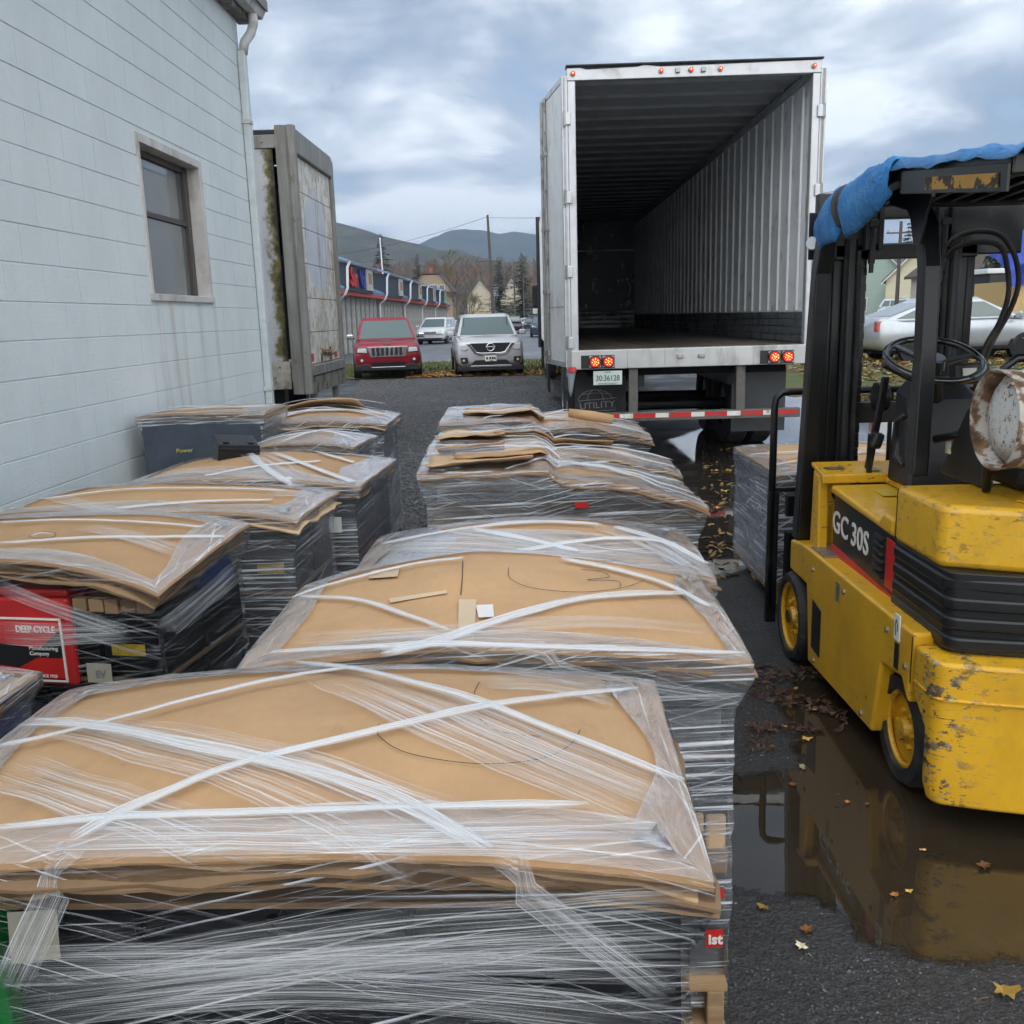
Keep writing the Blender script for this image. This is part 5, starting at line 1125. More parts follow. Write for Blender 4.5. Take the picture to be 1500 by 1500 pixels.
# mast
mast = bpy.data.objects.new('mast', None); COL.objects.link(mast); mast.parent = F
def MP(nm, mat, mb, bevel=.005, **kw): return mb.build(nm, mat, mast, bevel=bevel, world=True, **kw)
for sx in (1, -1):
    X = lambda x: (x - .035) if sx == 1 else 3.41 - (x - .035)
    a, b = sorted((X(1.40), X(1.435))); MP('outer_channel', MAST, MB().box(a, b, 4.42, 4.56, .12, 2.02)); a, b = sorted((X(1.435), X(1.48)))
    MP('channel_flange', MAST, MB().box(a, b, 4.42, 4.44, .12, 2.02)); MP('channel_flange', MAST, MB().box(a, b, 4.54, 4.56, .12, 2.02))
    a, b = sorted((X(1.445), X(1.475))); MP('inner_channel', MAST, MB().box(a, b, 4.45, 4.53, .2, 2.08))
    a, b = sorted((X(1.475), X(1.53))); MP('inner_flange', MAST, MB().box(a, b, 4.45, 4.465, .2, 2.08))
    MP('lift_cylinder', MAST, MB().cyl((X(1.505), 4.40, .2), (X(1.505), 4.40, 1.95), .03, n=14), .0, smooth=False)
    MP('hose', BLACKR, MB().tube([(X(1.548), 4.40, .3), (X(1.548), 4.39, 1.3), (X(1.545), 4.39, 1.5), (X(1.54), 4.40, 1.9)], .014, 8), 0, smooth=True)
    ch = MB()
    for k in range(44):
        z = .35 + k * .036; ch.box(X(1.565) - (.014 if k % 2 else .018), X(1.565) + (.014 if k % 2 else .018), 4.395 if k % 2 else 4.40, 4.43, z, z + .034)
    MP('lift_chain', MAST, ch, 0)
    a, b = sorted((X(1.53), X(1.59))); MP('channel_web', MAST, MB().box(a, b, 4.43, 4.449, .2, 1.92), .003)
MP('cross_tie', MAST, MB().box(1.40, 2.045, 4.40, 4.43, 1.86, 1.93), .006); MP('cross_tie', MAST, MB().box(1.40, 2.045, 4.43, 4.56, .14, .26), .006)
MP('cross_tie', MAST, MB().box(1.33, 2.25, 4.45, 4.5, 2.04, 2.16), .006); MP('cross_tie', MAST, MB().box(1.48, 1.965, 4.52, 4.55, 1.1, 1.2), .006)
MP('top_box', MAST, MB().box(1.80, 2.24, 4.40, 4.45, 1.87, 2.13), .006); MP('top_box', MAST, MB().box(1.38, 1.56, 4.40, 4.45, 1.87, 2.10), .006)
for x in (1.52, 1.58, 1.84, 1.90): MP('anchor_lug', MAST, MB().box(x, x + .022, 4.36, 4.40, 1.90, 2.08), .003)
for x in (1.555, 1.875): MP('chain_anchor', MAST, MB().cyl((x, 4.37, 1.84), (x, 4.37, 2.02), .016, n=8).cyl((x, 4.37, 1.80), (x, 4.37, 1.86), .011, n=8).box(x - .02, x + .02, 4.35, 4.39, 2.0, 2.03), 0)
MP('pulley', MAST, MB().cyl((1.60, 4.36, 1.24), (1.65, 4.36, 1.24), .07, n=20), .006)
for k, (r, z0) in enumerate(((.20, 1.93), (.155, 1.885))):
    MP('hydraulic_hose', BLACKR, MB().tube(smooth_pts([(1.86, 4.30, z0 - .03), (1.89, 4.28, z0 + .01), (1.97, 4.26, z0 + .03), (2.07, 4.26, z0 + .01), (2.14 - k * .03, 4.26, z0 - .08), (2.165 - k * .04, 4.26, z0 - .2), (2.14 - k * .04, 4.27, z0 - .32), (2.07 - k * .02, 4.30, 1.42), (2.03, 4.33, 1.1)]), .0115, 10), 0, smooth=True)
# carriage, load backrest and forks
car_ = bpy.data.objects.new('carriage', None); COL.objects.link(car_); car_.parent = F
def CP(nm, mat, mb, bevel=.005, **kw): return mb.build(nm, mat, car_, bevel=bevel, world=True, **kw)
for z in (.24, .62): CP('carriage_bar', MAST, MB().box(1.28, mir(1.28), 4.62, 4.66, z, z + .11))
for x in (1.5, 2.1): CP('carriage_plate', MAST, MB().box(x, x + .03, 4.57, 4.66, .2, .78))
CP('tilt_cylinder', MAST, MB().cyl((1.38, 4.62, .60), (1.38, 4.30, .58), .03, n=12), 0); CP('roller_bracket', MAST, MB().box(1.27, 1.39, 4.57, 4.62, .30, .55))
px_ = [(1.225, 4.70, .12), (1.225, 4.70, 1.17), (1.232, 4.70, 1.215), (1.26, 4.70, 1.24), (1.30, 4.70, 1.245), (mir(1.30), 4.70, 1.245), (mir(1.26), 4.70, 1.24), (mir(1.232), 4.70, 1.215), (mir(1.225), 4.70, 1.17), (mir(1.225), 4.70, .25)]
CP('backrest_frame', MAST, MB().tube(px_, .019, 8), 0, smooth=True)
for k in range(5): CP('backrest_bar', MAST, MB().cyl((1.385 + k * .21, 4.70, .74), (1.385 + k * .21, 4.70, 1.235), .012, n=8), 0)
CP('backrest_rail', MAST, MB().box(1.22, mir(1.22), 4.69, 4.715, .735, .76)); CP('backrest_plate', MAST, MB().box(1.205, 1.26, 4.685, 4.72, .04, .74), .006)
for x in (1.48, 2.02):
    CP('fork', MAST, MB().prism([(4.67, .085), (4.67, .72), (4.72, .72), (4.72, .165), (5.80, .15), (5.85, .14), (5.85, .13), (4.75, .085)], 'x', x, x + .12))
# propane tank lying across the rear deck
def tankmat():
    m, nt, p, out = newmat('rust_flecked_tank'); vec = coords(nt)
    c = ramp(nt, nz(nt, vec, 4, 5), [(.3, (.58, .585, .57)), (.7, (.70, .70, .68))])
    fl = ramp(nt, nz(nt, vec, 46, 7, .72), [(.545, 0.0), (.585, 1.0)]); c = mixc(nt, math_(nt, 'MULTIPLY', fl, .85), c, (.17, .095, .04))
    sp = N(nt, 'ShaderNodeSeparateXYZ'); L(nt, coords(nt, 'Object'), sp.inputs[0])
    st = ramp(nt, math_(nt, 'ADD', sp.outputs[2], math_(nt, 'MULTIPLY', nz(nt, vec, 6, 6), .24)), [(0.0, 1.0), (.07, 0.0)])
    c = mixc(nt, math_(nt, 'MULTIPLY', st, .75), c, (.24, .15, .055)); L(nt, c, p.inputs['Base Color']); p.inputs['Roughness'].default_value = .6
    bump(nt, p, fl, -.4, .003); return m
TANKM = tankmat(); RUSTW = M('rusty_collar', (.17, .10, .055), .85, var=.8, scale=14, bmp=.6, bscale=60, dirt=((.48, .46, .42), .47, .56, 18))
tk_ = root('propane_tank', 'rusty white propane tank lying across the forklift rear deck', 'tank', (1.385, 2.87, 1.30))
n = 36
def rings(prof): return [[(x, r * math.cos(2*PI*k/n), r * math.sin(2*PI*k/n)) for k in range(n)] for x, r in prof]
MB().loft(rings([(.06, .02), (.062, .08), (.075, .125), (.10, .148), (.14, .155), (.58, .155), (.64, .14), (.69, .09), (.70, .02)])).build('tank_body', TANKM, tk_, smooth=True)
MB().loft(rings([(.09, .15), (.045, .153), (.034, .157), (.03, .153), (.034, .149), (.045, .146), (.09, .143)]), caps=False).build('foot_ring', RUSTW, tk_, smooth=True)
MB().loft(rings([(.70, .10), (.86, .10), (.87, .104), (.86, .096), (.70, .094)]), caps=False).build('collar', RUSTW, tk_, smooth=True)
MB().cyl((.7, 0, 0), (.78, 0, 0), .025, n=10).build('valve', STEEL, tk_)
MB().tube([(.02, -.116, .085), (.02, -.10, .105), (.02, -.12, .12)], .006, 6).build('lifting_hole_rim', STEEL, tk_)
FB('tank_bracket', MAST, MB().tube([(1.47, 3.40, 1.17), (1.52, 3.34, 1.19), (1.60, 3.06, 1.24)], .015, 8), 0, smooth=True)
for x in (1.72, 2.02):
    FB('tank_strap', MAST, MB().tube([(x, 2.87 + .163 * math.cos(a), 1.30 + .163 * math.sin(a)) for a in [PI * k / 14 for k in range(15)]], .009, 6), 0)
    FB('tank_cradle', MAST, MB().prism([(2.72, 1.036), (3.0, 1.036), (2.97, 1.155), (2.86, 1.126), (2.75, 1.155)], 'x', x - .02, x + .02), .004)
FB('rear_arch', MAST, MB().tube([(1.50, 3.05, 1.04), (1.50, 3.06, 1.3), (1.51, 3.05, 1.43), (1.56, 3.04, 1.475), (1.75, 3.03, 1.48), (2.2, 3.03, 1.48)], .014, 8), 0, smooth=True)
# blue tarp over the roof
def tarpmat():
    m, nt, p, out = newmat('blue_tarp'); vec = coords(nt)
    c = ramp(nt, nz(nt, vec, 5, 6), [(.3, (.016, .19, .55)), (.7, (.04, .31, .74))])
    w1 = N(nt, 'ShaderNodeTexWave', i_Scale=90.0); w1.bands_direction = 'X'; w2 = N(nt, 'ShaderNodeTexWave', i_Scale=90.0); w2.bands_direction = 'Y'
    L(nt, vec, w1.inputs[0]); L(nt, vec, w2.inputs[0]); L(nt, c, p.inputs['Base Color']); p.inputs['Roughness'].default_value = .35
    h = math_(nt, 'ADD', math_(nt, 'MULTIPLY', math_(nt, 'ADD', w1.outputs['Fac'], w2.outputs['Fac']), .04), math_(nt, 'ADD', nz(nt, coords(nt, 'Object', (1, 2.2, 1.6)), 13, 6, .65, 1.0), math_(nt, 'ABSOLUTE', math_(nt, 'ADD', nz(nt, vec, 24, 5, .6, 1.5), -.5)))); bump(nt, p, h, 1.0, .028); return m
TARP = tarpmat()
tp = root('tarp', 'blue tarp draped and strapped over the forklift roof', 'tarp', (1.81, 3.4, 2.1))
def tarp(u, v):
    x = 1.26 + (mir(1.26) - 1.26) * u; y = 2.55 + 1.62 * v
    z = 2.115 + .02 * noise.noise(Vector((x * 6, y * 6, 1))) + .012 * noise.noise(Vector((x * 17, y * 15, 2))) + .015 * math.sin(PI * u)
    e = min(u, 1 - u)
    if e < .02: z -= .03
    z += rdz(y)
    return (x - 1.81, y - 3.4, z - 2.1)
MB().grid(40, 60, tarp).build('tarp_top', TARP, tp, smooth=True, solid=.003, fix=False)
def roll(c0, c1, rr, sq, nm):
    c0, c1 = Vector(c0), Vector(c1); R_ = []
    for i in range(29):
        t = i / 28; p = c0.lerp(c1, t); r = rr * (1 + .16 * noise.noise(Vector((t * 7, 3.1, rr)))) * (.72 + .28 * math.sin(PI * min(1, max(0, t * .94 + .03))) ** .4)
        r *= 1 - .30 * math.exp(-((t - .47) / .035) ** 2); dz = .02 * noise.noise(Vector((t * 3, 9, 1)))
        R_.append([p + Vector((0 if 0 else r * .9 * math.cos(a) * .55, r * 1.0 * math.cos(a), r * sq * math.sin(a) + dz + .012 * noise.noise(Vector((t * 22, a * 2, 5))))) for a in [2*PI*k/20 for k in range(20)]])
    return MB().loft(R_).build(nm, TARP, tp, smooth=True)
# bunched folds hanging over the side edge from the front corner to the rear post
def fold(u, v):
    t = u; y = 4.36 - .95 * t; out = .05 + .05 * math.sin(PI * min(1, t * 1.05)); zt = 2.125 + rdz(min(y, 4.3)) + .01 * t
    a = -0.9 + v * 3.4; r = (.045 + .05 * t + .03 * math.sin(PI * t)) * (1 - .45 * t ** 5); r *= 1 - .28 * math.exp(-((t - .50) / .035) ** 2)
    w_ = .014 * noise.noise(Vector((t * 16, v * 3, 2))) + .02 * noise.noise(Vector((t * 6, v * 2, 7))) + .008 * noise.noise(Vector((t * 40, v * 9, 3)))
    x = 1.30 - (r + w_) * math.sin(a) * .8; z = zt - .03 - r + (r + w_) * math.cos(a) * 1.25 - .035 * math.exp(-((t - .1) / .2) ** 2)
    return (x - 1.81, y - 3.4, z - 2.1)
MB().grid(70, 18, fold).build('tarp_fold', TARP, tp, smooth=True, solid=.003, fix=False)
STRAP = M('dark_strap', (.05, .048, .05), .7)
MB().tube([Vector(fold(.5, k / 14)) * 1.0 + Vector((-.004, 0, .003)) for k in range(15)], .013, 6).build('strap', STRAP, tp, smooth=True)
MB().tube([Vector(fold(.44 + .004 * k, k / 14)) * 1.0 + Vector((-.006, 0, .003)) for k in range(15)], .011, 6).build('strap', STRAP, tp, smooth=True)

bolt = MB().cyl((0, 0, 0), (-.008, 0, 0), .011, n=6).mesh('bolt', STEEL)
for y, z in ((3.95, .53), (3.55, .55), (3.1, .55), (2.93, .48), (3.9, .13), (3.3, .15)): inst(bolt, F, (1.221 - CX, y - 3.5, z), name='bolt')
boltb = MB().cyl((0, 0, 0), (0, -.008, 0), .012, n=6).mesh('bolt', STEEL)
FB('panel_seam', BLACK, MB().box(1.2185, 1.2205, 2.882, 2.888, .44, .60), 0); FB('panel_seam', BLACK, MB().box(1.284, 1.2865, 3.236, 3.241, .84, 1.02), 0)
FB('grease_stain', M('old_grease', (.03, .022, .015), .5, var=.5, scale=20), MB().cyl((1.205, 4.265, .215), (1.20, 4.265, .215), .03, n=12), 0)
# ================================================================== vehicles
def paint(nm, c, metal=.3): return M(nm, c, .28, metal, var=.06, coat=.7, dirt=((.2, .19, .17), .68, .95, 3))
CW, CR = wheel_meshes(.37, .23, .25, BLACKR, STEEL, 5)
CR2 = wheel_meshes(.32, .20, .22, BLACKR, BLACK, 10)
def lerp(a, b, t): return a + (b - a) * t
def patchq(q, u0, u1, v0, v1, off=.006):
    q = [Vector(p) for p in q]
    def B(u, v): return q[0].lerp(q[1], u).lerp(q[3].lerp(q[2], u), v)
    n = (q[1] - q[0]).cross(q[3] - q[0]).normalized() * off
    return [B(u0, v0) + n, B(u1, v0) + n, B(u1, v1) + n, B(u0, v1) + n]
def car(name, label, loc, rz, Lc, Wc, Hc, pt, zh=1.05, zb=1.08, cab=(-.2, -.05, .42, .47), nose=.78, wheels=None, wb=.58, tail=.85, group=None, detail=True, gcol=None):
    """front faces -y; cab: y fractions of windscreen foot, windscreen head, rear roof end, rear foot"""
    o = root(name, label, 'car', loc, rz, group); w = Wc / 2; st = []
    ys = [(-.5, .46, nose - .04, .86), (-.49, .36, nose, .93), (-.46, .29, nose + .1, .97), (-.40, .27, zh - .04, .99), (cab[0] - .02, .27, zh + .02, 1.0), (cab[0] + .1, .27, zb, 1.0), (.1, .27, zb, 1.0), (.36, .27, zb, .995), (.45, .29, max(tail, zb - .08), .97), (.485, .36, tail, .93), (.5, .46, tail - .1, .88)]
    rings = []
    for f, z0, z1, k in ys:
        W_ = w * k; y = f * Lc
        h = [(0, z0), (.78 * W_, z0), (.94 * W_, z0 + .07), (.995 * W_, z0 + .22), (W_, (z0 + z1) / 2), (.985 * W_, z1 - .14), (.94 * W_, z1 - .045), (.80 * W_, z1), (.4 * W_, z1 + .015)]
        rings.append([(x, y, z) for x, z in h] + [(0, y, z1 + .02)] + [(-x, y, z) for x, z in reversed(h[1:])])
    MB().loft(rings).build('body', pt, o, smooth=True, bevel=.0)
    a0, a1, b1, b0 = [c * Lc for c in cab]; wb_, wt = w * .92, w * .74; zt = Hc
    zf = zb - .02
    bot = [(-wb_, a0, zf), (wb_, a0, zf), (wb_, b0, zf), (-wb_, b0, zf)]; top = [(-wt, a1, zt - .07), (wt, a1, zt - .07), (wt, b1, zt - .07), (-wt, b1, zt - .07)]
    t2 = [(-wt * .9, a1 + .1, zt - .01), (wt * .9, a1 + .1, zt - .01), (wt * .9, b1 - .08, zt - .01), (-wt * .9, b1 - .08, zt - .01)]
    MB().loft([bot, top, t2]).build('cabin', pt, o, bevel=.03, seg=3)
    f = [bot[0], bot[1], top[1], top[0]]; MB().add(patchq(f, .05, .95, .05, .93), [(0, 1, 2, 3)]).build('windshield', GLASS, o)
    f = [bot[2], bot[3], top[3], top[2]]; MB().add(patchq(f, .07, .93, .25, .92), [(0, 1, 2, 3)]).build('rear_window', GLASS, o)
    for q in ([bot[1], bot[2], top[2], top[1]], [bot[3], bot[0], top[0], top[3]]):
        rev = q[0] == bot[3]
        for u0, u1 in ((.06, .36), (.39, .66), (.69, .92)):
            if rev: u0, u1 = 1 - u1, 1 - u0
            MB().add(patchq(q, u0, u1, .12, .88), [(0, 1, 2, 3)]).build('side_window', GLASS, o)
    wm = wheels or (CW, CR); r = .37 if wm[0] is CW else .32
    for y in (-wb / 2 * Lc, wb / 2 * Lc):
        for sx in (-1, 1):
            MB().cyl((sx * (w - .16), y, r), (sx * (w + .004), y, r + .01), r + .055, n=26).build('wheel_arch', PLASTIC, o)
            wheel(o, (sx * (w - .085), y, r), wm, sx > 0)
    if detail:
        for sx in (-1, 1):
            MB().obox((sx * (w + .10), a0 + .25, zb + .07), (.20, .10, .15), Matrix()).build('mirror', CHROME if name == 'red_suv' else pt, o, bevel=.04, seg=3)
            MB().bar((sx * (w - .04), a0 + .28, zb + .02), (sx * (w + .06), a0 + .25, zb + .03), .05, .04).build('mirror_arm', PLASTIC, o)
    MB().box(-w * .8, w * .8, -.44 * Lc, .44 * Lc, .2, .3).build('underbody', DARK, o)
    o['fy'] = -.5 * Lc; return o, w
def fpoly(o, nm, mat, pts, y, t=.03, bevel=.006): return MB().prism(pts, 'y', y - t, y + .05).build(nm, mat, o, bevel=bevel)
def symp(o, nm, mat, pts, y, t=.03, bevel=.006):
    fpoly(o, nm, mat, pts, y, t, bevel); return fpoly(o, nm, mat, [(-a, b) for a, b in reversed(pts)], y, t, bevel)
# red SUV
MAROON = paint('maroon_metallic_paint', (.30, .014, .025), .3)
jc = onz(567, 556, 0)
j, w = car('red_suv', 'dark red SUV with seven-slot chrome grille parked beside the old trailer', (jc.x - .35, jc.y + 2.4, 0), .17, 4.8, 1.93, 1.76, MAROON, 1.08, 1.13, (-.24, -.08, .40, .46), .95)
fy = -2.4
fpoly(j, 'grille', CHROME, [(-.50, .64), (.50, .64), (.56, .93), (-.56, .93)], fy + .02, .05)
for k in range(7): fpoly(j, 'grille_slot', PLASTIC, [(-.445 + k * .128, .675), (-.365 + k * .128, .675), (-.362 + k * .131, .90), (-.448 + k * .131, .90)], fy, .036, .01)
symp(j, 'headlight', LENS, [(.58, .76), (.86, .78), (.84, .90), (.60, .90)], fy + .03, .06, .02)
symp(j, 'headlight_rim', PLASTIC, [(.565, .745), (.88, .765), (.86, .915), (.585, .915)], fy + .03, .045)
fpoly(j, 'lower_bumper', PLASTIC, [(-.92, .26), (.92, .26), (.94, .40), (.62, .46), (.5, .41), (-.5, .41), (-.62, .46), (-.94, .40)], fy + .03, .07, .02)
fpoly(j, 'air_dam', DARK, [(-.48, .39), (.48, .39), (.46, .49), (-.46, .49)], fy, .045); fpoly(j, 'chrome_strip', CHROME, [(-.48, .34), (.48, .34), (.48, .365), (-.48, .365)], fy - .02, .04)
for sx in (-1, 1):
    MB().cyl((sx * .74, fy + .05, .56), (sx * .74, fy - .02, .56), .06, n=18).build('fog_lamp_bezel', PLASTIC, j); MB().cyl((sx * .74, fy - .018, .56), (sx * .74, fy - .03, .56), .038, n=16).build('fog_lamp', LENS, j)
text('maker_lettering', 'Jeep', .13, CHROME, j, frame_m((0, fy - .01, .985), (1, 0, 0), (0, -.1, 1)), depth=.008, bold=.003)
# silver SUV
SILVER = paint('silver_metallic_paint', (.56, .57, .585), .15)
nc = onz(716, 552, 0)
nn, w = car('silver_suv', 'silver SUV with V-shaped chrome grille and round emblem parked by the grass verge', (nc.x - .2, nc.y + 2.5, 0), .11, 5.0, 1.96, 1.78, SILVER, 1.10, 1.15, (-.25, -.10, .42, .47), .98)
fy = -2.5
_k = set(nn.children)
fpoly(nn, 'grille', PLASTIC, [(-.40, .72), (.40, .72), (.60, 1.03), (-.60, 1.03)], fy + .03, .05)
symp(nn, 'grille_chrome', CHROME, [(.30, .70), (.44, .72), (.70, 1.03), (.585, 1.035), (.40, .79), (.29, .77)], fy + .02, .07, .012); fpoly(nn, 'grille_chrome', CHROME, [(-.32, .695), (.32, .695), (.31, .765), (-.31, .765)], fy + .02, .07, .01)
MB().tube([(.105 * math.cos(a), fy - .03, .915 + .105 * math.sin(a)) for a in [2*PI*k/24 for k in range(25)]], .02, 8).build('emblem_ring', CHROME, nn, smooth=True); fpoly(nn, 'emblem_bar', CHROME, [(-.14, .895), (.14, .895), (.14, .937), (-.14, .937)], fy - .01, .04)
text('emblem_lettering', 'NISSAN', .042, PLASTIC, nn, frame_m((0, fy - .053, .916), (1, 0, 0), (0, 0, 1)), xs=1.2)
symp(nn, 'headlight', LENS, [(.60, .88), (.74, .82), (.86, .86), (.85, .99), (.70, 1.0)], fy + .03, .06, .02)
symp(nn, 'fog_pocket', PLASTIC, [(.64, .50), (.84, .47), (.86, .64), (.66, .64)], fy + .03, .05, .01)
fpoly(nn, 'lower_grille', PLASTIC, [(-.62, .40), (.62, .40), (.44, .56), (-.44, .56)], fy + .02, .05); fpoly(nn, 'skid_strip', CHROME, [(-.60, .36), (.60, .36), (.58, .41), (-.58, .41)], fy, .05)
fpoly(nn, 'lower_bumper', PLASTIC, [(-.95, .26), (.95, .26), (.96, .40), (.66, .40), (.5, .35), (-.5, .35), (-.66, .40), (-.96, .40)], fy + .04, .06, .02)
fpoly(nn, 'licence_plate', WHITEL, [(-.165, .52), (.165, .52), (.165, .68), (-.165, .68)], fy - .02, .045, .01)
for x, c in ((-.11, PLASTIC), (-.02, PLASTIC), (.05, PLASTIC), (.11, GREENL)): fpoly(nn, 'plate_mark', c, [(x - .028, .575), (x + .028, .575), (x + .02, .64), (x - .024, .645)], fy - .066, .002, 0)
fpoly(nn, 'plate_mark', M('plate_green', (.05, .3, .12), .5), [(-.03, .53), (.06, .53), (.06, .555), (-.03, .555)], fy - .066, .002, 0)
for sx in (-1, 1):
    MB().cyl((sx * .77, fy + .0, .56), (sx * .77, fy - .03, .56), .035, n=14).build('fog_lamp', LENS, nn)
for c_ in nn.children:
    if c_ not in _k: c_.location.z -= .08
for sx in (-1, 1): MB().bar((sx * .66, -.8, 1.80), (sx * .64, 1.9, 1.80), .04, .04).build('roof_rail', PLASTIC, nn, bevel=.01)
# white minivan and others farther along the road
WHITEC = paint('white_car_paint', (.70, .72, .74), .0); BLUEC = paint('blue_car_paint', (.03, .06, .12)); DKGREY = paint('dark_grey_car_paint', (.035, .037, .042)); GREYC = paint('grey_car_paint', (.22, .24, .26)); TEALC = paint('pale_car_paint', (.42, .48, .50))
def simple_front(o, Lc, nose, head=True):
    fy = -Lc / 2
    fpoly(o, 'grille', PLASTIC, [(-.42, nose - .14), (.42, nose - .14), (.45, nose - .02), (-.45, nose - .02)], fy + .03, .04); fpoly(o, 'grille_strip', CHROME, [(-.42, nose - .085), (.42, nose - .085), (.42, nose - .07), (-.42, nose - .07)], fy + .02, .045)
    symp(o, 'headlight', LENS, [(.52, nose - .12), (.84, nose - .08), (.82, nose + .05), (.54, nose)], fy + .06, .04); fpoly(o, 'lower_bumper', PLASTIC, [(-.8, .28), (.8, .28), (.82, .42), (-.82, .42)], fy + .04, .05)
def far_car(label, px, Y, rz, pt, dims=(4.6, 1.85, 1.5), **kw):
    x = (px - 774.5) / FPX * Y; o, w = car(kw.pop('name', 'car'), label, (x, Y, 0), rz, *dims, pt, **kw); simple_front(o, dims[0], kw.get('nose', .78)); return o
far_car('white minivan driving past the strip of shops', 643, 66, -.12, WHITEC, (5.1, 2.0, 1.78), zh=1.08, zb=1.12, cab=(-.33, -.12, .46, .49), nose=.86, name='minivan')
far_car('dark grey pickup-like SUV heading away up the road', 752, 104, PI + .02, DKGREY, (4.8, 1.95, 1.8), zh=1.1, zb=1.15, cab=(-.24, -.08, .42, .47), nose=.95)
far_car('pale green sedan seen over the silver SUV roof', 716, 108, .1, TEALC)
far_car('grey sedan crossing behind the minivan', 706, 124, .6, GREYC)
far_car('teal-grey hatchback beside the dark grey SUV', 735, 120, .1, TEALC, (4.2, 1.8, 1.5))
far_car('dark blue SUV approaching beside the semi-trailer', 793, 78, .0, BLUEC, (4.6, 1.9, 1.7), zh=1.05, zb=1.1, nose=.9)
far_car('black car parked farther up the road edge', 778, 118, .0, DKGREY); far_car('silver car parked last in the roadside line', 771, 140, .0, SILVER)
far_car('small white car half hidden behind the minivan', 664, 96, -.1, WHITEC)
# silver hatchback on the bank, side on
PEARL = paint('pale_silver_blue_paint', (.50, .54, .58), .4)
pr_, w = car('hatchback', 'silver hatchback with black wheels parked side-on on the leafy bank', (10.3, 23.3, .335), PI/2 + PI + .14 - PI, 4.48, 1.76, 1.49, PEARL, .93, .98, (-.30, -.08, .20, .495), .70, CR2, .60, 1.06)
pr_.rotation_euler = (0, 0, PI/2 + .10)
symp(pr_, 'headlight', LENS, [(.50, .66), (.80, .70), (.78, .82), (.55, .80)], -2.2, .03)
for sx in (-1, 1): MB().box(sx * .70 - .1, sx * .70 + .1, 2.12, 2.25, .72, .98).build('tail_lamp', M('clear_red_lens', (.5, .12, .12), .15), pr_, bevel=.03)
MB().box(-.9, .9, -1.0, 1.0, .26, .33).build('door_sill', PLASTIC, pr_)
rs, w = car('parked_suv', 'white-hooded dark SUV nose at the bank edge near the blue tarp shelter', (12.2, 18.6, .25), -PI/2 + .25, 4.7, 1.9, 1.72, DKGREY, 1.05, 1.1, (-.24, -.08, .40, .46), .93)
rs.rotation_euler = (0, 0, -PI/2 + .35)
fpoly(rs, 'hood_face', WHITEC, [(-.9, .78), (.9, .78), (.85, 1.02), (-.85, 1.02)], -2.33, .04, .02); simple_front(rs, 4.7, .80)
fs, w = car('parked_car', 'white SUV parked in front of the cream and green houses', (28.6, 72, .5), .5, 4.6, 1.9, 1.7, WHITEC, 1.05, 1.1, (-.24, -.08, .40, .46), .93)
simple_front(fs, 4.6, .85)

# ================================================================== shops with blue roofs
SHOPX, SY0, SY1 = -9.7, 34, 112
shop = root('shop_row', 'long row of shops with blue metal roofs, red fascia and grey slatted front', 'building', (SHOPX, SY0, 0))
GREYW = M('grey_shop_wall', (.20, .20, .19), .7, var=.15); PIL = M('pale_pilaster', (.48, .48, .46), .6); BLUER = M('blue_metal_roof', (.16, .27, .42), .35, .2, var=.1, stretch=(1, 6, 1)); REDF = M('red_fascia', (.48, .045, .03), .5); NAVY = M('navy_gable', (.03, .045, .07), .6)
SLn = SY1 - SY0
MB().box(-11, -.02, 0, SLn, 0, 3.0).build('front_wall', GREYW, shop)
pil = MB().box(-.02, .14, -.06, .06, 0, 3.0).mesh('pilaster', PIL)
for k in range(53): inst(pil, shop, (0, .4 + k * 1.48, 0), name='pilaster')
MB().box(-.01, .5, 0, SLn, 3.0, 3.3).build('fascia', REDF, shop)
MB().prism([(.55, 3.31), (-5.2, 5.9), (-11, 3.31), (-11, 3.2), (-5.2, 5.8), (.5, 3.2)], 'y', -.3, SLn + .3).build('roof', BLUER, shop)
seam = MB().prism([(.54, 3.325), (-5.2, 5.905), (-5.2, 5.955), (.54, 3.375)], 'y', -.02, .02).mesh('roof_seam', BLUER)
for k in range(78): inst(seam, shop, (0, .5 + k, 0), name='roof_seam')
for k, y in enumerate((13.8, 27, 39, 51, 63)):
    dm = bpy.data.objects.new('dormer', None); COL.objects.link(dm); dm.parent = shop
    MB().prism([(.62, 3.2), (.62, 4.55), (-3.2, 5.2), (-3.2, 3.2)], 'y', y, y + 8).build('dormer_face', NAVY, dm)
    MB().prism([(.85, 4.56), (-4.6, 6.35), (-4.6, 6.45), (.85, 4.68)], 'y', y - .5, y + 8.5).build('dormer_roof', BLUER, dm)
    MB().tube([(.9, y - .3, 4.6), (.75, y - .3, 4.3), (.7, y - .3, 3.3), (.55, y - .3, 3.0), (.2, y - .3, 2.7), (.2, y - .3, .2)], .07, 6).build('downspout', WHITEP, dm)
    MB().box(.64, .72, y + 5.6, y + 7.5, 3.35, 4.5).build('sign_box', M('cream_sign', (.55, .52, .45), .6) if k < 4 else M('green_sign', (.3, .5, .38), .6), dm)
    MB().box(.725, .73, y + 6.0, y + 7.1, 3.7, 4.3).build('sign_panel', M('tan_sign_panel', (.35, .2, .1), .6), dm)
REDS = M('red_sign_letters', (.55, .02, .03), .4); BLUES = M('blue_sign_letters', (.02, .04, .30), .4)
for t_, y, m_ in (('Sun', 15.4, REDS), ('Val', 18.0, BLUES)): text('sign_letters', t_, 1.35, m_, shop, frame_m((.70, y, 3.85), (0, 1, 0), (0, 0, 1)), depth=.04, align='CENTER', bold=.03)
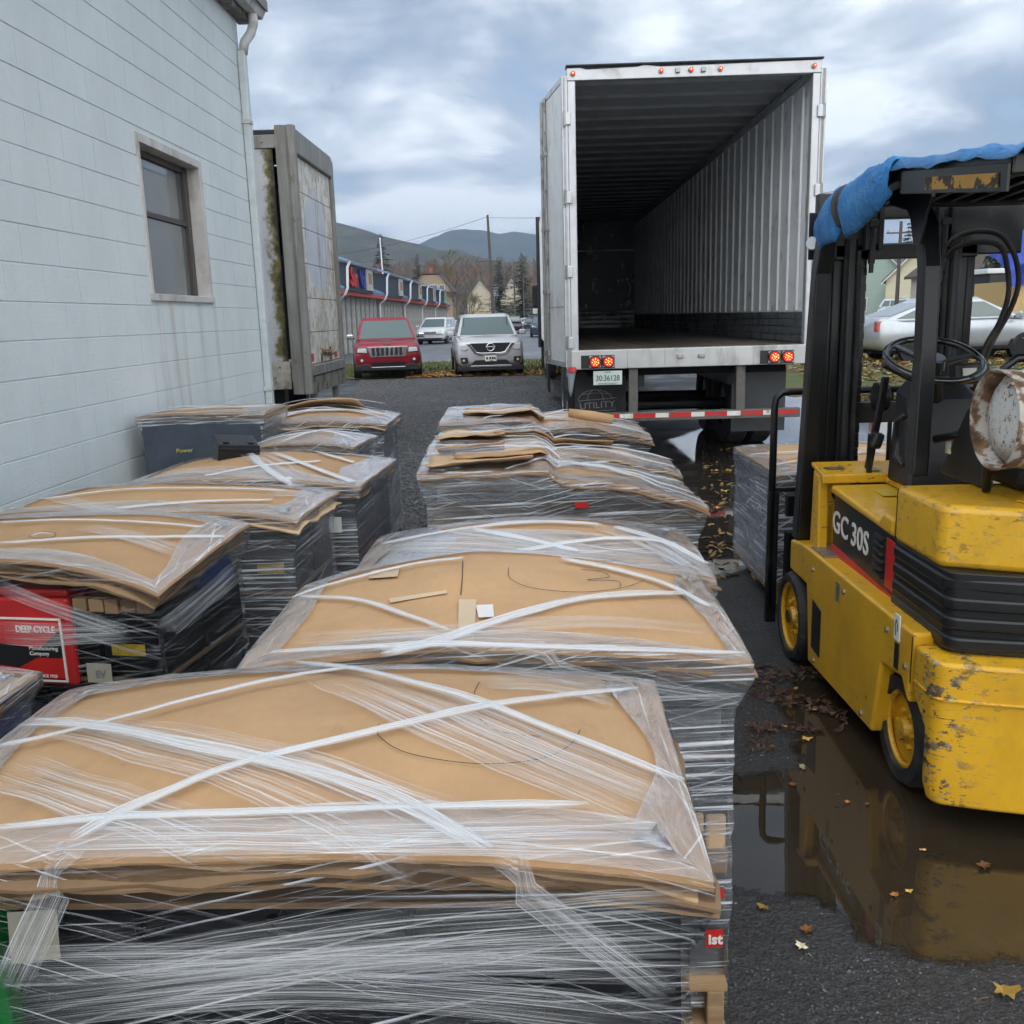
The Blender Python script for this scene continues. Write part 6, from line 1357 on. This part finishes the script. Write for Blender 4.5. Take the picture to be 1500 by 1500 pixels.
# ================================================================== houses
def wallm(nm, c): return M(nm, c, .7, var=.08, scale=1, stretch=(.3, .3, 6))
ROOFB = M('brown_shingle', (.10, .075, .06), .85, var=.3); ROOFG = M('grey_shingle', (.15, .14, .14), .85, var=.25); HGL = glassmat('house_glass', (.10, .12, .14))
TRIM = M('house_trim', (.62, .62, .60), .6)
def house(label, X, Y, w, d, h, rh, wm, rm, rz=0, z=0, wins=(), name='house', gambrel=False, cat='house', door=None, lower=None):
    o = root(name, label, cat, (X, Y, z), rz); hw = w / 2
    prof = [(-hw, 0), (hw, 0), (hw, h), (0, h + rh), (-hw, h)] if not gambrel else [(-hw, 0), (hw, 0), (hw, h), (hw * .42, h + rh), (-hw * .42, h + rh), (-hw, h)]
    MB().prism(prof, 'y', 0, d).build('wall', wm, o)
    e = .35
    if not gambrel:
        for s_ in (-1, 1):
            sl = rh / hw
            MB().prism([(s_ * (hw + e), h - e * sl + .03), (0, h + rh + .03), (0, h + rh + .22), (s_ * (hw + e), h - e * sl + .2)], 'y', -e, d + e).build('roof', rm, o)
            MB().prism([(s_ * (hw + e + .01), h - e * sl - .12), (0, h + rh - .12), (0, h + rh + .028), (s_ * (hw + e + .01), h - e * sl + .028)], 'y', -e - .04, -e + .06).build('barge_board', TRIM, o)
    else:
        for s_ in (-1, 1): MB().prism([(s_ * (hw + e), h - .2), (s_ * hw * .40, h + rh + .03), (s_ * hw * .42, h + rh + .25), (s_ * (hw + e + .15), h)], 'y', -e, d + e).build('roof', rm, o)
        MB().box(-hw * .44, hw * .44, -e, d + e, h + rh + .2, h + rh + .42).build('roof_cap', rm, o)
    for (x, zz_, ww, hh) in wins:
        q = MB().box(x - ww/2 - .1, x + ww/2 + .1, -.05, .02, zz_ - .1, zz_ + hh + .1).build('window', TRIM, o)
        MB().box(x - ww/2, x + ww/2, -.07, -.052, zz_, zz_ + hh).build('pane', HGL, q)
    if door: MB().box(door[0] - door[2]/2, door[0] + door[2]/2, -.04, .02, 0, door[1]).build('door', M('door_panel', door[3], .6), o)
    if lower: MB().box(-hw - .02, hw + .02, -.06, .0, lower[0], lower[1]).build('lower_cladding', wallm('cladding', lower[2]), o)
    return o
def hx(px, Y): return (px - 774.5) / FPX * Y
b = house('large brown gambrel house with a red chimney beyond the shops', hx(636, 200), 200, 8.8, 9, 7.0, 3.6, wallm('brown_house_siding', (.30, .23, .15)), ROOFB, 0, .2, ((-2.2, 7.4, 1, 1), (-.6, 7.4, 1, 1.1), (.8, 7.4, 1, 1.1), (2.3, 7.4, 1, 1), (1.8, 3.5, 2.2, 1.6), (-2, 3.5, 1.4, 1.6)), gambrel=True)
MB().box(-.5, .2, 3, 3.7, 10.6, 12.2).build('chimney', M('red_brick', (.33, .1, .06), .8), b); MB().box(-4.9, 4.9, -.9, 0, 6.75, 7.0).build('porch_roof', ROOFB, b)
house('small white gabled house with two attic windows below the brown gambrel house', hx(634, 150), 150, 4.4, 7, 3.4, 1.9, wallm('white_siding', (.58, .60, .60)), ROOFG, 0, 0, ((-.4, 3.7, .35, .5), (.4, 3.7, .35, .5)), lower=(0, 2.4, (.3, .3, .29)))
house('tan gabled house with a blank front beside the utility pole', hx(706, 235), 235, 6.4, 9, 6.6, 4.0, wallm('tan_siding', (.55, .50, .38)), ROOFB, 0, 0, (), lower=(0, 3.4, (.50, .40, .22)))
house('cream gabled house with a brown garage front across the road', hx(751, 228), 228, 5.6, 9, 6.4, 4.2, wallm('cream_siding', (.52, .46, .34)), ROOFB, 0, 0, ((0, 8.2, .6, .8),), lower=(2.0, 4.6, (.22, .17, .13)))
house('narrow grey house squeezed between the tan and cream houses', hx(729, 262), 262, 5, 8, 7.2, 3.2, wallm('grey_siding', (.26, .27, .29)), ROOFG, 0, 0, ((0, 4.6, .8, 1.2), (0, 7.4, .6, .8)))
house('pale green gabled house beyond the forklift mast', hx(1268, 86), 86, 5.2, 8, 4.0, 2.6, wallm('green_siding', (.34, .44, .38)), ROOFG, -.5, .3, ((1.4, 1.0, .7, 1.1), (-1.2, 1.0, .7, 1.1)))
house('cream gabled house with grey roof beyond the forklift mast', hx(1322, 80), 80, 4.6, 8, 3.6, 2.3, wallm('pale_cream_siding', (.60, .56, .40)), ROOFG, -.45, .3, ((-1.0, .9, .7, 1.1),))
house('brown-roofed house beyond the black enclosed trailer', hx(1478, 62), 62, 6, 8, 3.4, 2.0, wallm('beige_siding', (.45, .42, .36)), ROOFB, .2, .3)
# ================================================================== poles, flag, wires
POLEW = M('weathered_pole', (.09, .075, .065), .85, var=.3, stretch=(4, 4, .4))
poles = []
for px, Y, h, lb in ((724.5, 92, 11.2, 'tall leaning utility pole in front of the tan house'), (755, 150, 9.0, 'thin utility pole before the cream house'), (768, 190, 9.5, 'far utility pole near the road bend'), (1297, 70, 7.6, 'utility pole before the cream house beyond the mast'), (1478, 50, 9.0, 'utility pole behind the blue tarp shelter')):
    x = hx(px, Y); o = root('utility_pole', lb, 'pole', (x, Y, 0)); lean = -.3 if px < 730 else 0
    MB().cyl((0, 0, -.2), (lean, 0, h), .17, .11, 8).build('pole_shaft', POLEW, o)
    zc = h * .62 if px < 730 else h - .8
    MB().bar((lean - 1.0, 0, zc), (lean + 1.0, 0, zc), .1, .1).build('crossarm', POLEW, o)
    for k in (-.9, 0, .9): MB().cyl((lean + k, 0, zc + .05), (lean + k, 0, zc + .2), .05, n=6).build('insulator', STEEL, o)
    poles.append(Vector((x + lean, Y, zc + .2)))
def wire(a, b, sag, lb):
    pts = [Vector(a).lerp(Vector(b), t / 14) - Vector((0, 0, sag * 4 * (t/14) * (1 - t/14))) for t in range(15)]
    tag(MB().tube(pts, .018, 4).build('overhead_wire', PLASTIC), lb, 'wire')
wire(poles[0], poles[1], .6, 'overhead wire from the leaning pole to the thin pole'); wire(poles[1], poles[2], .5, 'overhead wire from the thin pole to the far pole')
wire(poles[0] + Vector((.2, 0, 3.8)), (26, 60, 9.5), .8, 'overhead wire from the leaning pole top over the semi-trailer'); wire(poles[0] + Vector((0, 0, 3.9)), (-30, 120, 9.6), .8, 'overhead wire from the leaning pole top toward the shops')
fpx = hx(571, 84)
fo = root('flagpole', 'white flagpole with a limp striped flag by the shops', 'flagpole', (fpx, 84, 0))
MB().cyl((0, 0, 0), (-.25, 0, 8.6), .10, .05, 8).build('pole_shaft', WHITEP, fo); MB().cyl((-.25, 0, 8.6), (-.25, 0, 8.75), .08, n=8).build('finial', CHROME, fo)
MB().grid(8, 10, lambda u, v: (-.22 - .55 * u * (1 - .3 * v), .1 * math.sin(u * 7 + v * 3), 6.9 - 1.9 * v - .9 * u)).build('flag', M('flag_cloth', (.25, .09, .10), .8, var=.8, scale=4), fo, fix=False)
# ================================================================== black trailer, shelter
bt = root('enclosed_trailer', 'black enclosed trailer with white roof edge behind the silver hatchback', 'trailer', (17.7, 30.5, .3), .05)
MB().box(-3.2, 2.6, 0, 2.2, .5, 2.25).build('body', M('black_trailer_sheet', (.02, .022, .024), .4), bt, bevel=.03)
MB().box(-3.3, 2.7, -.05, 2.25, 2.26, 2.42).build('roof', WHITEP, bt, bevel=.03)
for x in (-.6, .4): wheel(bt, (x, -.02, .34), CR2)
MB().cyl((-.9, -.01, 1.75), (-.9, -.03, 1.75), .12, n=14).build('emblem', GREYL, bt)
sh = MB().loft([[(13.1 + x * (1 - .1 * k), 26.6 + k * 2.4, 1.0 + z) for x, z in ((0, 0), (.5, .28), (1.2, .33), (2.0, .26), (2.4, -.12), (1.2, -.3))] for k in (0, 1)]).build('pale_hull', M('pale_green_plastic', (.50, .55, .45), .5), bevel=.03)
tag(sh, 'upturned pale green plastic hull lying beyond the hatchback', 'boat')
sl_ = root('shelter', 'plywood shelter heaped with creased blue tarps beside the bank', 'shelter', (12.75, 25.2, .3))
OSB = M('oriented_strand_board', (.55, .38, .17), .75, var=.35, scale=22, stretch=(1, 1, 2.2)); TARP2 = M('deep_blue_tarp', (.012, .045, .34), .35, var=.3, bmp=.6, bscale=7); TARP3 = M('light_blue_tarp', (.03, .20, .52), .4, var=.2, bmp=.6, bscale=7)
MB().box(-.05, .33, -.02, .06, 0, 1.95).build('board', OSB, sl_); MB().box(.335, 3, -.0, .06, 0, 1.9).build('board', OSB, sl_); MB().box(-.05, 0, .061, 2.2, 0, 1.9).build('board', OSB, sl_)
def drape(x0, x1, zt, zb_, seed):
    def fn(u, v):
        x = lerp(x0, x1, u); a = v * 1.9; n_ = noise.noise(Vector((u * 6, v * 3, seed))) * .10 + .07 * math.sin(u * 22 + seed + 2 * noise.noise(Vector((u * 3, v * 2, seed))))
        sh_ = math.sin(min(1, u * 3.2) * PI / 2) ** .5
        return (x + .1 * noise.noise(Vector((v * 3, u * 3, seed))), .9 - 1.05 * min(1, v * 1.6) + n_ * .8, lerp(zt, zb_, v ** 1.3) * (.55 + .45 * sh_) + (1 - sh_) * zb_ * .45 + n_ * .25)
    return MB().grid(46, 26, fn)
drape(-.32, 2.6, 3.25, 1.78, 3).build('tarp', TARP2, sl_, smooth=True, fix=False); drape(.33, 2.8, 2.3, .2, 8).build('tarp', TARP3, sl_, smooth=True, fix=False)
# ================================================================== trees
BARK = M('grey_bark', (.10, .085, .072), .9, var=.3, bmp=.4, bscale=12); TWIG = M('bare_twigs', (.12, .098, .075), .9, var=.3); TWIGO = M('olive_twigs', (.155, .125, .065), .9, var=.3)
NEEDLE = M('dark_needles', (.022, .042, .026), .7, var=.5, scale=1.2); NEEDLE2 = M('pine_needles', (.035, .062, .032), .7, var=.5, scale=1.2); RUSSET = M('russet_leaves', (.22, .085, .035), .8, var=.4); OCHRE = M('ochre_leaves', (.30, .19, .06), .8, var=.4)
def branches(mb, tw, p, d, ln, r, lvl, R, leaf=None):
    q = p + d * ln; mid = p.lerp(q, .5) + Vector((R.uniform(-.06, .06), R.uniform(-.06, .06), R.uniform(0, .05))) * ln
    mb.tube([p, mid, q], [r, r * .8, r * .55], 5 if lvl < 2 else 3, caps=False)
    if lvl >= 4:
        for k in range(7):
            e = (d + Vector((R.uniform(-1, 1), R.uniform(-1, 1), R.uniform(-.4, .9))) * .8).normalized() * ln * R.uniform(.6, 1.3); s_ = p.lerp(q, R.random())
            n_ = e.cross(Vector((R.uniform(-1, 1), R.uniform(-1, 1), R.uniform(-1, 1)))).normalized() * .022
            tw.add([s_ - n_, s_ + n_, s_ + e], [(0, 1, 2)])
        return
    for k in range(R.choice((2, 3, 3)) if lvl else 4):
        a = R.uniform(0, 6.3); sp = R.uniform(.35, .8); ax = d.orthogonal().normalized(); ax.rotate(Matrix.Rotation(a, 3, d))
        nd = (d * math.cos(sp) + ax * math.sin(sp) + Vector((0, 0, .16))).normalized()
        branches(mb, tw, p.lerp(q, R.uniform(.55, 1)), nd, ln * R.uniform(.62, .82), r * .58, lvl + 1, R)
def bare_tree(label, X, Y, h, seed, m=None, z=0):
    R = random.Random(seed); o = root('bare_tree', label, 'tree', (X, Y, z)); mb = MB(); tw = MB()
    MB().cyl((0, 0, -.3), (0, 0, h * .22), h * .022, h * .018, 7).build('trunk', BARK, o)
    branches(mb, tw, Vector((0, 0, h * .2)), Vector((0, 0, 1)), h * .25, h * .017, 0, R)
    for k in range(3): branches(mb, tw, Vector((0, 0, h * .2)), Vector((R.uniform(-.7, .7), R.uniform(-.7, .7), .8)).normalized(), h * .25, h * .013, 1, R)
    mb.v += []; off = len(mb.v); mb.add(tw.v, tw.f); mb.build('crown', m or TWIG, o, fix=False); return o
def conifer(label, X, Y, h, rad, seed, m=NEEDLE, z=0, name='spruce_tree', lowf=.12, dens=1.0):
    R = random.Random(seed); o = root(name, label, 'tree', (X, Y, z)); MB().cyl((0, 0, -.3), (0, 0, h * .97), h * .016, .02, 6).build('trunk', BARK, o); mb = MB()
    tiers = int(h * 2.4 * dens)
    for i in range(tiers):
        t = i / tiers; zc = h * (lowf + (1 - lowf) * t); L_ = rad * (1 - t) ** .85 * R.uniform(.75, 1.15) + .12
        for k in range(int(7 + 4 * (1 - t))):
            a = R.uniform(0, 6.3); d = Vector((math.cos(a), math.sin(a), R.uniform(-.35, .12))); ln = L_ * R.uniform(.55, 1.15); s_ = Vector((-d.y, d.x, 0))
            for j in range(6):
                f0 = j / 6 * ln; p = Vector((0, 0, zc)) + d * f0; wd = ln * .22 * (1 - j / 7) + .08
                for sg in (-1, 1):
                    q = p + s_ * sg * wd * R.uniform(.7, 1.3) + d * ln * R.uniform(.10, .25) + Vector((0, 0, R.uniform(-.22, .02)))
                    mb.add([p, p + d * ln * .2 + Vector((0, 0, R.uniform(-.05, .06))), q], [(0, 1, 2)])
    mb.build('crown', m, o, fix=False); return o
conifer('tall dark spruce behind the flagpole', hx(568, 150), 150, 15.2, 3.4, 61); conifer('second spruce in the bare wood behind the shops', hx(618, 230), 230, 17.5, 3.6, 63)
conifer('dark pine standing left of nothing but the tan house roof', hx(733, 205), 205, 14.5, 4.0, 65, NEEDLE2, name='pine_tree')['label'] = 'dark pine rising behind the narrow grey house'
conifer('broad pine behind the cream house with garage front', hx(766, 215), 215, 16.0, 4.6, 67, NEEDLE2, name='pine_tree')
conifer('spruce behind the green and cream houses', hx(1308, 105), 105, 10.4, 2.2, 69, z=.3)
conifer('tall cedar behind the blue tarp shelter', hx(1492, 46), 46, 8.6, 1.9, 71, z=.3, dens=1.5); conifer('slim cedar beside the black enclosed trailer', hx(1466, 50), 50, 8.2, 1.6, 73, z=.3, dens=1.5)
conifer('dense evergreen bush behind the black trailer roof', hx(1432, 42), 42, 4.3, 1.7, 75, NEEDLE2, .3, 'evergreen_bush', .02, 2.0)
bare_tree('broad olive-brown bare tree above the brown gambrel house', hx(655, 230), 230, 19, 81, TWIGO, 2); bare_tree('bare tree with pale trunk beside the brown gambrel house', hx(677, 190), 190, 9.5, 83)
bare_tree('bare tree behind the cream house beyond the mast', hx(1335, 95), 95, 8.5, 85, None, .3); bare_tree('bare tree on the hillside behind the shops', hx(535, 210), 210, 14, 87)
bare_tree('small bare tree beside the white gabled house', hx(690, 175), 175, 8, 89, TWIGO)
# hedge on the bank
hb_ = MB(); R = random.Random(5)
for i in range(1500):
    c = Vector((R.uniform(21, 27), R.uniform(52, 54), R.uniform(.3, 1.5))); a = R.random() * 6.3; e = Vector((math.cos(a), math.sin(a), R.uniform(-.5, .5))) * .2
    hb_.add([c, c + e, c + Vector((e.y, -e.x, .12))], [(0, 1, 2)])
tag(hb_.build('hedge', M('hedge_leaves', (.10, .13, .03), .7, var=.5), fix=False), 'low yellow-green hedge in front of the green house', 'hedge')
# far wood: one mass of bare trees
def slope(x, y): return max(0, (y - 285) * .085) + max(0, -x - 40) * .03
fw = MB(); fo_ = MB(); fr_ = MB(); R = random.Random(77)
for i in range(2300):
    y = R.uniform(290, 640); x = R.uniform(-.30, .62) * y
    z = slope(x, y); h = R.uniform(8, 15); mbx = fw if R.random() < .78 else (fr_ if R.random() < .5 else fo_)
    b0 = Vector((x, y, z)); fw.add([b0 + Vector((-.15, 0, 0)), b0 + Vector((.15, 0, 0)), b0 + Vector((0, 0, h * .8))], [(0, 1, 2)])
    for k in range(26):
        p = b0 + Vector((0, 0, h * R.uniform(.15, .75))); a = R.random() * 6.3; e = Vector((math.cos(a), math.sin(a) * .5, R.uniform(.3, 1.5))).normalized() * h * R.uniform(.14, .36); n_ = Vector((.10 + .16 * R.random(), 0, .0))
        mbx.add([p - n_, p + n_, p + e], [(0, 1, 2)])
struct(fw.build('bare_wood', TWIG, fix=False), 'stuff'); struct(fo_.build('bare_wood', TWIGO, fix=False), 'stuff'); struct(fr_.build('bare_wood', RUSSET, fix=False), 'stuff')
FLOORW = M('wood_floor', (.085, .068, .048), .95, var=.4, scale=.05)
struct(MB().grid(40, 30, lambda u, v: (lerp(-700, 900, u), lerp(282, 900, v), slope(lerp(-700, 900, u), lerp(282, 900, v)) - .3)).build('hillside', FLOORW, smooth=True))
HILLN = M('leafless_forest', (.075, .068, .052), .95, var=.45, scale=.03, bmp=1, bscale=.12, dirt=((.05, .06, .04), .5, .6, .02)); HILLF = M('far_forest', (.06, .065, .05), .95, var=.4, scale=.008, bmp=1, bscale=.04)
def ridge(prof, Y, depth, mat, seed, jag):
    """prof: photograph pixels along the skyline; the hill is built at its own distance Y and falls away on both sides"""
    pts = [ony(px, py, Y) for px, py in prof]
    def at(x):
        if x <= pts[0].x: return pts[0].z
        for a, b in zip(pts, pts[1:]):
            if a.x <= x <= b.x:
                t = (x - a.x) / (b.x - a.x); t = t * t * (3 - 2 * t) * .5 + t * .5; return lerp(a.z, b.z, t)
        return pts[-1].z
    x0, x1 = pts[0].x, pts[-1].x
    def fn(u, v):
        x = lerp(x0, x1, u); s_ = 1 - abs(v - .6) / .6 if v < .6 else 1 - (v - .6) / .4; hgt = at(x) * math.sin(s_ * PI / 2)
        n_ = noise.fractal(Vector((x / depth * 5, v * 4, seed)), .8, 2.1, 5) * jag * (.25 + min(1, (1 - s_) * 3)) * s_ + noise.noise(Vector((x * .11, v * 60, seed))) * jag * .05
        return (x, Y - depth * .6 + depth * v, max(-2, hgt + n_))
    return struct(MB().grid(170, 60, fn).build('hill', mat, smooth=True, fix=False))
ridge([(-900, 380), (-200, 318), (200, 312), (430, 318), (495, 331), (540, 341), (580, 354), (620, 362), (660, 371), (760, 398), (900, 430), (1050, 452)], 1250, 700, HILLN, 2, 16)
ridge([(300, 420), (520, 385), (620, 363), (640, 350), (665, 340), (690, 336.5), (715, 338), (733, 343), (752, 340), (770, 343), (790, 347), (830, 352), (950, 385), (1150, 420), (1500, 430), (1900, 420)], 3300, 1600, HILLF, 7, 30)
# leaves lying about on the near ground
LM = []
for k, m in enumerate(LEAFS):
    star = []
    for i in range(14):
        a = 2 * PI * i / 14; r = (1.0, .62, .8, .42, .95, .5, .7, .7, .5, .95, .42, .8, .62, .9)[i] * (1 + .2 * math.cos(a)); star.append((r * math.cos(a), r * math.sin(a) * .8, .34 * abs(math.sin(a * 1.5 + k))))
    LM.append(MB().add([(0, 0, .02)] + star, [(0, i + 1, (i + 1) % 14 + 1) for i in range(14)]).add([(-1.1, -.03, .05), (-1.1, .03, .05), (-2.2, .1, .02)], [(0, 1, 2)]).mesh('fallen_leaf', m))
spots = [(1470, 1455, .040, 2, .3), (1425, 1405, 0, 0, 0), (1175, 1388, .022, 4, 2.0), (1180, 1363, .024, 3, .6), (1175, 1125, .022, 4, 1.2), (1180, 1083, .026, 2, .2), (1150, 1065, .018, 1, 2.2), (1120, 1330, .02, 2, 2.6), (1165, 1010, .02, 1, 1.0), (1190, 1040, .022, 1, .1),
         (1240, 1175, .014, 3, .4), (1270, 1178, .012, 0, .8), (1160, 1150, .02, 3, .5), (1310, 1312, .018, 3, .9), (1330, 1306, .014, 2, .4), (1350, 1245, .012, 1, 0), (1440, 1270, .03, 0, .6), (1130, 1095, .02, 0, .3), (1208, 985, .016, 0, .3), (1060, 720, .05, 2, .4), (1050, 745, .05, 3, .5), (1045, 690, .045, 1, .2), (1055, 800, .04, 2, .3), (1065, 690, .05, 2, 1.4), (1040, 770, .04, 1, .8)]
DESC = ['brown', 'tan', 'yellow', 'orange', 'pale cream']
for px, py, s_, m, a in spots:
    if s_ == 0: continue
    q = onz(px, py, .008); o = inst(LM[m], None, (q.x, q.y, .0075), (0, 0, a), (s_, s_, s_), name='fallen_leaf')
    tag(o, DESC[m] + ' fallen leaf lying on the wet ground ' + ('near the forklift' if py > 900 else 'near the semi-trailer'), 'leaf', DESC[m] + ' fallen leaves ' + ('near the forklift' if py > 900 else 'near the semi-trailer'))
lt = MB(); R = random.Random(15)
def heap(px0, px1, py0, py1, n, smin, smax):
    for i in range(n):
        q = onz(R.uniform(px0, px1), R.uniform(py0, py1), 0)
        if noise.noise(Vector((q.x * 4, q.y * 4, 2))) < -.12: continue
        s_ = R.uniform(smin, smax); a = R.random() * 6.3; e = Vector((math.cos(a), math.sin(a), R.uniform(-.1, .6))) * s_; f = Vector((-math.sin(a), math.cos(a), R.uniform(-.3, .5))) * s_ * .45
        c = Vector((q.x, q.y, R.uniform(.008, .02))); lt.add([c - e * .5, c + f * .5, c + e * .5, c - f * .5], [(0, 1, 2, 3)])
heap(1095, 1215, 975, 1075, 900, .012, .04); heap(1180, 1240, 1040, 1075, 250, .012, .035); heap(1092, 1190, 1318, 1345, 140, .012, .035); heap(1150, 1200, 1295, 1325, 60, .02, .05); heap(1300, 1345, 1300, 1325, 40, .01, .02); heap(1225, 1290, 1160, 1182, 40, .008, .016); heap(1092, 1130, 1060, 1105, 120, .01, .03)
struct(lt.build('leaf_litter', M('rotting_leaves', (.085, .042, .022), .6, var=.7, scale=30), fix=False), 'stuff')
lt = MB(); heap(1030, 1080, 655, 850, 220, .03, .09); struct(lt.build('leaf_litter', LEAFS[1], fix=False), 'stuff')
# ================================================================== air between here and the mountains
hz = MB().box(-2900, 2900, -55, 5600, -1.5, 520).build('haze', None); struct(hz, 'stuff')
hm = bpy.data.materials.new('haze_air'); hm.use_nodes = True; hn = hm.node_tree; hn.nodes.clear()
ho = N(hn, 'ShaderNodeOutputMaterial'); hv = N(hn, 'ShaderNodeVolumePrincipled'); hv.inputs['Density'].default_value = .00022; hv.inputs['Color'].default_value = (.50, .68, .96, 1); hv.inputs['Anisotropy'].default_value = .1
L(hn, hv.outputs[0], ho.inputs['Volume']); hz.data.materials.append(hm)
